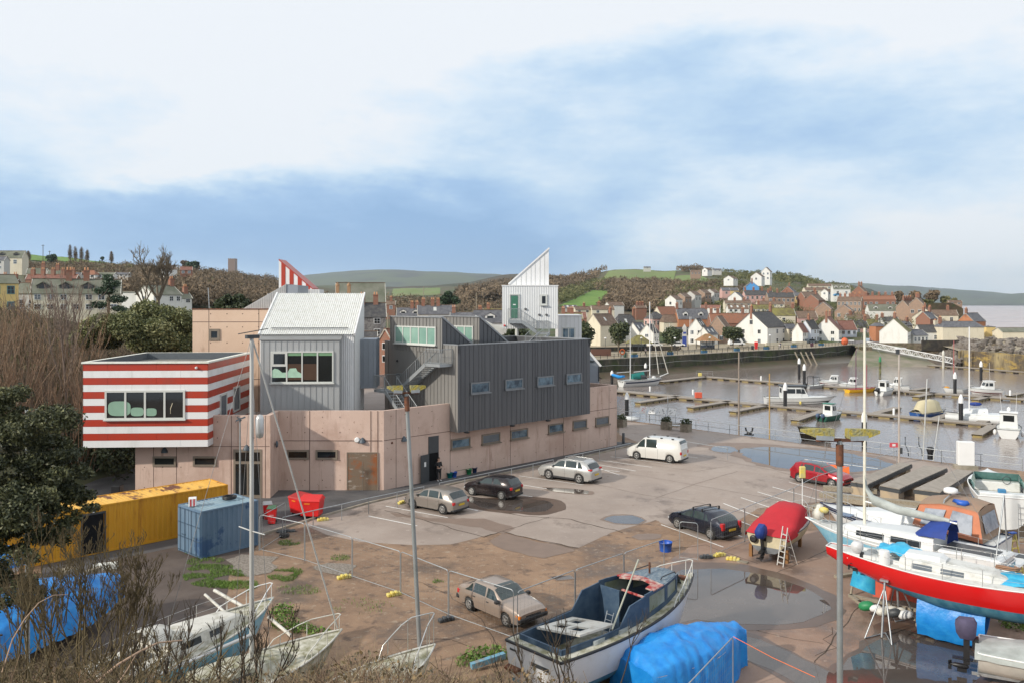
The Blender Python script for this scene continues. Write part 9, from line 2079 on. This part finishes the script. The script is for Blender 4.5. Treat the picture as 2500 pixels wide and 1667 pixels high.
# ------------------------------------------------ esplanade furniture
pz=lambda u,v:(lambda p:Vector((p.x,p.y,0)))(G(u,v,0))
fr=[q+Vector((-.3,1.2,0)) for q in QA[6:]]
k=0
for i,(a,b,l) in enumerate(zip(fr,fr[1:],('left stretch behind the ketch','middle stretch before the tiled shelter','right stretch before the white houses','last stretch at the slipway corner'))):
 o=T('promenade_railing','dark promenade railing, '+l,'railing',tuple(a),0,'dark railings along the promenade');mb=MB()
 for z in (1.1,.6):mb.tube([UP*z,b-a+UP*z],.03,4)
 n=int((b-a).length/2.2)
 for j in range(n+1):mb.tube([(b-a)*(j/n),(b-a)*(j/n)+UP*1.2],.06,5)
 P('rail',mb,m_black,o)
def shelter(u,v,w,d,hh,hr,rz,roof,lab,wallm):
 p=pz(u,v);k=p.y/2000;o=T('shelter',lab,'shelter',tuple(p),R(rz));W_,D_,hh,hr=w*k,d*k,hh*k,hr*k;x,y=W_/2,D_/2
 P('roof',MB().add([(-x-.5,-y-.5,hh),(x+.5,-y-.5,hh),(x+.5,y+.5,hh),(-x-.5,y+.5,hh),(-x*.25,0,hh+hr),(x*.25,0,hh+hr)],[(0,1,5,4),(1,2,5),(2,3,4,5),(3,0,4),(3,2,1,0)]),roof,o)
 for a in (-x,-x*.33,x*.33,x):
  for b in (-y,y):P('post',MB().box(a-.08,a+.08,b-.08,b+.08,0,hh),m_dgrey,o)
 P('panel',MB().box(-x*.8,x*.8,-.06,.06,0,hh*.45),wallm,o);P('panel_window',MB().box(-x*.8,x*.8,-.05,.05,hh*.45,hh*.92),mat('white_glazing',(.55,.58,.6),.3,col2=(.25,.28,.3),vs=3),o);P('seat',MB().box(-x*.7,x*.7,-.6,-.1,.4,.5),m_wood,o)
shelter(1727,852,46,28,20,17,8,roofm('shelter_tile',(.38,.17,.08),(.20,.15,.07)),'open seafront shelter with an orange and mossy tiled roof',mat('navy_board',(.03,.05,.09),.6))
shelter(1560,856,50,34,18,20,14,rM,'larger seafront shelter with a dark thatch coloured roof behind the ketch',m_dgrey)
for u,v,l in ((1478,862,'by the brown hoarding'),(1566,861,'between the ketch masts'),(1648,862,'right of the ketch'),(1733,860,'in front of the tiled shelter'),(1880,852,'in front of the big white house')):
 p=pz(u,v);o=T('promenade_lamp','white headed promenade lamp '+l,'street lamp',tuple(p),0,'promenade lamps');P('post',MB().tube([(0,0,0),(0,0,3.8)],.06,6),m_dgrey,o);P('lamp_head',MB().ball((0,0,4.0),(.35,.35,.22)),m_white,o)
for u,v,l in ((1549,874,'below the ketch mizzen'),(1636,868,'under the round promenade tree'),(1719,864,'before the tiled shelter'),(1799,859,'under the rightmost promenade tree'),(1871,855,'before the big white house'),(1938,850,'before the cream extension'),(2005,846,'before the white inn')):
 p=pz(u,v-2);o=T('flower_trough','blue flower trough '+l,'planter',tuple(p),R(12),'blue flower troughs');P('tub',MB().bbox(-.8,.8,-.4,.4,0,.75,.04),mat('trough_blue',(.04,.13,.24),.6),o);leafmass('flowers',[((0,0,.9),(.75,.35,.25))],120,.13,mat('flower_mix',(.30,.26,.05),.8,col2=(.12,.16,.04),vs=5),o,seed=u)
for k,(u,v,l) in enumerate(((1783,852,'left of the rightmost tree trunk'),(1808,851,'right of the tree trunk'),(1824,851,'beside the black bin'),(1660,856,'with a seated person'),(1704,848,'left of the tiled shelter'))):
 p=pz(u,v-1);o=T('picnic_table','wooden picnic table '+l,'table',tuple(p),R(15+20*k),'picnic tables on the promenade');P('table_top',MB().box(-.9,.9,-.38,.38,.7,.76),m_wood,o)
 for s in (-1,1):P('seat',MB().box(-.9,.9,s*.72-.13,s*.72+.13,.42,.47),m_wood,o);P('leg',MB().beam((s*.6,-.7,0),(s*.6,.25,.72),.08,.08).beam((s*.6,.7,0),(s*.6,-.25,.72),.08,.08).box(s*.6-.03,s*.6+.03,-.75,.75,.36,.42),m_wood,o)
O('litter_bin',MB().lathe([(.35,0),(.42,.9),(.36,1.1),(0,1.15)],(0,0,0),10),m_black,'black litter bin by the picnic tables','bin',None,tuple(pz(1837,853)));O('litter_bin',MB().lathe([(.4,0),(.45,1.1),(.3,1.3),(0,1.35)],(0,0,0),10),mat('dark_green_bin',(.015,.05,.03),.5),'dark green litter bin beside the orange life ring','bin',None,tuple(pz(1526,872)));O('litter_bin',MB().bbox(-.4,.4,-.4,.4,0,1.1,.05),mat('maroon_bin',(.09,.03,.05),.5),'maroon litter bin near the white inn','bin',None,tuple(pz(1982,846)))
o=T('life_ring','orange life ring on a post by the promenade railing','life ring',tuple(pz(1519,874)));P('post',MB().box(-.2,.2,-.1,.1,0,1.0),m_offwhite,o);P('ring',MB().tube([(.55*math.cos(a),-.15,1.6+.6*math.sin(a)) for a in np.linspace(0,5.9,14)],.16,6,closed=True),m_orange,o)
O('phone_post',MB().bbox(-.35,.35,-.35,.35,0,1.0,.05).bbox(-.45,.45,-.4,.4,1.0,2.1,.1),m_red,'red life ring housing on a post by the black bin','life ring',None,tuple(pz(1846,852)))
o=T('mooring_buoy','big orange buoy on display at the slipway corner','buoy',tuple(pz(2062,842)));P('ball',MB().ball((0,0,1.1),(1.1,1.1,1.25),14),mat('buoy_orange',(.60,.12,.04),.6),o);P('arm',MB().box(-3,3,-.15,.15,1.2,1.6),m_white,o)
O('brick_hoarding',MB().box(-2.6,2.6,-.3,.3,0,1.7),mat('brown_hoarding',(.15,.07,.05),.8),'long brown low building beside the promenade behind the arts centre','hoarding',None,tuple(pz(1467,868)),R(10))
O('low_white_wall',MB().beam(Vector((0,0,.5)),Vector((16,9,.5)),.3,1.0),wC,'low cream garden wall in front of the big white house','wall',None,tuple(pz(1870,844)))
O('retaining_wall',MB().beam(Vector((0,0,.6)),Vector((26,6,.6)),.4,1.2),m_dstone,'dark low wall at the left end of the promenade','wall',None,tuple(pz(1440,858)))
O('garden_wall',MB().beam(Vector((0,0,1.2)),Vector((38,-4,1.2)),.5,2.4),m_stone,'rough rubble garden wall below the bright white gable','wall',None,tuple(PX(2137,855,262)))
O('garden_wall',MB().beam(Vector((0,0,1.5)),Vector((26,4,1.5)),.5,3.2).beam(Vector((26,4,.6)),Vector((40,10,.6)),.5,2.0),m_dstone,'dark stone wall before the long cream house','wall',None,tuple(PX(2250,855,255)))
# signboard totem, flagpoles, far cars
o=T('clock_totem','slim blue and grey pointed totem sign on the promenade','sign',tuple(pz(1671,846)));P('lower_panel',MB().box(-.6,.6,-.3,.3,0,3.2),mat('totem_blue',(.03,.06,.28),.5),o);P('upper_panel',MB().box(-.6,.6,-.3,.3,3.2,5.8).add([(-.6,-.3,5.8),(.6,-.3,5.8),(.6,.3,5.8),(-.6,.3,5.8),(0,0,7)],[(0,1,4),(1,2,4),(2,3,4),(3,0,4)]),wG,o);P('band',MB().box(-.45,.45,-.34,-.3,3.9,4.5),mat('totem_blue',(0,)*3),o)
for u in (1634,1684,1687):O('flagpole',MB().tube([(0,0,0),(0,0,9 if u>1640 else 7)],.06,5),m_white,{1634:'single white flagpole left of the totem',1684:'left one of the paired white flagpoles',1687:'right one of the paired white flagpoles'}[u],'flagpole',None,tuple(pz(u,842)))
def farcar(u,v,rz,m,lab,z=0,van=False,Y=None):
 p=G(u,v,z) if Y is None else PX(u,v,Y);o=T('distant_car' if not van else 'distant_van',lab,'car' if not van else 'van',tuple(p),R(rz));L_=4.2 if not van else 5.2;h=1.45 if not van else 2.1
 pr=[(-L_/2,.35),(-L_/2,.9),(-L_*.42,h*.93 if van else h*.72),(-L_*.25,h),(L_*.12 if not van else L_*.25,h),(L_*.28 if not van else L_*.38,.95),(L_*.46,.8),(L_/2,.6),(L_/2,.35)]
 P('body',MB().extr([(x,-.85,z) for x,z in pr],(0,1.7,0)),m,o)
 P('side_window',MB().extr([(-L_*.36,-.87,.95),(-L_*.26,-.87,h*.93),(L_*.1,-.87,h*.93),(L_*.24,-.87,.95)],(0,1.74,0)),m_winglass,o)
 for x in (-L_*.3,L_*.3):
  for s in (-1,1):P('wheel',MB().lathe([(0,-.1),(.31,-.1),(.31,.1),(0,.1)],(x,s*.8,.31),12,(0,1,0)),m_tyre,o)
farcar(1798,843,8,m_white,'white van parked beside the big white gable',van=True);farcar(1980,838,20,mat('slate_car',(.12,.15,.18),.3,.4),'slate grey car outside the pale blue cottage');farcar(2118,836,60,mat('pale_blue_car',(.36,.42,.48),.3,.4),'pale silver blue car at the top of the slipway');farcar(951,914,75,mat('light_blue_car',(.30,.42,.50),.3,.4),'light blue car in the lane behind the steel stair');farcar(955,960,20,mat('steel_blue_car',(.18,.28,.42),.3,.4),'blue car half hidden by the steel stair railing');farcar(1600,846,10,m_white,'white car parked behind the ketch masts');farcar(1655,846,5,m_white,'white car parked under the round promenade tree')
farcar(2045,724,0,mat('sky_blue_car',(.08,.28,.50),.3),'small blue car below the glazed villa',Y=425)
O('site_screen',MB().box(-4,4,-.1,.1,0,1.5),mat('screen_blue',(.015,.06,.22),.6),'blue screen beyond the stairs in the lane','screen',None,tuple(G(915,985)))
# the lane
ln=[G(905,1010),G(990,1010),G(968,880),G(950,868),G(925,868),G(903,880)]
S('lane',MB().poly([p+UP*.015 for p in ln]),mat('lane_asphalt',(.15,.14,.14),.85,var=.1,vs=.3));S('lane_apron',MB().poly([p+UP*.02 for p in (G(880,985),G(1000,985),G(990,925),G(885,925))]),mat('pale_paving',(.36,.29,.25),.85,var=.08))
for u,v,vt,l in ((917,862,742,'taller wooden pole by the stone house'),(947,877,765,'wooden pole against the red brick house')):p=G(u,v);O('lane_pole',MB().tube([(0,0,0),(0,0,H-(vt-741)*p.y/2000)],.14,6),m_wood,l,'pole',None,tuple(p))
for u,vb,vt,Y,l in ((1163,760,715,200,'thin pale pole between the roofs left of the tower'),(1034,735,700,350,'tall thin pole in the distant fields')):p=PX(u,vb,Y);O('thin_pole',MB().tube([(0,0,0),(0,0,(vb-vt)*Y/2000)],.12,5),m_wood,l,'pole',None,tuple(p))
# people on the promenade
person('person in a white top and dark trousers standing behind the ketch mainmast',pz(1576,866),R(30),mat('pale_pink_cloth',(.5,.42,.42),.9),m_dk,m_hair,'walk',1.75)
person('person in black sitting on a picnic table seat',pz(1661,856)+Vector((0,0,.05)),R(-60),m_dk,m_dk,m_hair,'sit');person('person in grey leaning forward beside the picnic tables',pz(1680,855),R(40),mat('grey_cloth',(.22,.23,.23),.9),m_jean,m_hair,'walk',1.6)
person('person in dark blue walking near the blue flower trough',pz(1905,850),R(20),mat('navy_cloth',(.02,.03,.08),.9),m_jean,m_hair,'walk');person('person in pale clothes on the promenade near the white inn',pz(1903,853),R(-40),mat('pale_cloth',(.5,.5,.48),.9),mat('pale_cloth',(0,)*3),m_hair,'walk',1.7)
# rock armour of the breakwater
rk=mat_layers('breakwater_rock',(.20,.175,.15),[((.12,.10,.085),.7,.5,.06,None),((.28,.25,.21),1.6,.6,.05,None)],.9,.6,3)
r_=random.Random(8);mb=MB()
for k in range(420):
 t=r_.random();q=r_.random();a=EB[1].lerp(EB[2],t) if k<150 else EB[2].lerp(EB[5],t); 
 if k<150:p=a+Vector((-2+q*10,-1+q*4,WZ+1+q*5.2))
 else:p=a+Vector((2.5+q*13,3+q*9,.2+2.6*math.sin(q*math.pi*.6)))
 s=r_.uniform(.6,1.5);mb.ball(p,(s,s*.8,s*.7),6,1.0)
mb.sm=[False]*len(mb.f);S('rock_armour',mb,rk,'stuff')
# hanging chain along the far quay wall, timber fenders
mb=MB()
cp=[QA[6],QA[7],QA[8],QA[9]]
pts=[]
for a,b in zip(cp,cp[1:]):
 for k in range(10):q=a.lerp(b,k/10);pts.append(q+Vector((.42,-.55,-1.6+.25*math.sin(k*1.3+a.x)+ .0)))
O('wall_chain',MB().tube(pts,.05,4),mat('pale_rope',(.30,.31,.28),.8),'slack pale rope strung along the far quay wall','rope')
for k,u in enumerate((1935,1949,1961,1974)):p=G(u,853);O('fender_post',MB().tube([(p.x+.3,p.y-1.0,-.6),(p.x+1.8,p.y-2.4,WZ-.5)],.22,6),m_planter,['leftmost slanting timber fender on the quay wall','second slanting timber fender from the left','third slanting timber fender from the left','rightmost slanting timber fender on the quay wall'][k],'fender post','slanting timber fenders')
# white town across the bay
r_=random.Random(2);mb=MB()
for k in range(240):
 u=2330+r_.random()**.7*300;v=r_.uniform(732,744) if r_.random()<.7 else r_.uniform(724,744);p=PX(u,v,7300+r_.random()*200);s=r_.uniform(4,10);mb.box(p.x-s,p.x+s,p.y-5,p.y+5,p.z-6,p.z+r_.uniform(2,7))
S('distant_town',mb,wW,'stuff')
# ---------------------------------------------------------------- near bank and its plants
# the slope under the camera
m_bank=mat_layers('bank_soil',(.09,.065,.04),[((.12,.10,.05),.8,.5,.1,None),((.06,.06,.025),.4,.58,.06,None)],.95)
bz=lambda x,y:max(-.2,10.6*max(0,1-(y/(27 if x<-2 else 23)))**1.35*(1 if x<3 else max(0,1-(x-3)/9))+.5*mnoise.noise(Vector((x*.3,y*.3,0))))
mb=MB();mb.grid([[(x,y,bz(x,y)-(.25 if y>20 else 0)) for x in np.arange(-26,14,.8)] for y in np.arange(-6,28,.8)]);S('bank',mb,m_bank)
# dark evergreen overhanging on the left
o=T('evergreen_tree','dark evergreen leaning in from the left edge of the picture','tree',(-15.5,19,1.5));P('trunk',MB().tube([(0,0,-2),(.3,.5,3),(1.0,1,7)],.28,8,.12),m_barkd,o)
mb=MB();rnd=random.Random(4)
for k in range(9):a=rnd.uniform(-.8,1.8);mb.tube([(.4,.6,3+k*.45),(1.5*math.cos(a)+.5,1.2*math.sin(a)+.5,4+k*.5),(3.2*math.cos(a)+.5,2.4*math.sin(a)+.5,4.1+k*.55)],.08,5,.02)
P('limb',mb,m_barkd,o)
def at_loc(u,v,Y):p=PX(u-12,v+35,Y);return (p.x+15.5,p.y-19,p.z-1.5)
el=[(at_loc(u,v,Y),(r*1.25,r*1.1,r*.75)) for u,v,Y,r in ((-40,1000,20,1.3),(20,985,20,.75),(60,1020,20.5,.8),(-20,1120,19,1.3),(70,1100,20,.9),(120,1090,21,.65),(165,1110,21,.55),(190,1160,21,.5),(130,1165,20.5,.75),(50,1190,20,.9),(-50,1240,19,1.3),(90,1240,20,.7),(150,1215,20.5,.55),(215,1185,21,.32),(10,1290,19.5,.9),(-30,1380,19,.9),(60,1310,20,.5),(30,950,20,.4),(-60,930,20,.8),(170,1065,21,.35))]
r_=random.Random(2);el=[((c[0]+r_.gauss(0,.55)*R_[0],c[1]+r_.gauss(0,.4)*R_[1],c[2]+r_.gauss(0,.5)*R_[2]),tuple(q*r_.uniform(.2,.42) for q in R_)) for c,R_ in el for k in range(8)]
leafmass('crown',el,90000,.045,leafmat('near_evergreen_leaves',(.014,.022,.008),(.15,.15,.06),(.042,.052,.02),1.0),o,seed=3,shell=.6,flatten=.45)
# tall grey post among its leaves
p=PX(67,1100,23);O('tree_pole',MB().tube([(p.x,p.y,0),(p.x,p.y,H-(1000-741)*23/2000)],.07,6),m_galv,'grey pole rising through the dark evergreen','pole')
o=T('shade_thicket','almost black thicket added to stand in for deep shade under the striped box','bush',(-33,60,0));P('stem',MB().tube([(0,0,-1),(0,0,3)],.15,6),m_barkd,o)  # leaf mass added, almost black, to stand in for the shade under the trees
leafmass('foliage',[((-1.5+1.6*k,2+1.4*(k % 3),1.6+.5*(k % 2)),(1.7,1.6,1.9)) for k in range(-3,4)]+[((1.5,7,2),(2,2,2.6)),((-4,5,3.5),(2,2,2)),((0,8,3.5),(2.5,2,2))],9000,.16,lm_dark,o,seed=12)
# bare brown shrubs and saplings left of the arts centre
rnd=random.Random(9)
spots=[(-33.5,62),(-36,66),(-35,72),(-38,60),(-40,68),(-33,78),(-42,76),(-37,80),(-45,64),(-47,72),(-36,88),(-42,90),(-50,82),(-39,56)]
for k,(x,y) in enumerate(spots):shrub_bare('leafless_shrub',['tall leafless shrub nearest the striped box','tall leafless shrub second from the striped box','bushy leafless shrub before the holm oak','leafless shrub low beside the dark path','dense leafless shrub in the middle of the bank','leafless shrub right under the holm oak','leafless shrub high on the left bank','purple brown shrub left of the holm oak','leafless shrub toward the left edge','tall leafless shrub at the left edge','leafless shrub below the cream terrace','leafless shrub below the grey hipped roof','leafless shrub farthest up the left bank','pale stemmed shrub by the yellow container'][k],(x,y,terrxy(x,y)),7.5+rnd.random()*2.2,5.5,36,k,mat('dry_twig',(.19,.135,.095),.9,var=.2) if k % 3 else m_twig,.05,2,'leafless shrubs on the left bank')
p=PX(160,860,72);bare_tree('slender pale stemmed tree rising left of the striped box',(p.x,p.y,terrxy(p.x,p.y)),13.0,.13,31,4,5,mat('grey_brown_twig',(.20,.15,.12),.9),spread=.28,fork=.22,minr=.016)
# near bare bushes against the blue tarpaulins
def near_bush(lab,u,v,Y,h,n,seed,m=None,r=.016,lean=(0,0),depth=3,w=1.6):
 p=PX(u,v,Y);rn=random.Random(seed);mb=MB()
 for k in range(n):
  a=rn.random()*6.28;q=rn.random()*w*.3;branches(mb,(math.cos(a)*q,math.sin(a)*q,0),(math.cos(a)*.55*rn.random()+lean[0],math.sin(a)*.3*rn.random()+lean[1],1),h*rn.uniform(.5,.85),r*rn.uniform(.6,1.3),depth,rn,.42,4,4,.5,.0035,.12,4)
 return O('leafless_bush',mb,m or m_barkg,lab,'bush','leafless bushes on the near bank',tuple(p))
near_bush('largest mossy leafless bush in front of the blue tarpaulin',190,1640,14.5,2.2,11,1,depth=4);near_bush('mossy leafless bush at the lower left corner',60,1660,13,1.7,9,2,depth=3);near_bush('leafless bush right of the largest one',240,1620,16,1.7,7,3,lean=(.25,0));near_bush('dark twiggy bush by the pale blue sloop cabin',340,1710,12.5,1.4,5,4,m_barkd,depth=2);near_bush('dark twiggy bush before the pale blue sloop',500,1710,12,1.35,5,5,m_barkd,depth=2);near_bush('leafless bush behind the lower left corner one',120,1540,18,1.7,8,8,m_barkg,depth=3)
near_bush('dense twiggy bush before the left blue tarpaulin',290,1650,15.5,2.0,10,12,depth=4,w=2.2)
near_bush('thin dark bush before the mossy yacht',620,1720,11.5,1.2,7,6,m_barkd);near_bush('low twiggy bush before the transom of the derelict cruiser',1410,1720,13.5,1.5,9,7,m_barkd,depth=2,w=4)
# bramble bank across the bottom: a mass of stems
def stems(name,n,xr,seed,m,hh,r0=.006,kind='stuff',yr=(8,22),topv=None):
 rn=random.Random(seed);mb=MB()
 for k in range(n):
  u=rn.uniform(*xr);Y=rn.uniform(*yr);vt=topv(u) if topv else 1600;zb=H-(vt+70-741)*Y/2000;x=(u-1250)/2000*Y
  z0=zb-rn.uniform(.3,1.6);hgt=hh*rn.uniform(.4,1.2)*(Y/16)**.5;p=Vector((x,Y,z0-.8));d=Vector((rn.uniform(-.6,.6),rn.uniform(-.3,.3),1)).normalized();pts=[p];L_=(zb-z0)+hgt+.5
  for j in range(4):d=(d+Vector((rn.uniform(-.3,.3),rn.uniform(-.3,.3),-.06*j))).normalized();pts.append(pts[-1]+d*L_/4)
  mb.tube(pts,r0*rn.uniform(.6,1.6),3,r0*.4)
  for j in range(3):q=pts[2].lerp(pts[4],rn.random());e=Vector((rn.uniform(-1,1),rn.uniform(-.5,.5),rn.uniform(.2,1))).normalized();mb.tube([q,q+e*rn.uniform(.12,.35)],r0*.45,3)
 return S(name,mb,m,kind)
tv_=lambda u:float(np.interp(u,[0,200,400,600,760,900,1000,1150,1300,1500],[1600,1600,1640,1625,1600,1560,1590,1625,1600,1660]))
stems('bramble_thicket',2900,(-40,1480),1,m_twig,.42,.007,topv=tv_);stems('bramble_thicket',1500,(-40,1300),2,mat('grey_twig',(.12,.08,.05),.9,var=.3),.5,.009,topv=tv_);stems('bramble_thicket',900,(640,1250),4,mat('dead_grass',(.33,.25,.15),.9,var=.2),.7,.005,topv=tv_)
stems('bramble_thicket',700,(-40,420),5,m_barkg,.9,.012,topv=lambda u:1570)
# filler of small leaves
r=np.random.RandomState(3);C=[]
for k in range(9000):
 u=r.uniform(-60,1500);Y=r.uniform(9,21);v=tv_(u)+r.uniform(25,260);C.append(((u-1250)/2000*Y,Y,H-(v-741)*Y/2000))
C=np.array(C);n_=len(C);a=r.normal(size=(n_,3));a /= np.linalg.norm(a,axis=1)[:,None];b=r.normal(size=(n_,3));b -= (a*b).sum(1)[:,None]*a;b /= np.linalg.norm(b,axis=1)[:,None];s=.03*(.5+r.rand(n_,1));bigmesh('bramble_leaves',np.stack([C-a*s,C-b*s*.6,C+a*s,C+b*s*.6],1).reshape(-1,3),4,leafmat('bramble_leaf',(.05,.045,.02),(.24,.16,.07),(.13,.10,.05),2),None,False,'stuff')
# arching bramble canes
def cane(lab,px,r):O('bramble_cane',MB().tube([PX(u,v,Y) for u,v,Y in px],r,6,r*.5),mat('bleached_cane',(.42,.28,.19),.8,var=.15,vs=8),lab,'bramble')
cane('thick bleached bramble cane crossing the bottom left',((215,1680,10),(290,1620,10.2),(340,1590,10.5),(385,1568,10.8),(445,1562,11)),.018)
cane('thin arching bramble cane at the lower left',((5,1640,9),(30,1560,9.2),(60,1510,9.5),(95,1470,9.8),(130,1452,10),(165,1450,10.2)),.008)
cane('short bleached bramble branch below the thick cane',((285,1670,10),(310,1635,10.3),(330,1600,10.5)),.010)
# grass and weeds in the yard
def grass(patches,seed,m=lm_grass,size=.10,per=60):
 r=np.random.RandomState(seed);C=[]
 for u,v,ru,rv,k in patches:
  for q in range(k*per//10):
   a=r.rand()*6.28;s=math.sqrt(r.rand());p=G(u+ru*s*math.cos(a),v+rv*s*math.sin(a)); 
   if mnoise.noise(p*1.2)>-.12:C.append((p.x,p.y,0))
 C=np.array(C);n=len(C);a=r.rand(n)*6.28;dx=np.stack([np.cos(a),np.sin(a),np.zeros(n)],1)*size*.16;h=np.stack([r.normal(0,.4,n),r.normal(0,.4,n),np.ones(n)],1)*size*(.5+r.rand(n)[:,None]);C=C+[0,0,.012]
 bigmesh('grass',np.stack([C-dx,C+dx,C+h],1).reshape(-1,3),3,m,None,False,'stuff')
grass([(520,1405,75,30,900),(580,1425,50,22,400),(705,1325,28,7,90),(690,1405,38,15,220),(720,1395,20,10,60),(505,1372,50,12,160),(830,1362,25,8,50),(1070,1420,14,5,20),(470,1345,40,8,60),(730,1440,60,12,60),(880,1480,80,20,40)],1,size=.09)
leafmass('weed_clump',[(tuple(G(690,1500)+UP*.15),(.5,.4,.35)),(tuple(G(700,1530)+UP*.15),(.6,.4,.3)),(tuple(G(735,1540)+UP*.1),(.5,.35,.25)),(tuple(G(1195,1605)+UP*.15),(.9,.5,.3)),(tuple(G(1150,1618)+UP*.1),(.6,.4,.25)),(tuple(G(780,1545)+UP*.08),(.5,.3,.15)),(tuple(G(2490,1530)+UP*.2),(.8,.6,.4))],2600,.06,lm_grass,kind='stuff')
gm=mat('pale_gravel',(.17,.14,.11),.95,col2=(.32,.28,.24),vs=9,bump=.8,bs=30)
sheet_px('gravel_patch',[(545,1368),(600,1352),(650,1362),(668,1385),(640,1398),(600,1402),(575,1388)],gm,.0175,.9,2,smooth=True);sheet_px('gravel_patch',[(752,1384),(800,1374),(852,1380),(842,1398),(790,1402)],gm,.0176,.9,4,smooth=True)
# dark recess under the bank by the arts centre
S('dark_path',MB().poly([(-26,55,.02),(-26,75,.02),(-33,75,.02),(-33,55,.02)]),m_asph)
O('wheelie_bin',MB().bbox(-.3,.3,-.3,.3,0,1.1,.04),m_black,'dark bin in the shade at the left corner of the arts centre','bin',None,(-26.6,55.2,0))
# ---------------------------------------------------------------- haze
hz=MB().box(-11000,12000,-60,13000,WZ-6,460)
mh=bpy.data.materials.new('haze_air');mh.use_nodes=True;nt=mh.node_tree;nt.nodes.clear();ou=nt.nodes.new('ShaderNodeOutputMaterial');pv=nt.nodes.new('ShaderNodeVolumePrincipled')
pv.inputs['Color'].default_value=(.75,.89,1,1);pv.inputs['Density'].default_value=.00006;pv.inputs['Anisotropy'].default_value=.2;nt.links.new(pv.outputs[0],ou.inputs['Volume'])
S('haze',hz,mh,'stuff')
